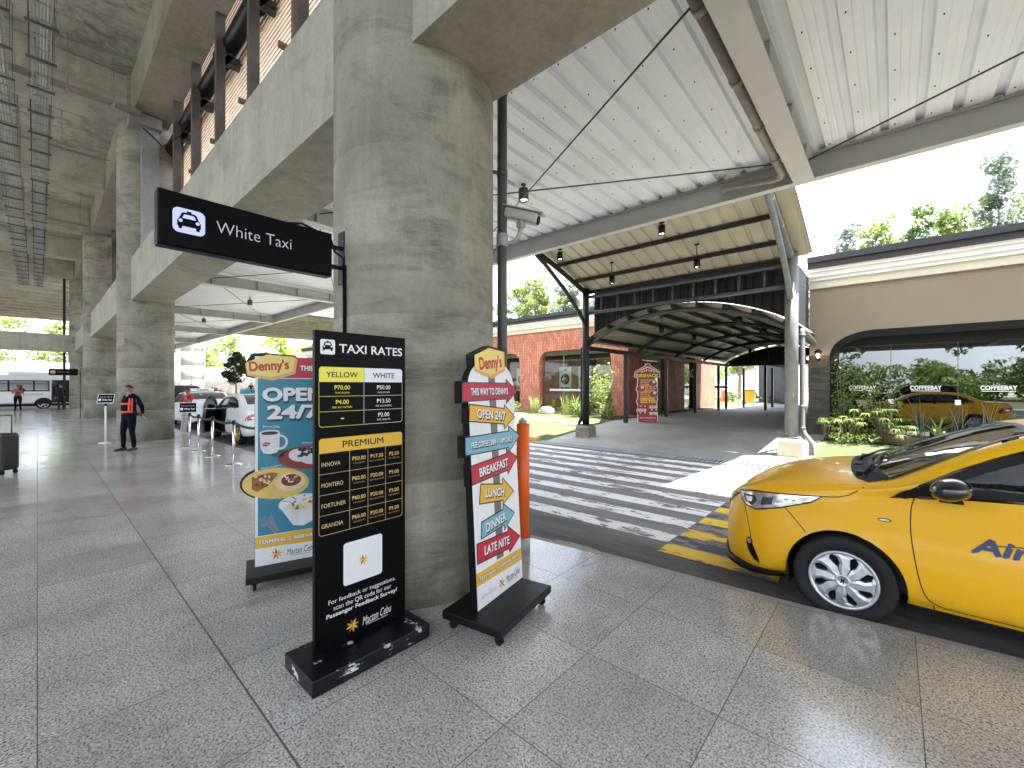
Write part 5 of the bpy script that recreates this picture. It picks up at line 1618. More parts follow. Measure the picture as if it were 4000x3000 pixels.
for x, y, a, b in ((0.33, 1.01, 0.085, 0.055), (0.41, 0.985, 0.095, 0.058), (0.47, 1.03, 0.08, 0.05)): mb.face2(ellipse(x, y, a, b, 26, r_.uniform(-.3, .3)), -0.0036 - x * 0.001, 0)
for k in range(22): mb.face2(ellipse(0.39 + r_.uniform(-0.07, 0.08), 1.03 + r_.uniform(-0.03, 0.03), r_.uniform(0.008, 0.02), r_.uniform(0.008, 0.016), 9), -0.0046 - k * 0.00003, 8)
mb.build('pancake_picture', ART, bd, False)
mb = MB()
mb.face2(ellipse(0.157, 0.79, 0.245, 0.13, 44, -0.08), -0.0052, 4)
mb.face2(ellipse(0.157, 0.796, 0.215, 0.108, 44, -0.08), -0.0058, 4)
mb.face2(ellipse(0.26, 0.79, 0.115, 0.075, 30), -0.0062, 7)
for k in range(30):
    a = r_.uniform(0, 6.28); rr = r_.uniform(0.3, 1)
    mb.face2(ellipse(0.26 + 0.1 * rr * math.cos(a), 0.785 + 0.068 * rr * math.sin(a), 0.03, 0.003, 8, r_.uniform(0, 3.1)), -0.0065 - k * 0.00003, 7 if k % 3 else 0)
mb.face2(ellipse(0.265, 0.805, 0.075, 0.05, 22), -0.0078, 6)
for k in range(12): mb.face2(ellipse(0.265 + r_.uniform(-0.05, 0.05), 0.815 + r_.uniform(-0.025, 0.025), 0.018, 0.006, 8, r_.uniform(0, 3)), -0.0081 - k * 0.00003, 5 if k % 2 else 0)
mb.face2([(-0.02, 0.86), (0.12, 0.885), (0.17, 0.87), (0.1, 0.78), (0.02, 0.735), (-0.02, 0.76)], -0.0064, 5)
for k in range(18): mb.face2(ellipse(0.05 + r_.uniform(-0.05, 0.07), 0.83 + r_.uniform(-0.05, 0.04), 0.014, 0.008, 7, r_.uniform(0, 3)), -0.0068 - k * 0.00003, 6 if k % 2 else 7)
mb.build('spaghetti_picture', ART, bd, False)
mb = MB()
mb.face2([(0.17, 0.6), (0.52, 0.6), (0.46, 0.45), (0.36, 0.405), (0.28, 0.42)], -0.0024, 0)
mb.face2(ellipse(0.345, 0.6, 0.175, 0.078, 34), -0.003, 0); mb.face2(ellipse(0.345, 0.6, 0.155, 0.064, 34), -0.0036, 0)
for a in (0.5, 0.9, 1.4, 2.0, 2.6): mb.face2([(0.345 + 0.16 * math.cos(a), 0.6 + 0.068 * math.sin(a)), (0.345 + 0.165 * math.cos(a + 0.06), 0.6 + 0.07 * math.sin(a + 0.06)), (0.345 + 0.09 * math.cos(a + 0.06), 0.6 + 0.035 * math.sin(a + 0.06)), (0.345 + 0.085 * math.cos(a), 0.6 + 0.032 * math.sin(a))], -0.0042, 8)
mb.face2(ellipse(0.345, 0.585, 0.11, 0.04, 26), -0.0046, 7)
for k in range(14): mb.face2(ellipse(0.34 + r_.uniform(-0.08, 0.08), 0.585 + r_.uniform(-0.03, 0.03), 0.02, 0.009, 8, r_.uniform(0, 3)), -0.005 - k * 0.00003, (5, 9, 7, 0)[k % 4])
mb.face2(ellipse(0.36, 0.625, 0.042, 0.03, 18), -0.0062, 0); mb.face2(ellipse(0.365, 0.627, 0.018, 0.013, 14), -0.0066, 4)
mb.build('bowl_picture', ART, bd, False)
mb = MB()
mb.face2([(0.145, 0.372), (0.158, 0.378), (0.085, 0.475), (0.07, 0.47)], -0.0024, 10)
for k in range(4): mb.face2([(0.045 + k * 0.012, 0.455 + k * 0.008), (0.052 + k * 0.012, 0.458 + k * 0.008), (0.033 + k * 0.012, 0.515 + k * 0.006), (0.027 + k * 0.012, 0.512 + k * 0.006)], -0.0026, 10)
mb.face2([(0.04, 0.45), (0.095, 0.48), (0.088, 0.455), (0.062, 0.44)], -0.0028, 10)
mb.face2([(0.16, 0.385), (0.175, 0.38), (0.125, 0.53), (0.098, 0.52), (0.1, 0.47)], -0.003, 10)
mb.build('cutlery_picture', ART, bd, False)

# ---- bollard with a bottle on it
e = empty('bollard', (-2.70, 3.17, 0), 0, 'slim orange sleeved bollard behind the white arrow board', 'bollard')
mb = MB(); mb.cyl(0, 0, 0.13, 1.235, 0.066, 0.063, 24); mb.build('sleeve', plain('orange_plastic', (0.85, 0.13, 0.012), 0.45, 0, 0.1, 3, bump=0.15, bscale=8), e)
mb = MB(); mb.cyl(0, 0, 0.0, 0.1295, 0.07, 0.07, 24); mb.build('base', plain('worn_grey', (0.35, 0.34, 0.33), 0.6), e)
e = empty('bottle', (-2.69, 3.155, 1.236), 0, 'small grey plastic bottle standing on top of the orange bollard', 'bottle')
MB().lathe([(0, 0), (0.036, 0.0), (0.04, 0.012), (0.04, 0.03), (0.018, 0.042), (0.016, 0.047)], 18).build('bottle_body', plain('grey_plastic', (0.36, 0.33, 0.3), 0.4), e)
MB().lathe([(0.0165, 0.047), (0.02, 0.048), (0.02, 0.064), (0, 0.064)], 14).build('cap', M_WHITE, e)

# ---- tall food board at the walkway
def standee():
    e = empty('food_board', (-6.7, 14.9, 0.28), R(36), 'red and orange food board cut like a tower beside the walkway post', 'sign board')
    M_SR = plain('print_deep_red', (0.42, 0.02, 0.02), 0.45); M_SO = plain('print_orange', (0.75, 0.25, 0.03), 0.45); M_SB = plain('print_roast', (0.22, 0.03, 0.015), 0.45)
    hw = 0.34
    out = [(-hw, 0), (hw, 0), (hw - 0.02, 0.35), (hw - 0.04, 0.75), (hw, 0.85), (hw - 0.06, 1.0), (hw + 0.0, 1.15), (hw - 0.06, 1.45), (hw - 0.1, 1.62), (0.42, 1.66), (0.40, 1.84), (0.08, 2.05), (0.07, 2.12), (-0.07, 2.12), (-0.08, 2.05), (-0.44, 1.84), (-0.46, 1.66), (-hw, 1.62), (-hw - 0.02, 1.35), (-hw - 0.06, 1.2), (-hw, 1.05), (-hw, 0.85), (-hw - 0.06, 0.78), (-hw, 0.62), (-hw, 0.5), (-hw - 0.04, 0.42), (-hw, 0.3)]
    mb = MB(); mb.prism(grow(out, 0.025), 0, 0.03, 0); mb.build('panel', M_PRINTW, e)
    mb = MB(); mb.face2(out, -0.001, 0)
    mb.face2([(-0.27, 0.8), (0.25, 0.8), (0.24, 1.58), (-0.26, 1.58)], -0.0016, 1)
    for x in (-0.24, -0.14, -0.05, 0.05, 0.14, 0.24): mb.face2([(x - 0.022, 1.87 - abs(x) * 0.25), (x + 0.022, 1.87 - abs(x) * 0.25), (x * 0.7 + 0.016, 1.96 - abs(x) * 0.3), (x * 0.7 - 0.016, 1.96 - abs(x) * 0.3)], -0.0018, 2)
    mb.face2([(-0.42, 1.83), (0.0, 2.045), (0.38, 1.83), (0.38, 1.8), (0, 2.0), (-0.42, 1.8)], -0.002, 2)
    for x, y in ((0.17, 1.42), (-0.24, 1.22), (0.2, 1.02)):
        mb.face2(ellipse(x, y, 0.165, 0.12, 26), -0.0022, 2); mb.face2(ellipse(x, y, 0.155, 0.112, 26), -0.0028, 3); mb.face2(ellipse(x + 0.04, y + 0.05, 0.055, 0.05, 16), -0.0034, 2)
        for k in range(5): mb.face2(ellipse(x - 0.05 + 0.03 * k, y - 0.03 + 0.01 * (k % 2), 0.03, 0.018, 10, k), -0.004 - k * 0.0002, 0 if k % 2 else 4)
    for x, y in ((-0.2, 0.56), (0.2, 0.44), (-0.2, 0.32)):
        for q in (-0.08, 0.08): mb.face2(ellipse(x + q, y, 0.095, 0.065, 20), -0.0028 - abs(q) * 0.01 * (1 if q > 0 else 0), 3); mb.face2(ellipse(x + q + 0.02, y + 0.025, 0.03, 0.024, 12), -0.0046, 2)
        mb.face2(rrect(-x - 0.14, -x + 0.14, y - 0.05, y + 0.05, 0.01), -0.0022, 2)
        put_text(mb, 'FAMILY', -x, y + 0.015, 0.22, 0.03, -0.003, 5, 0.03); put_text(mb, 'MEAL', -x, y - 0.025, 0.16, 0.025, -0.003, 5, 0.03)
    mb.build('face', [M_SR, M_SO, M_PRINTW, M_SB, P_BR, M_PRINTK], e, False)
    mb = MB()
    put_text(mb, 'RIBSHACK', -0.02, 1.70, 0.83, 0.15, -0.0048, 1, 0.09); put_text(mb, 'RIBSHACK', -0.02, 1.705, 0.8, 0.125, -0.0056, 0, 0.05)
    put_text(mb, "EVERYONE'S", -0.02, 0.85, 0.5, 0.06, -0.0048, 0, 0.05); put_text(mb, 'GO-TO!', 0.0, 0.75, 0.54, 0.11, -0.0056, 0, 0.05)
    for x, y, s in ((-0.14, 1.46, 'BACKRIBS'), (0.16, 1.24, 'SPARERIBS'), (-0.14, 1.02, 'PORK BBQ')):
        mb.face2(rrect(x - 0.15, x + 0.15, y - 0.035, y + 0.035, 0.01), -0.0050, 1); put_text(mb, s, x, y, 0.26, 0.04, -0.0058, 2, 0.03)
    put_text(mb, 'FREE UNLIMITED RICE', 0, 0.16, 0.58, 0.045, -0.0030, 2, 0.03)
    put_text(mb, 'DINE IN   TAKE OUT   DELIVERY', 0, 0.06, 0.4, 0.02, -0.0030, 2)
    mb.build('lettering', [M_PRINTLY, M_PRINTK, M_PRINTW], e, False)
    mb = MB(); mb.bar((-0.15, 0.03, 1.2), (-0.15, 0.42, 0.0), 0.03, 0.02); mb.bar((0.15, 0.03, 1.2), (0.15, 0.42, 0.0), 0.03, 0.02); mb.build('stand', M_BLACK, e)
standee()

# ---- belt posts
G_ST = 'polished belt posts along the taxi lane'
def belt_post(x, y, h, lb, grp, steel=M_CHROME):
    e = empty('belt_post', (x, y, 0), 0, lb, 'stanchion', grp)
    MB().lathe([(0, 0), (0.155, 0.0), (0.16, 0.008), (0.15, 0.02), (0.045, 0.036), (0.03, 0.05), (0.0, 0.05)], 28).build('base', steel, e)
    MB().cyl(0, 0, 0.045, h - 0.07, 0.024, 0.024, 18).build('pole', steel, e)
    MB().lathe([(0, h - 0.075), (0.031, h - 0.075), (0.033, h), (0.02, h + 0.006), (0, h + 0.006)], 18).build('head', M_BLACK, e)
    return e
PSTS = [(-13.7, 2.66), (-12.73, 2.65), (-11.54, 2.66), (-9.97, 2.66), (-8.3, 2.66)]
LBS = ['polished belt post carrying the small white taxi board', 'polished belt post second from the small white taxi board', 'polished belt post in front of the open car door', 'polished belt post nearest the blue diner board', 'polished belt post hidden behind the blue diner board']
ps = [belt_post(x, y, 0.9, lb, G_ST) for (x, y), lb in zip(PSTS, LBS)]
for i in range(4):
    (xa, ya), (xb, yb) = PSTS[i], PSTS[i + 1]
    mb = MB()
    n = 10
    for j in range(n):
        u, v = j / n, (j + 1) / n
        za = 0.86 - 0.05 * math.sin(PI * u); zb = 0.86 - 0.05 * math.sin(PI * v)
        mb.add([(xa + (xb - xa) * u, ya - 0.002, za - 0.024), (xa + (xb - xa) * v, ya - 0.002, zb - 0.024), (xa + (xb - xa) * v, ya - 0.002, zb + 0.024), (xa + (xb - xa) * u, ya - 0.002, za + 0.024),
                (xa + (xb - xa) * u, ya + 0.002, za - 0.024), (xa + (xb - xa) * v, ya + 0.002, zb - 0.024), (xa + (xb - xa) * v, ya + 0.002, zb + 0.024), (xa + (xb - xa) * u, ya + 0.002, za + 0.024)],
               [(0, 1, 2, 3), (7, 6, 5, 4), (3, 2, 6, 7), (0, 4, 5, 1)])
    belt = mb.build('belt', plain('black_webbing', (0.02, 0.02, 0.024), 0.8), None)
    belt.parent = ps[i]
    belt.location = (-PSTS[i][0], -PSTS[i][1], 0)
def small_board(x, y, z, rz, tilt, lb):
    e = empty('queue_board', (x, y, z), rz, lb, 'sign', 'small boards on belt posts')
    e.rotation_euler = (tilt, 0, rz)
    MB().box(-0.19, 0.19, 0, 0.012, 0, 0.27, 0, None, 0.003).build('frame', plain('silver_frame', (0.55, 0.55, 0.56), 0.35, 0.6), e)
    mb = MB(); mb.face2([(-0.175, 0.015), (0.175, 0.015), (0.175, 0.255), (-0.175, 0.255)], -0.001); mb.build('panel', M_SIGNBLK, e, False)
    mb = MB(); put_text(mb, 'White Taxi', 0.03, 0.1, 0.22, 0.05, -0.002, 0, 0.02); put_text(mb, 'Please queue here for', 0, 0.18, 0.28, 0.028, -0.002, 0)
    mb.face2(rrect(-0.16, -0.1, 0.07, 0.13, 0.01), -0.002); mb.build('lettering', M_PRINTW, e, False)
small_board(-13.7, 2.62, 0.905, R(75), R(-6), 'small black white-taxi board on the belt post by the red shirted man')
e = belt_post(-16.45, 1.28, 1.12, 'white post left of the column behind the guard, carrying a tilted black board', None, M_WHITE)
small_board(-16.4, 1.26, 1.12, R(60), R(-18), 'tilted small black board on the white post beside the column')
# ------------------------------------------------------------------ vehicles
def car_paint(name, color, coat=0.35, rough=0.36):
    t = NT(name)
    v = t.coord()
    a = t.noise(v, 1.2, 3); b = t.noise(v, 300, 2)
    low = t.n('ShaderNodeSeparateXYZ'); t.l(t.coord(), low.inputs[0])
    dirt = t.math('MULTIPLY', t.ramp(low.outputs['Z'], [(0.18, 1.0), (0.42, 0.0)]), t.ramp(t.noise(v, 9, 5, 0.7), [(0.35, 0.0), (0.75, 0.55)]))
    col = t.mix(t.ramp(a, [(0.3, 0.0), (0.7, 0.12)]), color, tuple(c * 0.75 for c in color))
    col = t.mix(dirt, col, (0.12, 0.1, 0.075))
    t.set(color=col, rough=rough, coat=coat, croug=0.06, spec=0.38)
    t.bump(b, 0.02, 0.001)
    return t.m
M_CARY = car_paint('yellow_car_paint', (0.80, 0.42, 0.002))
M_CARW = car_paint('white_car_paint', (0.75, 0.75, 0.76))
M_CARK = car_paint('black_car_paint', (0.012, 0.012, 0.014))
M_CARS = car_paint('silver_car_paint', (0.42, 0.43, 0.45), 0.8, 0.3)
M_TRIMB = plain('black_trim', (0.004, 0.004, 0.0045), 0.4, 0, 0.2, 6, spec=0.2)
M_GAP_CREASE = plain('gap_and_crease_shade', (0.02, 0.012, 0.006), 0.7, 0, 0.1, 6)
M_CARGL = glass_mat('car_glass', (0.16, 0.18, 0.18), 0.02, 0.0)
M_CARGLF = glass_mat('windscreen_glass', (0.5, 0.56, 0.56), 0.08, 0.0)
M_DARKGL = plain('tinted_glass', (0.012, 0.014, 0.016), 0.06, 0, 0.1, 2, coat=0.6)
M_SILVER = plain('silver_wheel', (0.55, 0.56, 0.6), 0.3, 0.55, 0.08, 6)
M_GOLDW = plain('gold_wheel', (0.5, 0.3, 0.06), 0.35, 0.6, 0.12, 6)
M_TAIL = plain('tail_lamp_red', (0.4, 0.008, 0.015), 0.12, 0, 0.1, 6, coat=1.0)
M_LENS = plain('lamp_reflector', (0.62, 0.63, 0.66), 0.14, 0.75, 0.35, 16)
M_LAMPD = plain('lamp_dark', (0.08, 0.085, 0.1), 0.15, 0.5, 0.4, 20)
M_SEAT = plain('dark_seat', (0.03, 0.03, 0.033), 0.8, 0, 0.2, 8)
M_LINER = plain('arch_liner', (0.006, 0.006, 0.006), 0.9, 0, 0.3, 8)

SEDAN = dict(L=4.42, wheels=(0.87, 3.42), WR=0.305, AR=0.345,
 hw=[(0, .38), (.02, .50), (.07, .61), (.15, .695), (.25, .765), (.4, .818), (.6, .846), (.9, .860), (1.5, .865), (2.8, .865), (3.5, .858), (3.9, .835), (4.15, .79), (4.3, .72), (4.38, .63), (4.42, .5)],
 zb=[(0, .24), (.05, .20), (.3, .19), (.55, .235), (1.2, .245), (3.1, .25), (3.8, .27), (4.2, .3), (4.42, .36)],
 z3=[(0, .50), (.2, .63), (.5, .70), (1, .735), (2, .76), (3, .79), (4, .82), (4.42, .75)],
 z4=[(0, .60), (.03, .64), (.1, .73), (.2, .80), (.4, .838), (.72, .872), (.95, .91), (1.2, .945), (1.7, .985), (2.4, 1.01), (3.0, 1.03), (3.5, 1.05), (3.9, 1.055), (4.25, 1.0), (4.38, .93), (4.42, .85)],
 y4=[(0, .8), (.2, .93), (.6, .945), (1.1, .95), (1.7, .955), (2.8, .955), (3.5, .93), (4.0, .9), (4.42, .85)],
 z5=[(0, .65), (.03, .70), (.1, .785), (.25, .868), (.5, .935), (.75, .965), (.93, .985), (1.02, 1.0), (1.12, 1.025), (1.25, 1.085), (1.4, 1.17), (1.6, 1.285), (1.8, 1.372), (2.0, 1.408), (2.4, 1.425), (2.8, 1.41), (3.05, 1.37), (3.3, 1.275), (3.55, 1.165), (3.75, 1.10), (3.95, 1.085), (4.25, 1.055), (4.38, .97), (4.42, .88)],
 y5=[(0, .5), (.3, .66), (.7, .73), (.95, .77), (1.15, .795), (1.4, .78), (1.7, .735), (2.0, .70), (2.4, .685), (2.8, .68), (3.2, .70), (3.6, .74), (4.0, .72), (4.42, .6)],
 z6=[(0, .66), (.03, .715), (.1, .80), (.23, .885), (.48, .985), (.7, 1.035), (.86, 1.058), (.93, 1.065), (1.02, 1.085), (1.13, 1.14), (1.37, 1.262), (1.69, 1.392), (1.86, 1.43), (2.3, 1.468), (2.8, 1.455), (3.1, 1.405), (3.3, 1.335), (3.55, 1.205), (3.72, 1.13), (3.95, 1.115), (4.25, 1.085), (4.38, .99), (4.42, .9)])
SUV = dict(L=4.6, wheels=(0.9, 3.6), WR=0.36, AR=0.41,
 hw=[(0, .5), (.05, .7), (.2, .82), (.5, .89), (1, .92), (3.8, .92), (4.3, .9), (4.5, .86), (4.6, .78)],
 zb=[(0, .32), (.3, .3), (1, .34), (3.8, .36), (4.6, .42)],
 z3=[(0, .75), (.5, .9), (4.6, .95)],
 z4=[(0, .85), (.1, 1.0), (.5, 1.06), (1.2, 1.1), (2, 1.13), (4, 1.18), (4.5, 1.18), (4.6, 1.1)],
 y4=[(0, .85), (.6, .95), (4.2, .95), (4.6, .9)],
 z5=[(0, .9), (.1, 1.05), (.5, 1.11), (1.1, 1.15), (1.3, 1.28), (1.6, 1.5), (1.9, 1.66), (2.3, 1.7), (3.8, 1.69), (4.2, 1.66), (4.4, 1.5), (4.55, 1.2), (4.6, 1.12)],
 y5=[(0, .6), (.6, .75), (1.3, .82), (1.9, .75), (3.8, .74), (4.4, .78), (4.6, .75)],
 z6=[(0, .92), (.1, 1.08), (.5, 1.15), (1.1, 1.2), (1.3, 1.34), (1.6, 1.56), (1.9, 1.72), (2.3, 1.76), (3.8, 1.75), (4.2, 1.72), (4.42, 1.52), (4.56, 1.22), (4.6, 1.13)])

class CarShape:
    def __init__(s, K):
        s.K = K; s.L = K['L']
        s.f = {k: pchip(v) for k, v in K.items() if isinstance(v, list)}
    def ctrl(s, x):
        f = s.f; hw = f['hw'](x); zb = f['zb'](x); z4 = f['z4'](x); z3 = f['z3'](x); z5 = f['z5'](x); z6 = f['z6'](x)
        y4 = hw * f['y4'](x); y5 = min(f['y5'](x) * (s.f['hw'](1.5) / 0.865), y4 * 0.985)
        return [(hw * .93, zb), (hw * .985, zb + .09), (hw * 1.0, zb + (z3 - zb) * .58), (hw * .966, z3), (y4, z4), (y5, z5), (y5 * .55, z6 - .012), (0, z6)]
    def pt(s, x, t):
        P = s.ctrl(x)
        i = min(6, int(t)); u = t - i
        def cr(a, b, c, d): return tuple(0.5 * ((2 * b[k]) + (-a[k] + c[k]) * u + (2 * a[k] - 5 * b[k] + 4 * c[k] - d[k]) * u * u + (-a[k] + 3 * b[k] - 3 * c[k] + d[k]) * u ** 3) for k in (0, 1))
        b, c = P[i], P[i + 1]
        a = P[i - 1] if i > 0 else (2 * b[0] - c[0], 2 * b[1] - c[1])
        d = P[i + 2] if i < 6 else (-P[6][0], P[6][1])
        cab = max(0, min(1, (P[5][1] - P[4][1] - .12) / .1))
        q = cr(a, b, c, d)
        if i == 4:      # side glass: nearly flat
            l = (b[0] + (c[0] - b[0]) * u, b[1] + (c[1] - b[1]) * u)
            l = (l[0] + 0.018 * math.sin(PI * u), l[1])
            q = tuple(q[k] * (1 - cab) + l[k] * cab for k in (0, 1))
        if i == 3 and cab > 0:
            a2 = P[2]; d2 = (2 * c[0] - b[0], 2 * c[1] - b[1])
            q2 = cr(a2, b, c, d2)
            q = tuple(q[k] * (1 - cab) + q2[k] * cab for k in (0, 1))
        return q
    def side(s, x, z, off=0.0):
        """point on the near flank (y < 0) at x, z pushed outwards by off"""
        lo, hi = 0.0, 5.0
        for _ in range(22):
            m = (lo + hi) / 2
            if s.pt(x, m)[1] < z: lo = m
            else: hi = m
        y, zz = s.pt(x, lo)
        if off:
            e = 0.01
            y1, z1 = s.pt(x, min(5, lo + e)); y0, z0 = s.pt(x, max(0, lo - e))
            x2 = min(s.L, x + .02); x1 = max(0, x - .02)
            dz = z1 - z0; dy = y1 - y0
            n = Vector((0, dz, -dy))
            if n.length > 0: n.normalize()
            sl_ = (s.f['hw'](x2) - s.f['hw'](x1)) / max(1e-4, x2 - x1)
            n = Vector((-sl_ * n.y, n.y, n.z)).normalized()
            return Vector((x + n.x * off, -(y + n.y * off), zz + n.z * off))
        return Vector((x, -y, zz))
    def top(s, x, y, off=0.0):
        lo, hi = 4.0, 7.0
        ay = abs(y)
        for _ in range(22):
            m = (lo + hi) / 2
            if s.pt(x, m)[0] > ay: lo = m
            else: hi = m
        z = s.pt(x, lo)[1]
        if off:
            x2 = min(s.L, x + .02); x1 = max(0, x - .02)
            def zz(xx):
                l, h = 4.0, 7.0
                for _ in range(18):
                    m = (l + h) / 2
                    if s.pt(xx, m)[0] > ay: l = m
                    else: h = m
                return s.pt(xx, l)[1]
            sl_ = (zz(x2) - zz(x1)) / max(1e-4, x2 - x1)
            n = Vector((-sl_, 0, 1)).normalized()
            return Vector((x + n.x * off, y, z + n.z * off))
        return Vector((x, y, z))

def inside(p, poly):
    c = False
    n = len(poly)
    for i in range(n):
        a, b = poly[i], poly[i - 1]
        if (a[1] > p[1]) != (b[1] > p[1]) and p[0] < (b[0] - a[0]) * (p[1] - a[1]) / (b[1] - a[1]) + a[0]: c = not c
    return c
def densify(poly, step=0.03, closed=True):
    out = []
    n = len(poly)
    for i in range(n if closed else n - 1):
        a = poly[i]; b = poly[(i + 1) % n]
        d = math.hypot(b[0] - a[0], b[1] - a[1]); k = max(1, int(d / step))
        for j in range(k): out.append((a[0] + (b[0] - a[0]) * j / k, a[1] + (b[1] - a[1]) * j / k))
    if not closed: out.append(poly[-1])
    return out
def smooth_poly(poly, it=2, closed=True):
    for _ in range(it):
        n = len(poly); o = []
        for i in range(n if closed else n - 1):
            a, b = poly[i], poly[(i + 1) % n]
            o += [(a[0] * .75 + b[0] * .25, a[1] * .75 + b[1] * .25), (a[0] * .25 + b[0] * .75, a[1] * .25 + b[1] * .75)]
        if not closed: o = [poly[0]] + o[1:-1] + [poly[-1]]
        poly = o
    return poly
def patch(mb, fn, poly, off, mi=0, step=0.035, smooth=True):
    """a filled outline laid on the car surface: triangulated with inner points, fn maps (u, v, off) to 3D"""
    b = densify(poly, step)
    us = [p[0] for p in b]; vs_ = [p[1] for p in b]
    bm = bmesh.new()
    bvs = [bm.verts.new((p[0], p[1], 0)) for p in b]
    f = bm.faces.new(bvs)
    # slice in u and v so that it follows the curvature
    for ax, lo, hi in ((0, min(us), max(us)), (1, min(vs_), max(vs_))):
        k = max(1, int((hi - lo) / (step * 2)))
        for j in range(1, k):
            q = lo + (hi - lo) * j / k
            co = Vector((q, 0, 0)) if ax == 0 else Vector((0, q, 0))
            no = Vector((1, 0, 0)) if ax == 0 else Vector((0, 1, 0))
            bmesh.ops.bisect_plane(bm, geom=bm.verts[:] + bm.edges[:] + bm.faces[:], plane_co=co, plane_no=no)
    bm.verts.index_update()
    mb.add([fn(v.co.x, v.co.y, off) for v in bm.verts], [[v.index for v in f.verts] for f in bm.faces], mi, smooth)
    bm.free()
def ribbon(mb, fn, line, wid, off, mi=0, closed=False, step=0.03, smooth=True):
    p = densify(line, step, closed)
    n = len(p)
    vs = []
    for i in range(n):
        a = p[i - 1] if (closed or i > 0) else p[i]; b = p[(i + 1) % n] if (closed or i < n - 1) else p[i]
        dx, dy = b[0] - a[0], b[1] - a[1]; l = math.hypot(dx, dy) or 1
        nx, ny = -dy / l, dx / l
        vs += [fn(p[i][0] + nx * wid / 2, p[i][1] + ny * wid / 2, off), fn(p[i][0] - nx * wid / 2, p[i][1] - ny * wid / 2, off)]
    fs = [(2 * i, 2 * ((i + 1) % n), 2 * ((i + 1) % n) + 1, 2 * i + 1) for i in range(n if closed else n - 1)]
    mb.add(vs, fs, mi, smooth)
def mirror(mb):
    """adds the other flank of everything in the builder"""
    b = len(mb.v)
    mb.v += [Vector((v.x, -v.y, v.z)) for v in mb.v[:b]]
    for f, m, s_ in list(zip(mb.f, mb.m, mb.sm)):
        mb.f.append([i + b for i in reversed(f)]); mb.m.append(m); mb.sm.append(s_)
    return mb

SIDE_WIN = [(1.115, .935), (1.25, 1.036), (1.44, 1.165), (1.61, 1.258), (1.75, 1.322), (1.95, 1.362), (2.3, 1.378), (2.7, 1.366), (2.95, 1.325), (3.15, 1.255), (3.38, 1.125), (3.42, 1.085), (3.3, 1.058), (2.9, 1.045), (2.4, 1.03), (1.9, 1.012), (1.5, .985), (1.25, .957)]
FRONT_DOOR = [(1.245, .955), (1.228, .9), (1.225, .75), (1.24, .6), (1.262, .46), (1.29, .35), (1.33, .295), (1.4, .275), (1.8, .272), (2.15, .275), (2.27, .285), (2.3, .33), (2.3, .6), (2.3, 1.03)]
REAR_DOOR = [(2.3, .285), (2.9, .285), (2.99, .35), (3.03, .5), (3.1, .64), (3.24, .75), (3.36, .88), (3.38, 1.07)]

def wheel(mb_t, mb_r, R_, wid, style):
    """built around the local y axis, outer face towards -y"""
    M = Matrix.Rotation(R(90), 4, 'X')
    r0 = R_ * 0.66
    mb_t.lathe([(r0, -wid * .3), (r0, wid * .42), (R_ * .93, wid * .5), (R_ * .975, wid * .46), (R_, wid * .36), (R_, -wid * .36), (R_ * .97, -wid * .46), (R_ * .9, -wid * .5), (r0, -wid * .4)], 48, 0, M)
    for k in (-0.2, 0.0, 0.2): mb_t.lathe([(R_ + 0.001, wid * k - 0.004), (R_ - 0.006, wid * k - 0.002), (R_ - 0.006, wid * k + 0.002), (R_ + 0.001, wid * k + 0.004)], 48, 0, M)
    # rim: outer ring, dark dish, spokes (z of the lathe is -y outwards)
    o = wid * .40
    mb_r.lathe([(r0 + 0.004, o - 0.03), (r0 + 0.004, o + 0.012), (r0 - 0.004, o + 0.016), (r0 * .9, o + 0.006), (r0 * .885, o - 0.016)], 48, 0, M)
    mb_r.lathe([(r0 * .95, o - 0.05), (0.0, o - 0.05)], 40, 1, M)
    n = 8 if style == 'cap' else 5
    for k in range(n):
        a = 2 * PI * k / n + 0.2
        def P(r, da, z): return M @ Vector((r * math.cos(a + da), r * math.sin(a + da), z))
        wi, wo = PI / n * .98, PI / n * (0.74 if style == 'cap' else 0.42)
        sw = 0.12 if style == 'cap' else 0.0
        rh = r0 * .2
        prof = [(rh, -wi, wi, o + 0.022), (r0 * .46, -wi * .78 + sw * .25, wi * .42 + sw * .25, o + 0.017), (r0 * .68, -wo * .78 + sw * .55, wo * .5 + sw * .55, o + 0.012), (r0 * .80, -wo + sw * .8, wo + sw * .8, o + 0.008), (r0 * .91, -wo + sw, wo + sw, o + 0.005)]
        if style == 'cap': prof = [(rh, -wi, wi, o + 0.022), (r0 * .47, -wi * .97 + .02, wi * .9 + .02, o + 0.018), (r0 * .60, -wi * .72 + .05, wi * .5 + .05, o + 0.014), (r0 * .80, -wi * .62 + .09, wi * .55 + .09, o + 0.009), (r0 * .92, -wi * .98 + .1, wi * .98 + .1, o + 0.004)]
        vs = []
        for (r, a0, a1, z) in prof: vs += [P(r, a0, z), P(r, (a0 * .3 + a1 * .7), z + 0.006), P(r, a1, z - 0.002), P(r, a1, z - 0.03), P(r, a0, z - 0.03)]
        fs = []
        for i in range(4):
            for j in range(4): fs.append((i * 5 + j, i * 5 + j + 1, i * 5 + j + 6, i * 5 + j + 5))
            fs.append((i * 5 + 4, i * 5, i * 5 + 5, i * 5 + 9))
        mb_r.add(vs, fs, 0, False)
    mb_r.lathe([(rh * 1.25, o + 0.012), (rh * 1.1, o + 0.027), (rh * .8, o + 0.03), (rh * .75, o + 0.026), (0, o + 0.028)], 24, 0, M)
    for k in range(3): mb_r.add([M @ Vector(((rh * .5) * math.cos(a), (rh * .5) * math.sin(a), o + 0.031)) for a in (k * PI / 3 + .0, k * PI / 3 + .3, k * PI / 3 + PI, k * PI / 3 + PI + .3)], [(0, 1, 2, 3)], 1)

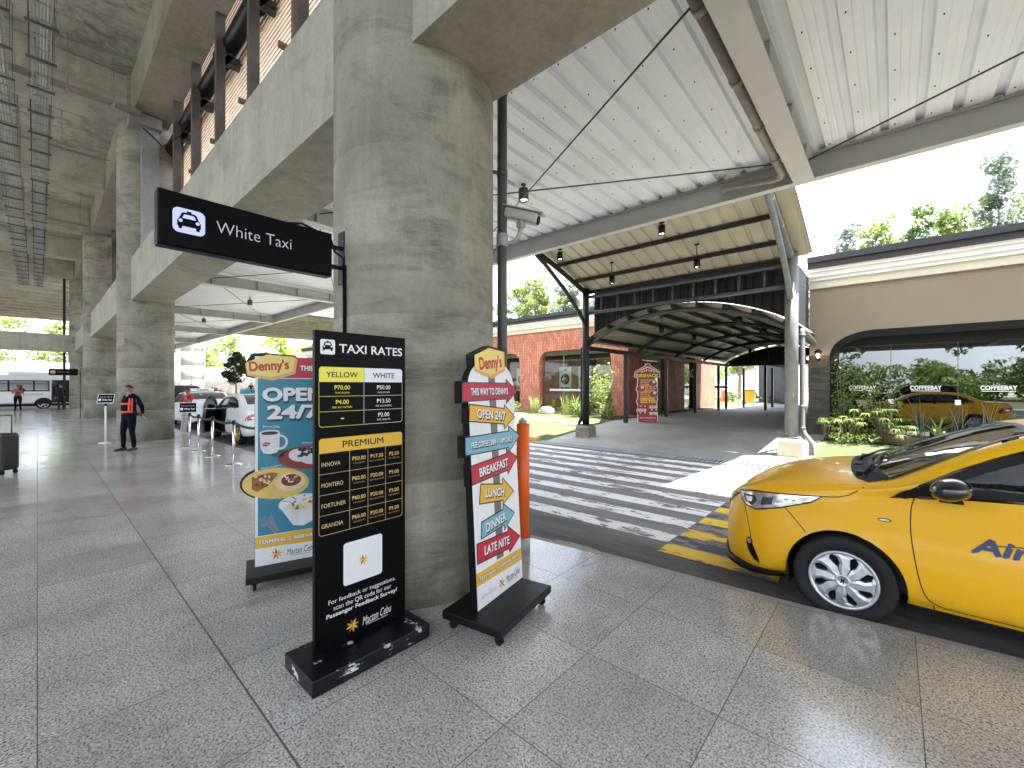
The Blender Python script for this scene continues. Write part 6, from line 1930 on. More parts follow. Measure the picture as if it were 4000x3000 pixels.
_cars = {}
def build_car(kind, paint, rim, name, loc, label, cat, group=None, opened=False, rims='cap', windows=True):
    K = SEDAN if kind == 'sedan' else SUV
    S = CarShape(K)
    root = empty(name, loc, 0, label, cat, group)
    L = S.L
    f1, f2 = K['wheels']; AR_, WR = K['AR'], K['WR']
    sedan = kind == 'sedan'
    # ---- painted shell
    key = (kind, opened)
    if key not in _cars:
        xs = [L * i / 4 / 60 for i in range(12)] + [0.05 * L / 4.42 + i * 0.0242 * L / 4.42 for i in range(1, 182)]
        xs = sorted(set(round(x, 4) for x in xs if x < L)) + [L]
        nt = 40
        ts = [7 * j / nt for j in range(nt + 1)]
        V = [[S.pt(x, t) for t in ts] for x in xs]
        verts = []; idx = {}
        for i, x in enumerate(xs):
            for j in range(nt + 1):
                y, z = V[i][j]
                for cx in (f1, f2):
                    d = math.hypot(x - cx, z - 0.31 * K['WR'] / .305)
                    if ts[j] < 4.1 and AR_ - 0.03 < d < AR_ + 0.012 and z < AR_ + .36:
                        pass
                idx[i, j] = len(verts); verts.append(Vector((x, -y, z)))
        hub = 0.31 * K['WR'] / .305
        keep = []
        win = SIDE_WIN if sedan else None
        def hole(c, t):
            for cx in (f1, f2):
                if t < 4.05 and math.hypot(c.x - cx, c.z - hub) < AR_: return True
            if sedan and windows:
                if 3.9 < t < 5.05:
                    if inside((c.x, c.z), WIN_IN): return True
                if t > 4.9 and WS_F(abs(c.y)) + .05 < c.x < WS_R(abs(c.y)) - .04 and abs(c.y) < .64 + .1 * (1.75 - c.x): return True
            if opened and t < 4.2 and inside((c.x, c.z), FRONT_DOOR): return True
            return False
        for i in range(len(xs) - 1):
            for j in range(nt):
                q = [idx[i, j], idx[i + 1, j], idx[i + 1, j + 1], idx[i, j + 1]]
                c = sum((verts[k] for k in q), Vector()) / 4
                keep.append((q, hole(c, (ts[j] + ts[j + 1]) / 2)))
        # pull the ragged arch edge onto the true circle
        used = {}
        for q, h in keep:
            for k in q: used.setdefault(k, [0, 0])[1 if h else 0] += 1
        for k, (a, b) in used.items():
            if a and b:
                v = verts[k]
                for cx in (f1, f2):
                    d = math.hypot(v.x - cx, v.z - hub)
                    if abs(d - AR_) < 0.05 and v.z < hub + AR_ + .04:
                        v.x = cx + (v.x - cx) * AR_ / d; v.z = hub + (v.z - hub) * AR_ / d
        mb = MB(); mb.add(verts, [q for q, h in keep if not h], 0, True)
        mirror(mb)
        # nose and tail caps
        for x, rev in ((0.0, 0), (L, 1)):
            i = 0 if not rev else len(xs) - 1
            ring = [Vector((x, -V[i][j][0], V[i][j][1])) for j in range(nt + 1)]
            ring += [Vector((x, V[i][j][0], V[i][j][1])) for j in range(nt - 1, -1, -1)]
            mb.add(ring, [list(range(len(ring)))], 0)
        me = mb.mesh('body', [paint])
        bm = bmesh.new(); bm.from_mesh(me)
        bmesh.ops.remove_doubles(bm, verts=bm.verts, dist=0.0005)
        bmesh.ops.recalc_face_normals(bm, faces=bm.faces)
        bm.to_mesh(me); bm.free()
        _cars[key] = me
    me = _cars[key] if _cars[key].users == 0 else _cars[key].copy()
    me.materials.clear(); me.materials.append(paint)
    o = bpy.data.objects.new('body', me); COL.objects.link(o); o.parent = root
    # ---- underside and arch liners
    mb = MB(); mb.box(.35, L - .35, -.7, .7, .19 if sedan else .3, .22 if sedan else .33)
    hub = 0.31 * K['WR'] / .305
    hwm = S.f['hw'](1.5)
    for cx in (f1, f2):
        a0 = -20
        prof = [(cx + (AR_ + .003) * math.cos(R(a)), hub + (AR_ + .003) * math.sin(R(a))) for a in range(-20, 201, 10)]
        n = len(prof)
        for sg in (-1, 1):
            yo = sg * (S.f['hw'](cx) * .985); yi = sg * (hwm - .30)
            mb.add([(x, yo, z) for x, z in prof] + [(x, yi, z) for x, z in prof], [(i, i + 1, n + i + 1, n + i) for i in range(n - 1)], 0, True)
            mb.add([(x, yi, z) for x, z in prof], [list(range(n))], 0)
    mb.build('underbody', M_LINER, root, False)
    # ---- wheels
    for cx in (f1, f2):
        for sg in (-1, 1):
            mt, mr = MB(), MB()
            wheel(mt, mr, WR, .195 if sedan else .235, rims)
            w_ = mt.build('wheel', M_RUBBER, root)
            w_.location = (cx, sg * (hwm - .118 - (0 if sedan else .02)), WR); w_.rotation_euler = (0, 0.35 * cx, 0 if sg < 0 else PI)
            mr.build('rim', [rim, M_LINER], w_, False)
    sd_, tp = S.side, S.top
    if not sedan:
        mb = MB()
        for xs_ in ([(1.5, 1.16), (1.98, 1.6), (2.75, 1.63), (2.75, 1.18)], [(2.85, 1.18), (2.85, 1.63), (3.6, 1.62), (3.7, 1.22)], [(3.78, 1.23), (3.7, 1.62), (4.12, 1.56), (4.35, 1.28)]):
            patch(mb, sd_, xs_, 0.006, 0, 0.06)
        mirror(mb)
        mb.build('side_windows', M_DARKGL, root, False)
        mb = MB(); patch(mb, tp, [(4.28, -.6), (4.5, -.66), (4.5, .66), (4.28, .6)], .006, 0, .06); mb.build('rear_window', M_DARKGL, root, False)
        mb = MB(); patch(mb, tp, [(1.2, -.7), (1.75, -.62), (1.75, .62), (1.2, .7)], .006, 0, .06); mb.build('windscreen', M_DARKGL, root, False)
        for sg in (-1, 1):
            mb = MB(); mb.box(L - .1, L + .005, sg * .74 - .1, sg * .74 + .1, .95, 1.13, 0, None, .02); mb.build('tail_lamp', M_TAIL, root)
        mb = MB(); mb.box(L - .02, L + .015, -.26, .26, .72, .85); mb.build('number_plate', M_WHITE, root)
        mb = MB(); mb.box(L - .12, L + .05, -.82, .82, .4, .56, 0, None, .03); mb.build('bumper', M_TRIMB, root)
        mb = MB()
        for sg in (-1, 1): mb.tube([(1.9, sg * .66, 1.79), (4.1, sg * .66, 1.78)], .02, 8)
        mb.build('roof_rail', M_SILVER, root)
        return root, S
    # ---- side glass, both flanks
    frame = MB(); ribbon(frame, sd_, grow(SIDE_WIN, -.018), .05, .003, 0, True); mirror(frame)
    for x in (1.9, 2.33, 3.12):
        b = MB(); ribbon(b, sd_, [(x, 1.0), (x + (.015 if x > 3 else 0), 1.36 if x < 3 else 1.27)], .09 if 2 < x < 3 else .035, .0035, 0)
        if x > 2: mirror(b); frame.add(b.v, b.f, 0, True)
    tri = MB(); patch(tri, sd_, [(1.118, .938), (1.262, 1.04), (1.262, .96)], .0045, 0, .03); mirror(tri); frame.add(tri.v, tri.f, 0, True)
    half = len(frame.v)
    for sg in (-1, 1):
        q = MB(); keepf = [i for i, f in enumerate(frame.f) if (frame.v[f[0]].y < 0) == (sg < 0)]
        for i in keepf: q.add([frame.v[k] for k in frame.f[i]], [list(range(len(frame.f[i])))], 0, True)
        q.build('window_frame', M_TRIMB, root, False)
    for sg in (-1, 1):
        for cut in ([(1.262, .955), (1.262, 1.045), (1.44, 1.165), (1.61, 1.258), (1.75, 1.322), (1.95, 1.362), (2.29, 1.377), (2.29, 1.028), (1.9, 1.012), (1.5, .985)],
                    [(2.37, 1.03), (2.37, 1.378), (2.7, 1.366), (2.95, 1.325), (3.11, 1.272), (3.1, 1.052), (2.9, 1.045)],
                    [(3.135, 1.055), (3.145, 1.256), (3.38, 1.125), (3.41, 1.085), (3.3, 1.058)]):
            if opened and sg < 0 and cut[0][0] < 1.3: continue
            mb = MB(); patch(mb, sd_, cut, .002, 0, .05)
            if sg > 0: mb.v = [Vector((v.x, -v.y, v.z)) for v in mb.v]
            mb.build('side_window', M_CARGL, root, False)
    # ---- windscreens
    nb = 16
    wsp = [(WS_F(abs(y)) + .012, y) for y in [-.735 + 1.47 * i / nb for i in range(nb + 1)]] + [(WS_R(abs(y)), y) for y in [.60 - 1.2 * i / nb for i in range(nb + 1)]]
    mb = MB(); patch(mb, tp, wsp, .004, 0, .05); mb.build('windscreen', M_CARGLF, root, False)
    mb = MB(); ribbon(mb, tp, wsp, .035, .0055, 0, True); mb.build('windscreen_seal', M_TRIMB, root, False)
    mb = MB(); patch(mb, tp, [(2.98, -.56), (3.6, -.63), (3.6, .63), (2.98, .56)], .004, 0, .05); mb.build('rear_window', M_DARKGL, root, False)
    # cowl under the wipers
    cw = [(CO(abs(y)), y) for y in [-.74 + 1.48 * i / nb for i in range(nb + 1)]] + [(WS_F(abs(y)) + .02, y) for y in [.735 - 1.47 * i / nb for i in range(nb + 1)]]
    mb = MB(); patch(mb, tp, cw, .0035, 0, .04)
    for y0, y1 in ((-.62, .02), (.0, .6)):
        mb.tube([tp(CO(abs(y0)) + .06, y0, .02), tp(WS_F(0.3) + .06, (y0 + y1) / 2, .03), tp(WS_F(abs(y1)) + .10, y1, .022)], .010, 6, 1)
    for y in (-.5, -.2, .1, .4): mb.box(CO(abs(y)) + .03, CO(abs(y)) + .07, y - .08, y + .08, tp(CO(abs(y)) + .05, y)[2] - .005, tp(CO(abs(y)) + .05, y)[2] + .012, 0)
    mb.build('cowl', [M_BLACKMAT, M_TRIMB], root, False)
    # ---- panel gaps, plus the bumper crease's shade drawn as a dark line
    mb = MB()
    for ln in ([(.497, .768), (.58, .68), (.65, .60)], [(.205, .70), (.228, .62), (.25, .53), (.268, .45)], [(.26, .818), (.45, .842), (.72, .874), (.84, .893), (.90, .915), (.95, .955), (.985, .985)],
               smooth_poly([(1.245, .955), (1.228, .9), (1.224, .75), (1.24, .6), (1.262, .46), (1.285, .36), (1.32, .30), (1.39, .276)], 2, False),
               [(1.39, .276), (1.8, .274), (2.3, .28), (2.95, .288)], [(2.3, 1.02), (2.3, .6), (2.3, .28)], smooth_poly(REAR_DOOR[1:], 2, False), [(1.335, .285), (1.34, .25)],
               [(3.78, .36), (3.86, .58), (3.9, .72), (3.98, .75)], [(1.2, .99), (1.255, 1.0)]):
        ribbon(mb, sd_, ln, .0065, .0012, 0)
    mb.build('gaps_and_crease_shade', M_GAP_CREASE, root, False)
    mb.v = [Vector((v.x, -v.y, v.z)) for v in mb.v]; mb.build('gaps_and_crease_shade', M_GAP_CREASE, root, False)
    # ---- head lamps, fog lamps, bumper trim
    HL = [(.165, .80), (.18, .745), (.225, .71), (.30, .695), (.48, .752), (.68, .832), (.735, .874), (.5, .848), (.27, .826)]
    for sg in (-1, 1):
        mb = MB(); patch(mb, sd_, grow(HL, .010), .0025, 0, .03)
        patch(mb, sd_, HL, .005, 1, .03)
        patch(mb, sd_, [(.20, .79), (.21, .74), (.27, .715), (.31, .76), (.29, .80)], .0065, 2, .02)
        patch(mb, sd_, [(.34, .735), (.42, .757), (.43, .815), (.35, .80)], .0065, 2, .02)
        patch(mb, sd_, [(.215, .775), (.235, .74), (.27, .745), (.275, .785)], .0075, 1, .02)
        ribbon(mb, sd_, [(.31, .815), (.5, .838), (.69, .862)], .008, .007, 3)
        ribbon(mb, sd_, [(.44, .765), (.6, .81), (.68, .842)], .010, .007, 3)
        if sg > 0: mb.v = [Vector((v.x, -v.y, v.z)) for v in mb.v]
        mb.build('headlight', [M_TRIMB, M_LENS, M_LAMPD, plain('lamp_bright', (0.8, 0.82, 0.85), 0.1, 0.8, 0.05)], root, False)
        mb = MB(); patch(mb, sd_, smooth_poly([(.225, .42), (.25, .465), (.27, .43), (.345, .265), (.30, .275), (.25, .33)], 1), .003, 0, .025)
        for k in range(4): ribbon(mb, sd_, [(.245 + .012 * k, .36 - .025 * k), (.30 + .012 * k, .35 - .025 * k)], .006, .006, 0)
        if sg > 0: mb.v = [Vector((v.x, -v.y, v.z)) for v in mb.v]
        f_ = mb.build('bumper_vent', M_TRIMB, root, False)
        mb = MB(); patch(mb, sd_, ellipse(.258, .425, .026, .026, 14), .007, 0, .02); patch(mb, sd_, ellipse(.258, .425, .018, .018, 12), .010, 1, .02)
        if sg > 0: mb.v = [Vector((v.x, -v.y, v.z)) for v in mb.v]
        mb.build('fog_lamp', [M_TRIMB, M_LENS], f_, False)
        mb = MB(); patch(mb, sd_, ellipse(1.097, .784, .036, .013, 18), .004, 0, .02); patch(mb, sd_, ellipse(1.097, .784, .029, .008, 16), .007, 1, .02)
        if sg > 0: mb.v = [Vector((v.x, -v.y, v.z)) for v in mb.v]
        mb.build('side_repeater', [M_TRIMB, M_LENS], root, False)
        mb = MB(); patch(mb, sd_, [(3.98, .72), (4.05, .70), (4.25, .74), (4.36, .78), (4.36, .9), (4.2, .92), (4.05, .86)], .005, 0, .03)
        patch(mb, sd_, [(4.12, .76), (4.28, .78), (4.33, .82), (4.2, .83)], .008, 1, .03)
        if sg > 0: mb.v = [Vector((v.x, -v.y, v.z)) for v in mb.v]
        mb.build('tail_lamp', [M_TAIL, M_LENS], root, False)
        # door handles
        for hx in (2.1, 3.0):
            if opened and sg < 0 and hx < 2.2: continue
            mb = MB(); p = sd_(hx, .82, 0); mb.box(hx - .085, hx + .085, p.y - .028, p.y - .004, .805, .838, 0, None, .009)
            if sg > 0: mb.v = [Vector((v.x, -v.y, v.z)) for v in mb.v]
            mb.build('door_handle', paint if hx > 1 else paint, root)
    # lower grille, lip, badge side of the nose
    mb = MB(); mb.add([(-.004, y, z) for y, z in ((-.34, .30), (.34, .30), (.36, .52), (-.36, .52))], [(0, 1, 2, 3)]); 
    for k in range(5): mb.box(-.016, -.005, -.34, .34, .325 + .042 * k, .337 + .042 * k)
    mb.build('grille', M_TRIMB, root)
    mb = MB(); mb.add([(-.004, y, z) for y, z in ((-.36, .6), (.36, .6), (.34, .655), (-.34, .655))], [(0, 1, 2, 3)])
    for sg in (-1, 1): ribbon(mb, lambda u, v, o_: Vector((sd_(u, v, o_).x, sg * -1 * sd_(u, v, o_).y * -1 * -1, sd_(u, v, o_).z)) if False else (lambda p: Vector((p.x, p.y * (1 if sg < 0 else -1), p.z)))(sd_(u, v, o_)), [(.012, .655), (.06, .72), (.13, .785), (.17, .805)], .05, .003, 0)
    mb.build('nose_trim', M_TRIMB, root)
    mb = MB()
    lip = [(x, -(S.f['hw'](x) + .004)) for x in (0.0, .02, .05, .1, .18, .28, .4, .5)]
    pts = [(x, y) for x, y in reversed(lip)] + [(x, -y) for x, y in lip]
    n = len(pts)
    vs = [(x - .022, y * 1.0, S.f['zb'](x) - .012) for x, y in pts] + [(x - .022, y, S.f['zb'](x) + .022) for x, y in pts] + [(x + .02, y * .96, S.f['zb'](x) + .03) for x, y in pts] + [(x + .05, y * .9, S.f['zb'](x) - .01) for x, y in pts]
    mb.add(vs, [(i + n * a, i + 1 + n * a, i + 1 + n * ((a + 1) % 4), i + n * ((a + 1) % 4)) for i in range(n - 1) for a in range(4)], 0, True)
    mb.build('front_lip', M_TRIMB, root)
    # rear bumper strip, plate
    mb = MB(); mb.box(L - .02, L + .012, -.24, .24, .62, .74); mb.build('number_plate', M_WHITE, root)
    mb = MB(); mb.box(L - .05, L + .01, -.48, .48, .36, .44, 0, None, .01); mb.build('rear_vent', M_TRIMB, root)
    # ---- mirrors
    for sg in (-1, 1):
        if opened and sg < 0: continue
        mb = MB()
        def mp(u, v):
            a = 2 * PI * u; b = PI * (v - .5)
            k = math.cos(b)
            return Vector((1.405 + .082 * math.sin(b) * .9 + .045 * k * math.cos(a) * .6 + .02 * math.sin(b), -(.925 + .028) + .125 * (k * math.cos(a)) * .95 - .02 * math.sin(b), 1.06 + .072 * k * math.sin(a) + .012 * math.sin(b)))
        mb.grid(mp, 20, 12)
        bse = MB(); bse.bar((1.37, -.79, 1.0), (1.39, -.885, 1.02), .055, .035); bse.box(1.35, 1.46, -.985, -.86, .982, 1.0, 0, None, .008)
        if sg > 0:
            for q in (mb, bse): q.v = [Vector((v.x, -v.y, v.z)) for v in q.v]
        r_ = mb.build('wing_mirror', plain('black_gloss', (0.01, 0.011, 0.016), 0.26, 0.2, 0.1, 3, coat=1.0), root)
        bse.build('mirror_arm', M_TRIMB, r_)
    # ---- cabin
    mb = MB()
    mb.box(1.2, 1.42, -.68, .68, .6, .93, 0, None, .05)
    mb.box(1.1, 1.3, -.68, .68, .85, .955, 0, None, .04)
    for y in (-.38, .38):
        mb.box(1.95, 2.4, y - .24, y + .24, .45, .62, 0, None, .05)
        Mx = Matrix.Translation((2.38, y, .6)) @ Matrix.Rotation(R(14), 4, 'Y')
        mb.box(-.06, .08, -.23, .23, 0, .56, 0, Mx, .05); mb.box(-.04, .06, -.12, .12, .6, .76, 0, Mx, .04)
    mb.box(2.85, 3.3, -.66, .66, .5, .62, 0, None, .05); mb.box(3.2, 3.36, -.66, .66, .6, 1.05, 0, Matrix.Identity(4), .05)
    mb.box(.95, 3.6, -.74, -.70, .3, .93); mb.box(.95, 3.6, .70, .74, .3, .93); mb.box(1.0, 3.6, -.7, .7, .26, .3)
    if not windows: pass
    mb.build('cabin', M_SEAT, root)
    mb = MB()
    ring = [(1.60 + .05 * math.sin(a) * 1.0, -.38 + .175 * math.cos(a), .97 + .165 * math.sin(a)) for a in [2 * PI * k / 28 for k in range(29)]]
    mb.tube(ring, .015, 8, 0, False); mb.tube([(1.62, -.55, .97), (1.62, -.38, .95), (1.62, -.21, .97)], .02, 6); mb.tube([(1.6, -.38, .95), (1.35, -.38, .85)], .03, 8)
    mb.build('steering_wheel', M_SEAT, root)
    mb = MB(); mb.box(1.83, 1.86, -.12, .12, 1.285, 1.34, 0, None, .01); mb.bar((1.86, 0, 1.34), (1.9, 0, 1.41), .02, .02); mb.build('inside_mirror', M_TRIMB, root)
    return root, S
# windscreen front edge / rear edge and hood rear edge as functions of |y|
WS_F = pchip([(0, .985), (.3, 1.0), (.55, 1.035), (.74, 1.10), (.9, 1.14)])
WS_R = pchip([(0, 1.80), (.3, 1.795), (.5, 1.78), (.62, 1.765), (.9, 1.74)])
CO = pchip([(0, .875), (.4, .89), (.62, .93), (.70, .965), (.76, 1.03), (.9, 1.1)])
WIN_IN = grow(SIDE_WIN, -.022)

# ---- the yellow airport taxi beside the kerb
YT = (-1.145, 4.70, RD)
taxi, TS = build_car('sedan', M_CARY, M_SILVER, 'yellow_taxi', YT, 'glossy yellow taxi with silver wheel covers parked at the kerb by the crossing', 'taxi')
def flank_text(S, root, items, mat, name):
    mb = MB()
    for body, x, z, wid, hgt, bold, shear in items:
        vs, fs, bb = text2d(body, 0, shear)
        sx = wid / (bb[1] - bb[0]); sy = hgt / (bb[3] - bb[2])
        for k in range(3 if bold > .005 else 1):
            ox, oy = (bold * math.cos(2.1 * k), bold * math.sin(2.1 * k)) if bold > .005 else (0, 0)
            mb.add([S.side(x + (vx + ox - bb[0]) * sx, z + (vy + oy - bb[2]) * sy, .0033 + k * .00015) for vx, vy in vs], fs, 0, True)
    mb.build(name, mat, root, False)
M_NAVY = plain('navy_vinyl', (0.035, 0.045, 0.16), 0.4)
flank_text(TS, taxi, [('Airport', 1.50, .645, .56, .12, .04, .22)], M_NAVY, 'lettering')
mb = MB(); ribbon(mb, TS.side, [(1.56, .728), (1.7, .748), (1.9, .755), (2.2, .74), (2.28, .73)], .008, .003); mb.build('swoosh_line', plain('maroon_vinyl', (0.12, 0.03, 0.04), 0.4), taxi, False)
mb = MB(); mb.tube([(3.0, 0, 1.42), (3.22, 0, 1.60)], .006, 6); mb.build('antenna', M_TRIMB, taxi)

# ---- white taxis ahead in the lane
def white_taxi(loc, lb, opened, rim, rims, sign_m, txt):
    c, S = build_car('sedan', M_CARW, rim, 'white_taxi', loc, lb, 'taxi', 'white taxis waiting in the lane', opened, rims)
    mb = MB(); mb.box(2.1, 2.32, -.42, .42, 1.472, 1.60, 0, None, .03); r_ = mb.build('roof_sign', sign_m, c)
    t_ = MB(); put_text(t_, 'TAXI', 0, 0, .42, .075, 0, 0, .03); mb = MB(); mb.add([Matrix.Translation((2.3225, 0, 1.537)) @ Matrix.Rotation(R(90), 4, 'Z') @ v for v in t_.v], t_.f); mb.build('sign_lettering', M_PRINTK, r_, False)
    flank_text(S, c, [(txt, 2.42, .60, .42, .09, .04, .1)], M_PRINTK, 'lettering')
    mb = MB(); t_ = MB(); put_text(t_, 'LYG 527', 0, 0, .2, .06, 0, 0, .03)
    return c, S
ct, CS = white_taxi((-17.62, 4.72, RD), 'white taxi with its front door open and gold wheels behind the belt posts', True, M_GOLDW, 'five', plain('teal_roof_sign', (0.03, 0.25, 0.36), 0.4), 'UTAK')
# its front door, swung out
dr = MB()
sh = [S_ for S_ in FRONT_DOOR]
patch(dr, CS.side, FRONT_DOOR, 0.0, 0, .06)
inner = MB(); patch(inner, CS.side, FRONT_DOOR, -.09, 1, .06)
dr.add(inner.v, inner.f, 1, False)
ribbon(dr, CS.side, [(1.262, .965), (1.44, 1.165), (1.61, 1.258), (1.75, 1.322), (1.95, 1.362), (2.29, 1.377), (2.3, 1.03)], .06, 0.0, 0)
ribbon(dr, CS.side, [(1.262, .965), (1.44, 1.165), (1.61, 1.258), (1.75, 1.322), (1.95, 1.362), (2.29, 1.377), (2.3, 1.03)], .075, -.03, 1)
gl_ = MB(); patch(gl_, CS.side, [(1.29, .98), (1.44, 1.145), (1.61, 1.24), (1.75, 1.302), (1.95, 1.345), (2.27, 1.36), (2.27, 1.04), (1.9, 1.02)], -.012, 0, .06)
hinge = Vector((1.25, -.82, 0))
Md = Matrix.Translation(hinge) @ Matrix.Rotation(R(-33), 4, 'Z') @ Matrix.Translation(-hinge)
for q in (dr, gl_): q.v = [Md @ v for v in q.v]
d_ = dr.build('door', [M_CARW, M_TRIMB], ct, False)
gl_.build('door_window', M_CARGL, d_, False)
mb = MB(); mb.grid(lambda u, v: Md @ Vector((1.4 + .08 * math.sin(PI * (v - .5)), -.94 + .11 * math.cos(PI * (v - .5)) * math.cos(2 * PI * u), 1.05 + .07 * math.cos(PI * (v - .5)) * math.sin(2 * PI * u))), 14, 8); mb.build('door_mirror', M_TRIMB, d_)
white_taxi((-24.5, 4.75, RD), 'white taxi farther ahead beside the man in the red shirt', False, M_SILVER, 'cap', M_WHITE, 'TAXI')
sv, _ = build_car('suv', M_CARK, M_SILVER, 'black_suv', (-30.0, 4.6, RD), 'black sport utility vehicle at the head of the taxi lane', 'car', None, False, 'five')
mb = MB(); t_ = MB(); put_text(t_, 'VJI 1572', 0, 0, .7, .16, 0, 0, .04); mb.add([Matrix.Translation((4.605, -.1, 1.0)) @ Matrix.Rotation(R(90), 4, 'Z') @ v for v in t_.v], t_.f); mb.build('lettering', M_WHITE, sv, False)
sv2, _ = build_car('suv', M_CARK, M_SILVER, 'black_suv', (-1.2, -14.5, RD), 'black sport utility vehicle behind the viewer, seen mirrored in the coffee shop glass', 'car', None, False, 'five')
for i, (x, y, m_, lb) in enumerate(((-17.0, 52, M_CARW, 'white car parked in the sun beyond the end of the walkway, left one'), (-11.6, 50.0, M_CARW, 'white car parked in the sun beyond the yellow bin'), (-22, 56, M_CARS, 'silver car parked far beyond the brick restaurant'))):
    build_car('sedan', m_, M_SILVER, 'parked_car', (x, y, 0.31), lb, 'car', 'cars parked beyond the walkway')

# ---- minibus across the far end
bs = empty('minibus', (-46.2, -4.6, RD), R(90), 'white minibus with dark windows parked across the far end of the concourse', 'bus')
def bus():
    Lb, Wb = 7.4, 2.1     # local x along the bus, -y faces the viewer
    mb = MB(); mb.box(0, Lb, 0, Wb, .42, 2.5, 0, None, .12); mb.build('body', M_CARW, bs)
    mb = MB(); mb.box(3.2, 6.4, .3, 1.8, 2.5, 2.72, 0, None, .05); mb.build('roof_unit', M_WHITE, bs)
    mb = MB(); mb.box(.3, 5.2, -.012, .0, 1.32, 2.12); mb.build('window_band', M_TRIMB, bs)
    for a, b in ((3.3, 4.4), (4.48, 5.14), (.4, 1.4), (1.5, 2.4), (2.5, 3.2)):
        mb = MB(); mb.box(a, b, -.02, -.0125, 1.4, 1.84); mb.box(a, b, -.02, -.0125, 1.88, 2.06); mb.build('window', M_DARKGL, bs)
    mb = MB(); mb.box(5.3, 6.2, -.015, .0, .5, 2.15); mb.build('door', M_DARKGL, bs)
    for x in (1.3, 4.9):
        mt, mr = MB(), MB(); wheel(mt, mr, .37, .22, 'five')
        w_ = mt.build('wheel', M_RUBBER, bs); w_.location = (x, .1, .37); mr.build('rim', [M_SILVER, M_LINER], w_, False)
        mb = MB(); mb.prism([(x + .46 * math.cos(R(a)), .4 + .46 * math.sin(R(a))) for a in range(0, 181, 12)], -.014, -.002, 0); mb.build('wheel_arch', M_LINER, bs)
    mb = MB(); mb.box(.1, Lb - .1, .1, Wb - .1, .25, .42); mb.build('underbody', M_LINER, bs)
    mb = MB(); put_text(mb, 'YUTAKANCEV', 4.2, 1.1, 1.4, .15, -.014, 0, .02); mb.build('lettering', plain('grey_vinyl', (.4, .41, .43), .5), bs, False)
bus()
# ------------------------------------------------------------------ people
M_SKIN = plain('brown_skin', (0.3, 0.155, 0.09), 0.5, 0, 0.12, 14)
M_HAIR = plain('black_hair', (0.012, 0.01, 0.009), 0.6, 0, 0.3, 40)
M_NAVYC = plain('navy_uniform', (0.005, 0.0055, 0.012), 0.85, 0, 0.25, 9, spec=0.12)
M_ORNG = plain('orange_hi_vis', (0.85, 0.09, 0.03), 0.6, 0, 0.08, 9)
M_REDC = plain('red_shirt', (0.6, 0.015, 0.02), 0.8, 0, 0.15, 9)
M_KHAK = plain('pale_khaki', (0.42, 0.41, 0.37), 0.8, 0, 0.12, 9)
M_SHOE = plain('black_leather', (0.01, 0.01, 0.011), 0.3, 0, 0.2, 12)
M_MAROON = plain('maroon_shirt', (0.28, 0.02, 0.05), 0.8, 0, 0.2, 9)

def skin_mesh(nodes, links, root=0, sub=2):
    """nodes: name -> (co, rx, ry); grows one continuous surface over the skeleton"""
    names = list(nodes)
    me = bpy.data.meshes.new('figure')
    me.from_pydata([nodes[n][0] for n in names], [(names.index(a), names.index(b)) for a, b in links], [])
    o = bpy.data.objects.new('figure', me)
    COL.objects.link(o)
    md = o.modifiers.new('skin', 'SKIN')
    md.use_smooth_shade = True
    sv_ = me.skin_vertices[0].data
    for i, n in enumerate(names):
        sv_[i].radius = (nodes[n][1], nodes[n][2])
        sv_[i].use_root = (i == root)
    ss = o.modifiers.new('sub', 'SUBSURF'); ss.levels = sub; ss.render_levels = sub
    dg = bpy.context.evaluated_depsgraph_get()
    ev = o.evaluated_get(dg)
    m2 = bpy.data.meshes.new_from_object(ev)
    bpy.data.objects.remove(o)
    return m2

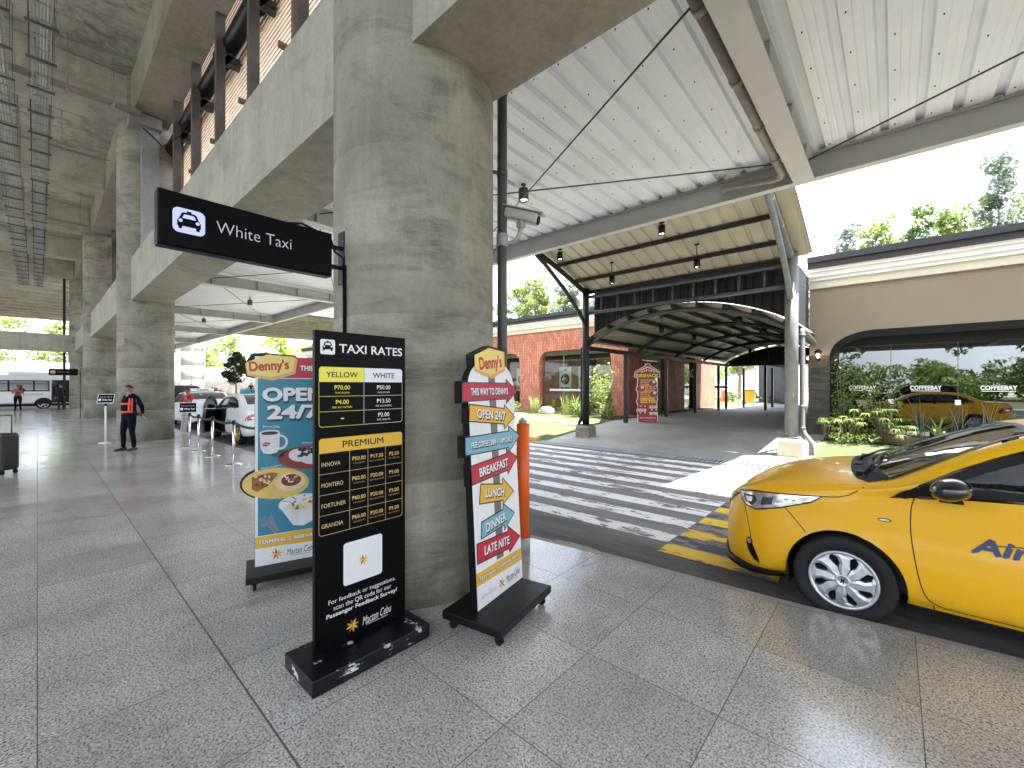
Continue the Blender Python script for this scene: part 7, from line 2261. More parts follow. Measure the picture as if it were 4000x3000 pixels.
def person(loc, rz, label, H, top, legs, pose, mats, belly=0.0, group=None, name='person'):
    """H height; pose: dict of arm joints (in metres, local: +x to the person's left, -y forwards)"""
    e = empty(name, loc, rz, label, 'person', group)
    k = H / 1.7
    N = {}
    def nd(n, x, y, z, rx, ry=None): N[n] = ((x * k, y * k, z * k), rx * k, (ry if ry else rx) * k)
    ln = pose.get('lean', 0.0)
    nd('pelvis', 0, 0, .93, .155, .115 + belly * .3)
    nd('waist', 0, -.005 + ln * .3, 1.06, .145 + belly * .2, .105 + belly)
    nd('chest', 0, .005 + ln * .6, 1.24, .165, .115 + belly * .5)
    nd('neckbase', 0, .02 + ln, 1.42, .085, .075)
    nd('neck', 0, .01 + ln, 1.47, .055, .058)
    hx, hy = pose.get('head', (0, 0))
    nd('jaw', hx * .5, -.012 + ln + hy * .5, 1.535, .062, .072)
    nd('skull', hx, -.008 + ln + hy, 1.60, .074, .088)
    nd('crown', hx, .004 + ln + hy, 1.655, .05, .062)
    L = [('pelvis', 'waist'), ('waist', 'chest'), ('chest', 'neckbase'), ('neckbase', 'neck'), ('neck', 'jaw'), ('jaw', 'skull'), ('skull', 'crown')]
    nd('nose', hx * .9, -.098 + ln + hy, 1.572, .014); nd('nosetip', hx * .9, -.114 + ln + hy, 1.562, .010)
    L += [('skull', 'nose'), ('nose', 'nosetip')] if False else []
    N.pop('nose'); N.pop('nosetip')
    for s, sg in (('l', 1), ('r', -1)):
        sh, el, wr, hd = pose[s]
        nd('sho' + s, sg * .175, .02 + ln * .9, 1.385, .07, .07)
        for n, p, r in (('elb', el, .052), ('wri', wr, .034)): nd(n + s, p[0], p[1], p[2], r)
        nd('uar' + s, (sg * .19 + el[0]) / 2, (.02 + ln * .9 + el[1]) / 2, (1.36 + el[2]) / 2, .062)
        d = Vector(hd) - Vector(wr); d.normalize()
        p = Vector(wr) + d * .055
        nd('palm' + s, p.x, p.y, p.z, .036, .02)
        L += [('neckbase', 'sho' + s), ('sho' + s, 'uar' + s), ('uar' + s, 'elb' + s), ('elb' + s, 'wri' + s), ('wri' + s, 'palm' + s)]
        side = d.cross(Vector((0, 1, 0)))
        if side.length < .2: side = d.cross(Vector((1, 0, 0)))
        side.normalize(); cur = d.cross(side).normalized()
        for i, (o_, ln_) in enumerate(((-.03, .06), (-.011, .075), (.009, .07), (.028, .055))):
            a = p + side * o_ + d * .035; b = a + d * ln_ * .55 + cur * .008; c = b + d * ln_ * .4 + cur * .02
            for q, (v, r) in enumerate(((a, .0095), (b, .0088), (c, .007))): nd('f%d%d%s' % (i, q, s), v.x, v.y, v.z, r)
            L += [('palm' + s, 'f%d0%s' % (i, s)), ('f%d0%s' % (i, s), 'f%d1%s' % (i, s)), ('f%d1%s' % (i, s), 'f%d2%s' % (i, s))]
        a = p - side * .035 + cur * .01; b = a - side * .02 + d * .035 + cur * .012
        nd('t0' + s, a.x, a.y, a.z, .011); nd('t1' + s, b.x, b.y, b.z, .009)
        L += [('palm' + s, 't0' + s), ('t0' + s, 't1' + s)]
        hp, kn, an, toe = legs[s]
        nd('hip' + s, sg * .095, .0, .86, .105, .115)
        nd('thi' + s, (sg * .1 + kn[0]) / 2, kn[1] / 2, (.84 + kn[2]) / 2, .088)
        nd('kne' + s, kn[0], kn[1], kn[2], .063); nd('cal' + s, (kn[0] + an[0]) / 2, (kn[1] + an[1]) / 2 + .012, kn[2] * .6 + an[2] * .4, .06)
        nd('ank' + s, an[0], an[1], an[2], .05)
        L += [('pelvis', 'hip' + s), ('hip' + s, 'thi' + s), ('thi' + s, 'kne' + s), ('kne' + s, 'cal' + s), ('cal' + s, 'ank' + s)]
    me = skin_mesh(N, L)
    ms = [M_SKIN, mats['top'], mats['legs'], mats.get('inner', mats['top'])]
    me.materials.clear()
    for m in ms: me.materials.append(m)
    segs = [(Vector(N[a][0]), Vector(N[b][0]), a, b) for a, b in L]
    long_sleeve = mats.get('sleeve', 'long')
    for p in me.polygons:
        c = p.center
        best = None; bd = 1e9
        for a, b, na, nb in segs:
            ab = b - a; t = max(0, min(1, (c - a).dot(ab) / max(1e-9, ab.length_squared)))
            d = (c - (a + ab * t)).length
            if d < bd: bd, best, bt = d, (na, nb), t
        na, nb = best
        g = nb[:3]
        if g in ('jaw', 'sku', 'cro', 'nec') and nb != 'neckbase': mi = 0
        elif g in ('pal',) or nb[0] in 'f' or nb[:1] == 't' and nb[:3] not in ('thi',): mi = 0
        elif g == 'wri' and (long_sleeve == 'short' or bt > .96): mi = 0
        elif g == 'elb' and long_sleeve == 'short' and bt > .55: mi = 0
        elif g in ('hip', 'thi', 'kne', 'cal', 'ank'): mi = 2
        elif c.z < .985 * k: mi = 2
        else: mi = 1
        p.material_index = mi
        p.use_smooth = True
    o = bpy.data.objects.new('body', me); COL.objects.link(o); o.parent = e
    # hair cap, ears, eyes, nose, mouth
    hc = Vector(N['skull'][0])
    mb = MB()
    mb.grid(lambda u, v: hc + Vector((.0785 * k * math.cos(2 * PI * u) * math.sin(v * 1.62), .006 * k + .094 * k * math.sin(2 * PI * u) * math.sin(v * 1.62), (.02 + .083 * math.cos(v * 1.62)) * k + (.035 * k if math.sin(2 * PI * u) < -.3 else -.03 * k * max(0, math.sin(2 * PI * u))) * v * .9)), 22, 9)
    mb.build('hair', mats.get('hair', M_HAIR), e)
    mb = MB()
    f = hc + Vector((0, -.088 * k, 0))
    mb.add([f + Vector((-.013, .004, -.035)) * k, f + Vector((.013, .004, -.035)) * k, f + Vector((0, .004, .012)) * k, f + Vector((0, -.026, -.03)) * k], [(0, 1, 3), (1, 2, 3), (2, 0, 3)], 0, True)
    for s in (-1, 1):
        mb.grid(lambda u, v: f + Vector((s * .031 + .011 * math.cos(2 * PI * u) * math.sin(PI * v), .009 - .006 * math.cos(PI * v), .008 + .006 * math.sin(2 * PI * u) * math.sin(PI * v))) * k, 10, 6, 1)
        mb.box(f.x + (s * .031 - .015) * k, f.x + (s * .031 + .015) * k, f.y + .0 * k, f.y + .01 * k, f.z + .02 * k, f.z + .026 * k, 2)
        mb.grid(lambda u, v: hc + Vector((s * .08, .012 + .022 * math.cos(2 * PI * u) * math.sin(PI * v), -.012 + .032 * math.sin(2 * PI * u) * math.sin(PI * v))) * k + Vector((s * .012 * math.cos(PI * v) * k, 0, 0)), 10, 6, 0)
    mb.box(f.x - .022 * k, f.x + .022 * k, f.y + .002 * k, f.y + .012 * k, f.z - .058 * k, f.z - .05 * k, 3)
    mb.build('face', [M_SKIN, plain('eye_white', (.5, .48, .45), .3), M_HAIR, plain('lip', (.2, .07, .06), .5)], e, False)
    # shoes
    for s in 'lr':
        hp, kn, an, toe = legs[s]
        a = Vector((an[0], an[1], 0)) * k; d = (Vector((toe[0], toe[1], 0)) * k - a).normalized()
        sd2 = Vector((-d.y, d.x, 0))
        mb = MB()
        prof = [(-.075, .030, .075), (-.04, .042, .095), (.03, .043, .08), (.09, .05, .055), (.15, .047, .042), (.19, .03, .03), (.2, .012, .02)]
        vs = []
        for x, w_, h in prof:
            for yy, zz in ((-w_, 0), (-w_, h * .5), (-w_ * .6, h), (w_ * .6, h), (w_, h * .5), (w_, 0)): vs.append(a + d * x * k + sd2 * yy * k + Vector((0, 0, zz * k)))
        mb.add(vs, [(i * 6 + j, i * 6 + (j + 1) % 6, (i + 1) * 6 + (j + 1) % 6, (i + 1) * 6 + j) for i in range(6) for j in range(6)] + [tuple(range(6)), tuple(range(36, 42))], 0, True)
        mb.build('shoe', M_SHOE, e)
    return e, k

STAND = {'l': (None, (.11, -.01, .47), (.12, .02, .07), (.15, -.2)), 'r': (None, (-.11, -.01, .47), (-.12, .02, .07), (-.16, -.2))}
# guard: weight on one leg, hands behind the back
glegs = {'l': (None, (.12, -.015, .47), (.12, .035, .07), (.17, -.16)), 'r': (None, (-.12, -.06, .47), (-.13, -.05, .07), (-.18, -.26))}
garms = {'lean': 0.02, 'head': (0, -.01), 'l': (None, (.30, .10, 1.13), (.13, .235, .95), (.03, .26, .90)), 'r': (None, (-.30, .10, 1.13), (-.10, .225, .96), (.0, .26, .92))}
g, k = person((-14.22, 1.53, 0), R(28), 'standing guard in navy uniform and orange vest with hands behind the back', 1.63, None, glegs, garms, {'top': M_NAVYC, 'legs': M_NAVYC}, 0.035)
# vest with orange edging, following the chest
def vest_pt(a, z, off=0.0):
    zs = [(.98, .165, .15), (1.06, .168, .158), (1.15, .172, .158), (1.24, .178, .148), (1.33, .17, .125), (1.4, .12, .1)]
    for (z0, a0, b0), (z1, a1, b1) in zip(zs[:-1], zs[1:]):
        if z <= z1: t = (z - z0) / (z1 - z0); rx, ry = a0 + (a1 - a0) * t, b0 + (b1 - b0) * t; break
    return Vector(((rx + off) * math.sin(a), .01 - (ry + off) * math.cos(a), z)) * k
def strip(pts, w_, off):
    mb = MB()
    vs = []
    for (a, z), (da, dz) in pts: vs += [vest_pt(a - da * w_, z - dz * w_, off), vest_pt(a + da * w_, z + dz * w_, off)]
    mb.add(vs, [(2 * i, 2 * i + 1, 2 * i + 3, 2 * i + 2) for i in range(len(pts) - 1)], 0, True)
    return mb
mb = MB(); mb.grid(lambda u, v: vest_pt(-1.25 + 2.5 * u, .985 + .37 * v, .006), 20, 10)
vst = mb.build('vest', M_NAVYC, g, False)
mb = MB()
for z0, z1 in ((.985, 1.025), (1.19, 1.235)):
    mb.grid(lambda u, v: vest_pt(-1.25 + 2.5 * u, z0 + (z1 - z0) * v, .011), 20, 2)
for a in (-1.2, -.95 + .1, .85, 1.2):
    mb.grid(lambda u, v: vest_pt(a - .11 + .22 * u, .985 + .37 * v, .012), 3, 10)
mb.build('vest_edging', M_ORNG, vst, False)
mb = MB(); mb.grid(lambda u, v: vest_pt(PI * 2 * u, .955 + .05 * v, .004) if .955 + .05 * v >= .98 else Vector((.162 * math.sin(PI * 2 * u), .01 - .14 * math.cos(PI * 2 * u), .955 + .05 * v)) * k, 30, 2); mb.build('belt', M_SHOE, g, False)
mb = MB(); mb.box(.235 * k, .245 * k, -.0 * k, .07 * k, 1.24 * k, 1.33 * k); mb.build('sleeve_badge', plain('badge_blue', (.08, .2, .3), .5), g)
pp = empty('paper_sheet', (0, 0, 0), 0, 'white paper held behind the back of the guard', 'paper')
Mg = Matrix.Translation(g.location) @ Matrix.Rotation(g.rotation_euler.z, 4, 'Z')
q = [Vector(v) * k for v in ((.0, .262, .92), (.05, .275, .93), (.02, .40, .80), (-.03, .385, .80))]
mb = MB(); mb.add([Mg @ v for v in q] + [Mg @ (v + Vector((.004, .002, .004))) for v in q], [(0, 1, 2, 3), (7, 6, 5, 4), (0, 4, 5, 1), (2, 6, 7, 3)])
pp.location = Mg @ q[0]
mb.v = [v - pp.location for v in mb.v]
mb.build('page', M_WHITE, pp)

# man in red by the taxis, hand at the chin
rl_ = {'l': (None, (.10, -.10, .47), (.11, -.20, .07), (.13, -.42)), 'r': (None, (-.10, -.05, .47), (-.12, -.12, .07), (-.14, -.34))}
ra = {'lean': .06, 'head': (.0, -.02), 'l': (None, (.22, -.12, 1.18), (.05, -.20, 1.42), (.0, -.16, 1.51)), 'r': (None, (-.24, -.06, 1.12), (.02, -.24, 1.13), (.12, -.22, 1.14))}
person((-19.05, 3.62, RD), R(30), 'man in red shirt and pale trousers leaning by the white taxis', 1.62, None, rl_, ra, {'top': M_REDC, 'legs': M_KHAK, 'sleeve': 'short'})
aw = {'lean': .0, 'l': (None, (.25, .0, 1.14), (.16, -.16, 1.28), (.08, -.2, 1.34)), 'r': (None, (-.25, .0, 1.14), (-.18, -.16, 1.25), (-.1, -.2, 1.3))}
ad = {'lean': .0, 'l': (None, (.25, .03, 1.11), (.26, -.04, .88), (.26, -.06, .8)), 'r': (None, (-.25, .03, 1.11), (-.26, -.04, .88), (-.26, -.06, .8))}
person((-42.6, -.85, 0), R(75), 'distant person in maroon top standing in front of the minibus', 1.66, None, STAND, aw, {'top': M_MAROON, 'legs': M_NAVYC, 'sleeve': 'short'})
person((-41.5, 1.05, 0), R(-60), 'distant person all in black beside the minibus door', 1.74, None, STAND, ad, {'top': M_BLACKMAT, 'legs': M_BLACKMAT}, .05)
pr_, _k = person((-52, 15.5, 0.35), R(90), 'distant person with bare shoulders past the second white taxi', 1.6, None, STAND, ad, {'top': M_BLACKMAT, 'legs': M_BLACKMAT, 'sleeve': 'short'})

# ------------------------------------------------------------------ suitcase at the left edge
sc_ = empty('suitcase', (-12.15, -.47, 0), R(40), 'dark maroon wheeled suitcase at the left edge of the concourse', 'suitcase')
M_CASE = plain('dark_maroon_shell', (.012, .004, .006), .35, 0, .3, 5)
mb = MB(); mb.box(-.24, .24, -.14, .14, .07, .74, 0, None, .045)
for x in (-.16, -.08, 0, .08, .16): mb.box(x - .012, x + .012, -.147, .147, .12, .69, 0, None, .004)
mb.build('shell', M_CASE, sc_)
mb = MB()
for x in (-.12, .12): mb.tube([(x, .1, .74), (x, .1, 1.06)], .01, 8)
mb.tube([(-.12, .1, 1.06), (.12, .1, 1.06)], .014, 8); mb.build('handle', M_PVC, sc_)
for x in (-.19, .19):
    for y in (-.1, .1):
        mb = MB(); mb.tube([(x - .015, y, .032), (x + .015, y, .032)], .032, 14); mb.box(x - .022, x + .022, y - .02, y + .02, .045, .075); mb.build('wheel', M_BLACKMAT, sc_)
# ------------------------------------------------------------------ plants
def leaf_mat(name, dark, light, transl=0.35, rough=0.5):
    t = NT(name)
    g = t.n('ShaderNodeNewGeometry')
    v = t.coord(kind='World')
    n1 = t.noise(v, 0.9, 3)
    f = t.math('ADD', t.math('MULTIPLY', g.outputs['Random Per Island'], 0.6), t.math('MULTIPLY', n1, 0.45))
    col = t.ramp(f, [(0.25, dark), (0.75, light)])
    t.set(color=col, rough=rough, spec=0.35)
    tl = t.n('ShaderNodeBsdfTranslucent'); t.l(t.mix(0.5, col, tuple(min(1, c * 1.6) for c in light)), tl.inputs[0])
    mx = t.n('ShaderNodeMixShader'); mx.inputs[0].default_value = transl
    t.l(t.b.outputs[0], mx.inputs[1]); t.l(tl.outputs[0], mx.inputs[2]); t.l(mx.outputs[0], t.out.inputs['Surface'])
    return t.m
L_LIGHT = leaf_mat('light_green_leaf', (0.10, 0.15, 0.035), (0.27, 0.32, 0.09), 0.45)
L_MID = leaf_mat('mid_green_leaf', (0.045, 0.095, 0.02), (0.14, 0.2, 0.04), 0.4)
L_DARK = leaf_mat('dark_green_leaf', (0.015, 0.035, 0.012), (0.05, 0.085, 0.025), 0.25)
L_BLUE = leaf_mat('grey_green_leaf', (0.09, 0.13, 0.1), (0.24, 0.28, 0.22), 0.45)
L_RED = leaf_mat('reddish_leaf', (0.12, 0.03, 0.015), (0.3, 0.1, 0.04), 0.3)
L_YEL = leaf_mat('yellow_green_leaf', (0.14, 0.2, 0.015), (0.38, 0.42, 0.05), 0.4)
M_BARK = plain('grey_brown_bark', (0.17, 0.13, 0.09), 0.9, 0, 0.35, 12, bump=0.8, bscale=30)

def leaves(mb, clumps, n, size, rg, aspect=0.5, droop=0.2):
    for _ in range(n):
        c, r = rg.choice(clumps)
        while True:
            d = Vector((rg.uniform(-1, 1), rg.uniform(-1, 1), rg.uniform(-1, 1)))
            if .05 < d.length < 1: break
        d = d.normalized() * (d.length ** .45)
        p = Vector(c) + Vector((d.x * r[0], d.y * r[1], d.z * r[2]))
        nrm = (d * .7 + Vector((rg.uniform(-1, 1), rg.uniform(-1, 1), rg.uniform(-.3, 1.2)))).normalized()
        a = nrm.cross(Vector((rg.uniform(-1, 1), rg.uniform(-1, 1), rg.uniform(-1, 1))))
        if a.length < .05: continue
        a.normalize(); b = nrm.cross(a)
        s = size * rg.uniform(.6, 1.3)
        mb.add([p - a * s, p - b * s * aspect * .8 - a * s * .1, p + a * s, p + b * s * aspect * .8 - a * s * .1], [(0, 1, 2, 3)])

_crowns = {}
def tree(name, loc, h, crown_r, label, leaf, group=None, seed=0, n=2600, size=.16, trunk=.12, low=.3, columnar=False, clumpn=26, gap=1.0, lean=0.0):
    e = empty(name, loc, 0, label, 'tree', group)
    rg = random.Random(seed)
    mb = MB()
    path = [(0, 0, -.1), (rg.uniform(-.1, .1), rg.uniform(-.1, .1), h * .3), (rg.uniform(-.2, .2) + lean * .5, rg.uniform(-.2, .2), h * .6), (lean, rg.uniform(-.2, .2), h * .93)]
    mb.tube(path, [trunk, trunk * .8, trunk * .5, trunk * .12], 9)
    clumps = []
    zc0 = h * low
    for i in range(clumpn):
        u = (i + rg.random()) / clumpn
        z = zc0 + (h - zc0) * u
        if columnar: rr = crown_r * (1 - .55 * u) * rg.uniform(.4, 1)
        else: rr = crown_r * math.sqrt(max(.03, 1 - (2 * u - .9) ** 2)) * rg.uniform(.35, 1.0)
        a = rg.uniform(0, 2 * PI)
        cr = crown_r * rg.uniform(.2, .4) * gap
        c = (rr * math.cos(a) + lean * u, rr * math.sin(a), z)
        clumps.append((c, (cr, cr, cr * .75)))
        zb = max(h * .18, z - rr * .7 - .2)
        f = min(1, zb / (h * .93))
        st = Vector((lean * f, 0, zb))
        mb.tube([st, st * .4 + Vector(c) * .6 + Vector((0, 0, -.06 * h * .2)), Vector(c)], [trunk * .3 * (1 - .5 * f), trunk * .2, trunk * .06], 5)
    mb.build('trunk', M_BARK, e)
    mb = MB(); leaves(mb, clumps, n, size, rg)
    mb.build('crown', leaf, e, False)
    return e
G_T1 = 'trees behind the brick restaurant'
for i, (x, y, h, r, lf, lb, col) in enumerate((
    (-37.5, 43, 14.4, 3.3, L_LIGHT, 'tall bright green tree above the brick restaurant roof, next to the downpipe', False),
    (-33.8, 42, 14.8, 2.6, L_LIGHT, 'light green tree second from the downpipe above the brick restaurant', True),
    (-29.9, 43, 13.8, 2.7, L_BLUE, 'grey green tree above the brick restaurant just left of the walkway brace', True),
    (-32, 46, 13, 3.6, L_LIGHT, 'rounded light green tree low behind the taller trees over the brick restaurant', False),
    (-27.0, 46, 12.0, 2.4, L_BLUE, 'pale tree glimpsed between the walkway brace and post over the brick restaurant', True))):
    tree('tree', (x, y, .2), h, r, lb, lf, G_T1, 20 + i, 5200, .24, .16, .3, col, 34)
G_T2 = 'trees behind the coffee shop'
for i, (x, y, h, r, lf, lb, col) in enumerate((
    (-3.3, 30.5, 9.4, 1.9, L_LIGHT, 'bright green tree at the left end of the coffee shop roof beside the walkway', False),
    (-2.0, 31, 11.4, 1.5, L_BLUE, 'thin grey green tree second along the coffee shop roof', True),
    (-0.7, 30, 11.2, 1.5, L_LIGHT, 'light green tree third along the coffee shop roof', True),
    (0.4, 31, 10.3, 1.6, L_BLUE, 'low grey green tree fourth along the coffee shop roof', True),
    (1.3, 30, 11.3, 1.5, L_MID, 'mid green tree fifth along the coffee shop roof', True),
    (2.5, 31, 11.3, 1.6, L_LIGHT, 'light green tree beside the tallest narrow tree, on its left', True),
    (3.75, 31, 13.7, .85, L_BLUE, 'tallest narrow tree standing up over the coffee shop roof', True),
    (5.2, 30.5, 11.6, 2.2, L_LIGHT, 'broad light green tree at the right edge of the view', False),
    (3.2, 33, 10.6, 1.8, L_BLUE, 'low grey green tree under the tallest narrow tree', True),
    (-1.4, 33.5, 10.2, 2.2, L_MID, 'low mid green tree behind the thin tree on the coffee shop roof', False))):
    tree('tree', (x, y, .2), h - 1.0, r, lb, lf, G_T2, 40 + i, 3600, .13, .09, .35, col, 40 if i != 6 else 60, 1.0 if i != 6 else 1.7)
# trees at the end of the walkway
tree('tree', (-11.4, 46.5, .3), 5.6, 2.1, 'green tree with a clear trunk beyond the end of the walkway', L_MID, None, 61, 2400, .14, .2, .5)
tree('tree', (-16.5, 48, .3), 6.0, 2.4, 'leafy tree left of the clear trunked tree beyond the walkway', L_LIGHT, None, 62, 2000, .16, .16, .35)
tree('tree', (-20, 62, .3), 8, 4.5, 'large green tree closing the view beyond the parked cars', L_MID, None, 63, 2400, .28, .2, .2)
# far left: small dark tree in front of the white fence and the wood behind it
tree('tree', (-57.5, 15.6, .4), 4.9, 1.35, 'small dark round tree in front of the pale far wall', L_DARK, None, 70, 5200, .14, .09, .36, False, 30, 1.25)
G_T3 = 'bright trees beyond the far white fence'
rg3 = random.Random(5)
for i, y in enumerate((-16, -9.5, -3.5, 3, 9.5, 16, 22, 29, 36, 44)):
    tree('tree', (-93 + rg3.uniform(-3, 3), y * 1.1, .4), 11 + rg3.uniform(-1.5, 2), 4.6, 'bright tree in the row beyond the far white fence', (L_LIGHT, L_YEL, L_LIGHT)[i % 3], G_T3, 80 + i, 2300, .36, .18, .12, False, 26, 1.1)
far = {0: 'leftmost', 9: 'rightmost'}
for i, o in enumerate([o for o in bpy.data.objects if o.get('group') == G_T3]):
    o['label'] = ['bright tree far left beyond the white fence, outside the minibus tail', 'bright tree beyond the white fence above the minibus tail', 'bright tree beyond the white fence above the minibus windows', 'bright tree beyond the white fence by the black end post', 'bright tree beyond the fence hidden behind the end columns',
                  'bright tree beyond the fence left of the sunlit column', 'bright tree beyond the fence just right of the sunlit column', 'bright tree beyond the fence behind the small dark tree', 'bright tree beyond the fence above the diner board', 'bright tree beyond the fence behind the taxi rates board'][i]
# white fence on its retaining wall
e = MB().box(-77, -76.4, -44, 66, -.1, 2.3)
tag(e.build('retaining_wall', concrete('weathered_wall', (.33, .31, .28), (.2, .19, .17), stretch=(1, 1, .3), stain=.6)), 'long grey weathered wall under the far white fence', 'wall')
fe = empty('white_fence', (-76.7, 0, 2.3), 0, 'white panel fence standing on the far grey wall', 'fence')
for j in range(22):
    y = -44 + j * 5
    mb = MB()
    for q in range(6): mb.box(-.03, .03, y + .06, y + 4.94, .03 + q * .36, .37 + q * .36, 0, None, .012)
    mb.build('panel', M_WHITE, fe)
    mb = MB(); mb.box(-.06, .06, y - .055, y + .055, 0, 2.25); mb.build('post', M_WHITE, fe)
e = MB(); e.box(-62.2, -61.8, -40, 60, -.1, .45); tag(e.build('planter_wall', M_KERB), 'low kerb wall of the planting bed at the far end', 'wall')
terrain2 = MB(); terrain2.add([(-76.4, -40, .42), (-62.2, -40, .42), (-62.2, 60, .42), (-76.4, 60, .42)], [(0, 3, 2, 1)])
o = terrain2.build('planting_bed', M_SOIL, None, False); o.data.flip_normals() if o.data.polygons[0].normal.z < 0 else None; tag(o, kind='structure')
o = bpy.data.objects['tree.015'] if False else None

def bush(name, loc, label, leaf, r, h, n, size, seed, cat='shrub', group=None, aspect=.45, stems=5):
    e = empty(name, loc, 0, label, cat, group)
    rg = random.Random(seed)
    mb = MB(); cl = []
    for i in range(stems):
        a = rg.uniform(0, 6.28); rr = r * rg.uniform(.2, .8); z = h * rg.uniform(.45, .9)
        c = (rr * math.cos(a), rr * math.sin(a), z)
        mb.tube([(rr * .1 * math.cos(a), rr * .1 * math.sin(a), -.05), (c[0] * .6, c[1] * .6, z * .5), c], [.018, .012, .005], 5)
        cl.append((c, (r * .4, r * .4, h * .24)))
        cl.append(((c[0] * .7, c[1] * .7, z * .55), (r * .4, r * .4, h * .2)))
    mb.build('stem', M_BARK, e)
    mb = MB(); leaves(mb, cl, n, size, rg, aspect); mb.build('foliage', leaf, e, False)
    return e
def tuft(name, loc, label, leaf, h, n, spread, wid, seed, group=None, cat='plant', curl=.5):
    """arching strap leaves"""
    rg = random.Random(seed)
    mb = MB()
    for i in range(n):
        a = rg.uniform(0, 6.28); L_ = h * rg.uniform(.6, 1.1); b = rg.uniform(.15, 1) * curl
        base = Vector((rg.uniform(-.5, .5) * spread, rg.uniform(-.5, .5) * spread, -.03)); d = Vector((math.cos(a), math.sin(a), 0)); sd2 = Vector((-d.y, d.x, 0))
        vs = []
        for q in range(6):
            t = q / 5
            p = base + d * L_ * b * t * t * 1.1 + Vector((0, 0, L_ * (t - b * .55 * t ** 3)))
            w_ = wid * (1 - t) ** .6 * (.6 + t) if t < 1 else 0.001
            vs += [p - sd2 * w_, p + sd2 * w_]
        mb.add(vs, [(2 * k_, 2 * k_ + 1, 2 * k_ + 3, 2 * k_ + 2) for k_ in range(5)], 0, True)
    o = mb.build(name, leaf, None, False); o.location = loc
    return tag(o, label, cat, group)
def palmlet(name, loc, label, leaf, h, heads, seed, group=None):
    """umbrella-like whorls of narrow leaves on thin stems"""
    rg = random.Random(seed)
    e = empty(name, loc, 0, label, 'plant', group)
    ms, ml = MB(), MB()
    for i in range(heads):
        a = rg.uniform(0, 6.28); rr = rg.uniform(.05, .36); z = h * rg.uniform(.45, 1)
        c = Vector((rr * math.cos(a), rr * math.sin(a), z))
        ms.tube([(c.x * .2, c.y * .2, -.03), (c.x * .7, c.y * .7, z * .6), tuple(c)], [.009, .007, .005], 5)
        for j in range(16):
            b = 2 * PI * j / 16 + rg.uniform(-.1, .1); L_ = rg.uniform(.10, .18)
            d = Vector((math.cos(b), math.sin(b), 0)); s_ = Vector((-d.y, d.x, 0))
            ml.add([c, c + d * L_ * .5 + s_ * .011 + Vector((0, 0, .02)), c + d * L_ + Vector((0, 0, rg.uniform(-.1, .02))), c + d * L_ * .5 - s_ * .011 + Vector((0, 0, .02))], [(0, 1, 2, 3)], 0, True)
    ms.build('stem', M_BARK, e); ml.build('foliage', leaf, e, False)
    return e
# beds
def bed(name, x0, x1, y0, y1, lift):
    mb = MB()
    def f(u, v):
        x = x0 + (x1 - x0) * u; y = y0 + (y1 - y0) * v + (.14 * noise.noise((x * 1.3, 0, 1)) if v < .5 else 0)
        return (x, y, land_z(y) + lift + .03 * noise.noise((x * 3, y * 3, 2)) + .02)
    mb.grid(f, 40, 6); tag(mb.build(name, M_SOIL, None, False), kind='structure')
bed('planting_soil', -1.25, 12, 13.45, 14.42, .03)
bed('front_soil', -30, -8.1, 16.2, 17.25, .03)
# right: in front of the coffee shop
G_R = 'plants in the coffee shop bed'
e = bush('slender_shrub', (-.98, 13.95, .25), 'slim shrub with a bare stem in front of the dark stone pillar', L_MID, .5, 2.0, 620, .055, 101, 'shrub', G_R, .4, 6)
e = bush('slender_shrub', (-.2, 13.95, .25), 'airy young shrub against the first coffee shop pane', L_LIGHT, .46, 1.6, 420, .05, 102, 'shrub', G_R, .4, 5)
palmlet('umbrella_plant', (-1.3, 13.55, .24), 'umbrella plant at the left end of the coffee shop bed', L_MID, .62, 13, 103, G_R)
palmlet('umbrella_plant', (-.82, 13.5, .24), 'bright umbrella plant below the slim shrub', L_LIGHT, .8, 14, 104, G_R)
palmlet('umbrella_plant', (-.15, 13.55, .24), 'tall umbrella plant in front of the first coffee shop pane', L_MID, .9, 14, 105, G_R)
palmlet('umbrella_plant', (.2, 13.4, .24), 'low umbrella plant at the right end of the clump', L_MID, .5, 11, 106, G_R)
bush('low_shrub', (-.75, 13.42, .2), 'low leafy cover at the front of the coffee shop bed', L_MID, .75, .32, 520, .05, 107, 'shrub', G_R)
tuft('strap_plant', (.75, 13.75, .26), 'fresh green strap leaved plant on the coffee shop bed', L_LIGHT, .75, 16, .12, .028, 108, G_R, 'plant', .8)
for i, (x, y, lb) in enumerate(((1.05, 13.95, 'first thin reed tuft by the counter behind the coffee shop glass'), (1.55, 13.85, 'second thin reed tuft in front of the cream counter'), (.45, 14.0, 'thin reed tuft left of the strap leaved plant'), (3.3, 13.7, 'reed tuft half hidden by the taxi windscreen'), (3.9, 13.8, 'reed tuft above the taxi roof'))):
    tuft('reed_tuft', (x, y, .26), lb, L_BLUE, 1.15, 13, .22, .009, 120 + i, G_R, 'plant', .35)
def rock(loc, s, label, seed, mat):
    mb = MB()
    bm = bmesh.new(); bmesh.ops.create_icosphere(bm, subdivisions=3, radius=1)
    for v in bm.verts:
        d = 1 + .28 * noise.noise(v.co * 1.3 + Vector((seed, 0, 0))) + .1 * noise.noise(v.co * 4)
        v.co = Vector((v.co.x * s[0] * d, v.co.y * s[1] * d, v.co.z * s[2] * d))
    bm.verts.index_update()
    mb.add([v.co.copy() for v in bm.verts], [[v.index for v in f.verts] for f in bm.faces]); bm.free()
    o = mb.build('rock', mat); o.location = loc
    tag(o, label, 'rock')
M_ROCK = concrete('grey_rock', (.5, .48, .44), (.3, .28, .25), stretch=(2, 2, 2), stain=.5, scale=3)
rock((.95, 13.35, .3), (.2, .14, .08), 'small pale rock in front of the coffee shop bed', 3, M_TRIM)
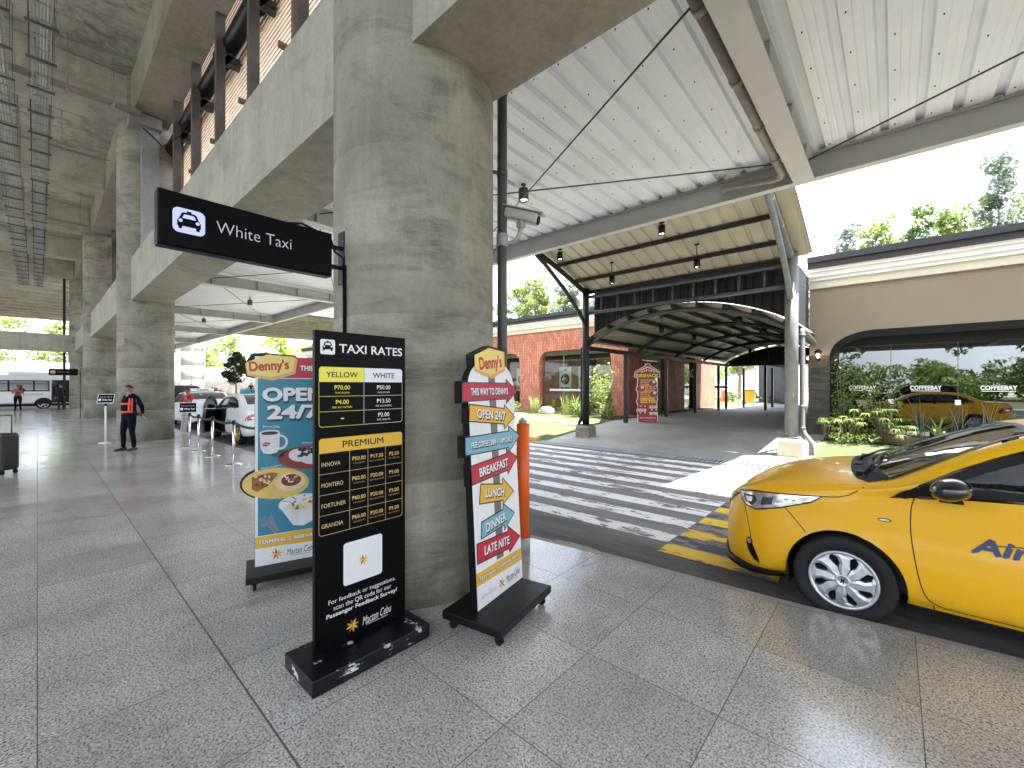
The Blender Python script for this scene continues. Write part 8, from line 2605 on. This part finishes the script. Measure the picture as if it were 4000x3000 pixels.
rock((-12.1, 15.9, .42), (.36, .26, .24), 'grey boulder on the lawn in front of the restaurant window', 5, M_ROCK)
# left: in front of the restaurant
G_L = 'plants in the restaurant bed'
bush('tall_shrub', (-9.05, 15.75, .3), 'tall leafy shrub beside the first walkway post', L_LIGHT, .62, 2.15, 900, .07, 130, 'shrub', G_L, .5, 8)
bush('tall_shrub', (-9.9, 16.1, .3), 'leafy shrub against the right edge of the restaurant window', L_MID, .5, 1.9, 560, .06, 131, 'shrub', G_L, .5, 7)
bush('low_shrub', (-8.7, 15.2, .3), 'low shrub at the foot of the first walkway post', L_LIGHT, .6, .62, 520, .07, 132, 'shrub', G_L)
bush('low_shrub', (-9.9, 15.4, .3), 'low green shrub left of the first walkway post', L_MID, .65, .6, 480, .07, 133, 'shrub', G_L)
bush('low_shrub', (-15.6, 15.8, .3), 'yellow green shrub at the left end of the lawn by the arrow board', L_YEL, .6, .8, 520, .07, 134, 'shrub', G_L)
bush('red_leaf_shrub', (-14.75, 16.2, .3), 'reddish leaved shrub in front of the brick pier', L_RED, .45, 1.15, 330, .055, 135, 'shrub', G_L)
bush('low_shrub', (-14.1, 15.8, .3), 'small green shrub under the reddish shrub', L_LIGHT, .5, .55, 380, .06, 136, 'shrub', G_L)
for i, (x, y, lb) in enumerate(((-13.1, 16.2, 'grass tuft left of the boulder before the restaurant window'), (-12.7, 15.9, 'tall grass tuft just left of the boulder'), (-10.9, 15.7, 'tall grass tuft right of the dark front post'), (-10.45, 16.0, 'grass tuft below the right hand food poster'))):
    tuft('grass_tuft', (x, y, .3), lb, L_LIGHT, 1.05, 26, .35, .018, 140 + i, G_L, 'plant', .45)
# stepping stones
for i in range(7):
    x = -8.75 - i * 1.12; y = 13.25 + i * .22 + (.1 if i % 2 else 0)
    mb = MB(); mb.box(-.42, .42, -.24, .24, -.03, .03, 0, None, .01)
    o = mb.build('stepping_stone', plain('pale_stepping_stone', (.6, .58, .54), .8, 0, .1, 4)); o.location = (x, y, land_z(y) + .03); o.rotation_euler = (0.09, 0, .12)
    tag(o, ['pale stepping stone nearest the walkway slab', 'second stepping stone from the walkway slab', 'third stepping stone from the walkway slab, by the dark post', 'stepping stone just left of the dark post', 'stepping stone in front of the boulder', 'sixth stepping stone from the walkway slab', 'last stepping stone seen beside the arrow board'][i], 'stepping stone', 'stepping stones on the lawn')
# end of the walkway: bin, barriers, planting
e = empty('wheeled_bin', (-8.05, 35.6, .28), R(20), 'yellow wheeled waste bin at the end of the walkway', 'waste bin')
mb = MB(); mb.add([(-.26, -.3, .08), (.26, -.3, .08), (.26, .3, .08), (-.26, .3, .08), (-.33, -.37, 1.0), (.33, -.37, 1.0), (.33, .37, 1.0), (-.33, .37, 1.0)], [(3, 2, 1, 0), (0, 1, 5, 4), (1, 2, 6, 5), (2, 3, 7, 6), (3, 0, 4, 7), (4, 5, 6, 7)])
mb.box(-.02, .02, -.39, -.30, .12, .95); mb.build('bin_body', plain('bin_yellow', (.75, .4, .01), .45), e)
MB().box(-.36, .36, -.41, .41, 1.002, 1.06, 0, None, .02).build('lid', M_TRIMB, e)
for x in (-.25, .25): mb = MB(); mb.tube([(x - .03, .26, .1), (x + .03, .26, .1)], .1, 14); mb.build('wheel', M_BLACKMAT, e)
for i, (x, y, rz, lb) in enumerate(((-10.9, 39.5, .5, 'orange traffic barrier nearest the yellow bin'), (-12.6, 41.5, -.3, 'orange traffic barrier farther from the yellow bin'))):
    e = empty('traffic_barrier', (x, y, .3), rz, lb, 'barrier', 'orange barriers beyond the walkway')
    mb = MB(); mb.prism([(-.25, 0), (.25, 0), (.22, .25), (.09, .45), (.07, .95), (-.07, .95), (-.09, .45), (-.22, .25)], -.6, .6, 0, None, 'y'); mb.build('barrier_body', plain('barrier_orange', (.75, .1, .02), .5), e)
bush('low_shrub', (-9.9, 38.2, .3), 'dark green shrub beside the yellow bin', L_MID, .8, 1.0, 420, .09, 150, 'shrub')
bush('low_shrub', (-11.6, 36.2, .3), 'bright shrub beyond the last walkway posts', L_LIGHT, .8, 1.9, 500, .09, 151, 'shrub')
bush('low_shrub', (-7.0, 36.9, .3), 'sparse low plants along the blue grey wall', L_DARK, 1.3, .5, 420, .07, 152, 'shrub', None, .45, 8)
for i, (y, lb) in enumerate(((14, 'dark spiky plant under the small dark tree'), (11.8, 'low dark shrub beside the sunlit column'), (17.2, 'dark spiky plant right of the small dark tree'), (19.8, 'dark shrub behind the diner board'))):
    bush('low_shrub', (-59, y, .35), lb, L_DARK, 1.0, 1.1, 380, .12, 160 + i, 'shrub', 'dark shrubs in the far planting bed')
# hedge of trees on the rear side (mirrored in the shop glass)
mb = MB(); rgh = random.Random(9)
cl = []
for i in range(230):
    x = rgh.uniform(-60, 60); y = rgh.uniform(-52, -38)
    cl.append(((x, y, rgh.uniform(.4, 3.9)), (rgh.uniform(1.5, 2.8), 2.2, rgh.uniform(1.0, 1.9))))
for x in (-9, -4, 5.5, 11): cl.append(((x, -41, 6.8), (1.3, 1.3, 1.8)))
leaves(mb, cl, 42000, .34, rgh)
tag(mb.build('rear_wood', L_MID, None, False), kind='stuff')
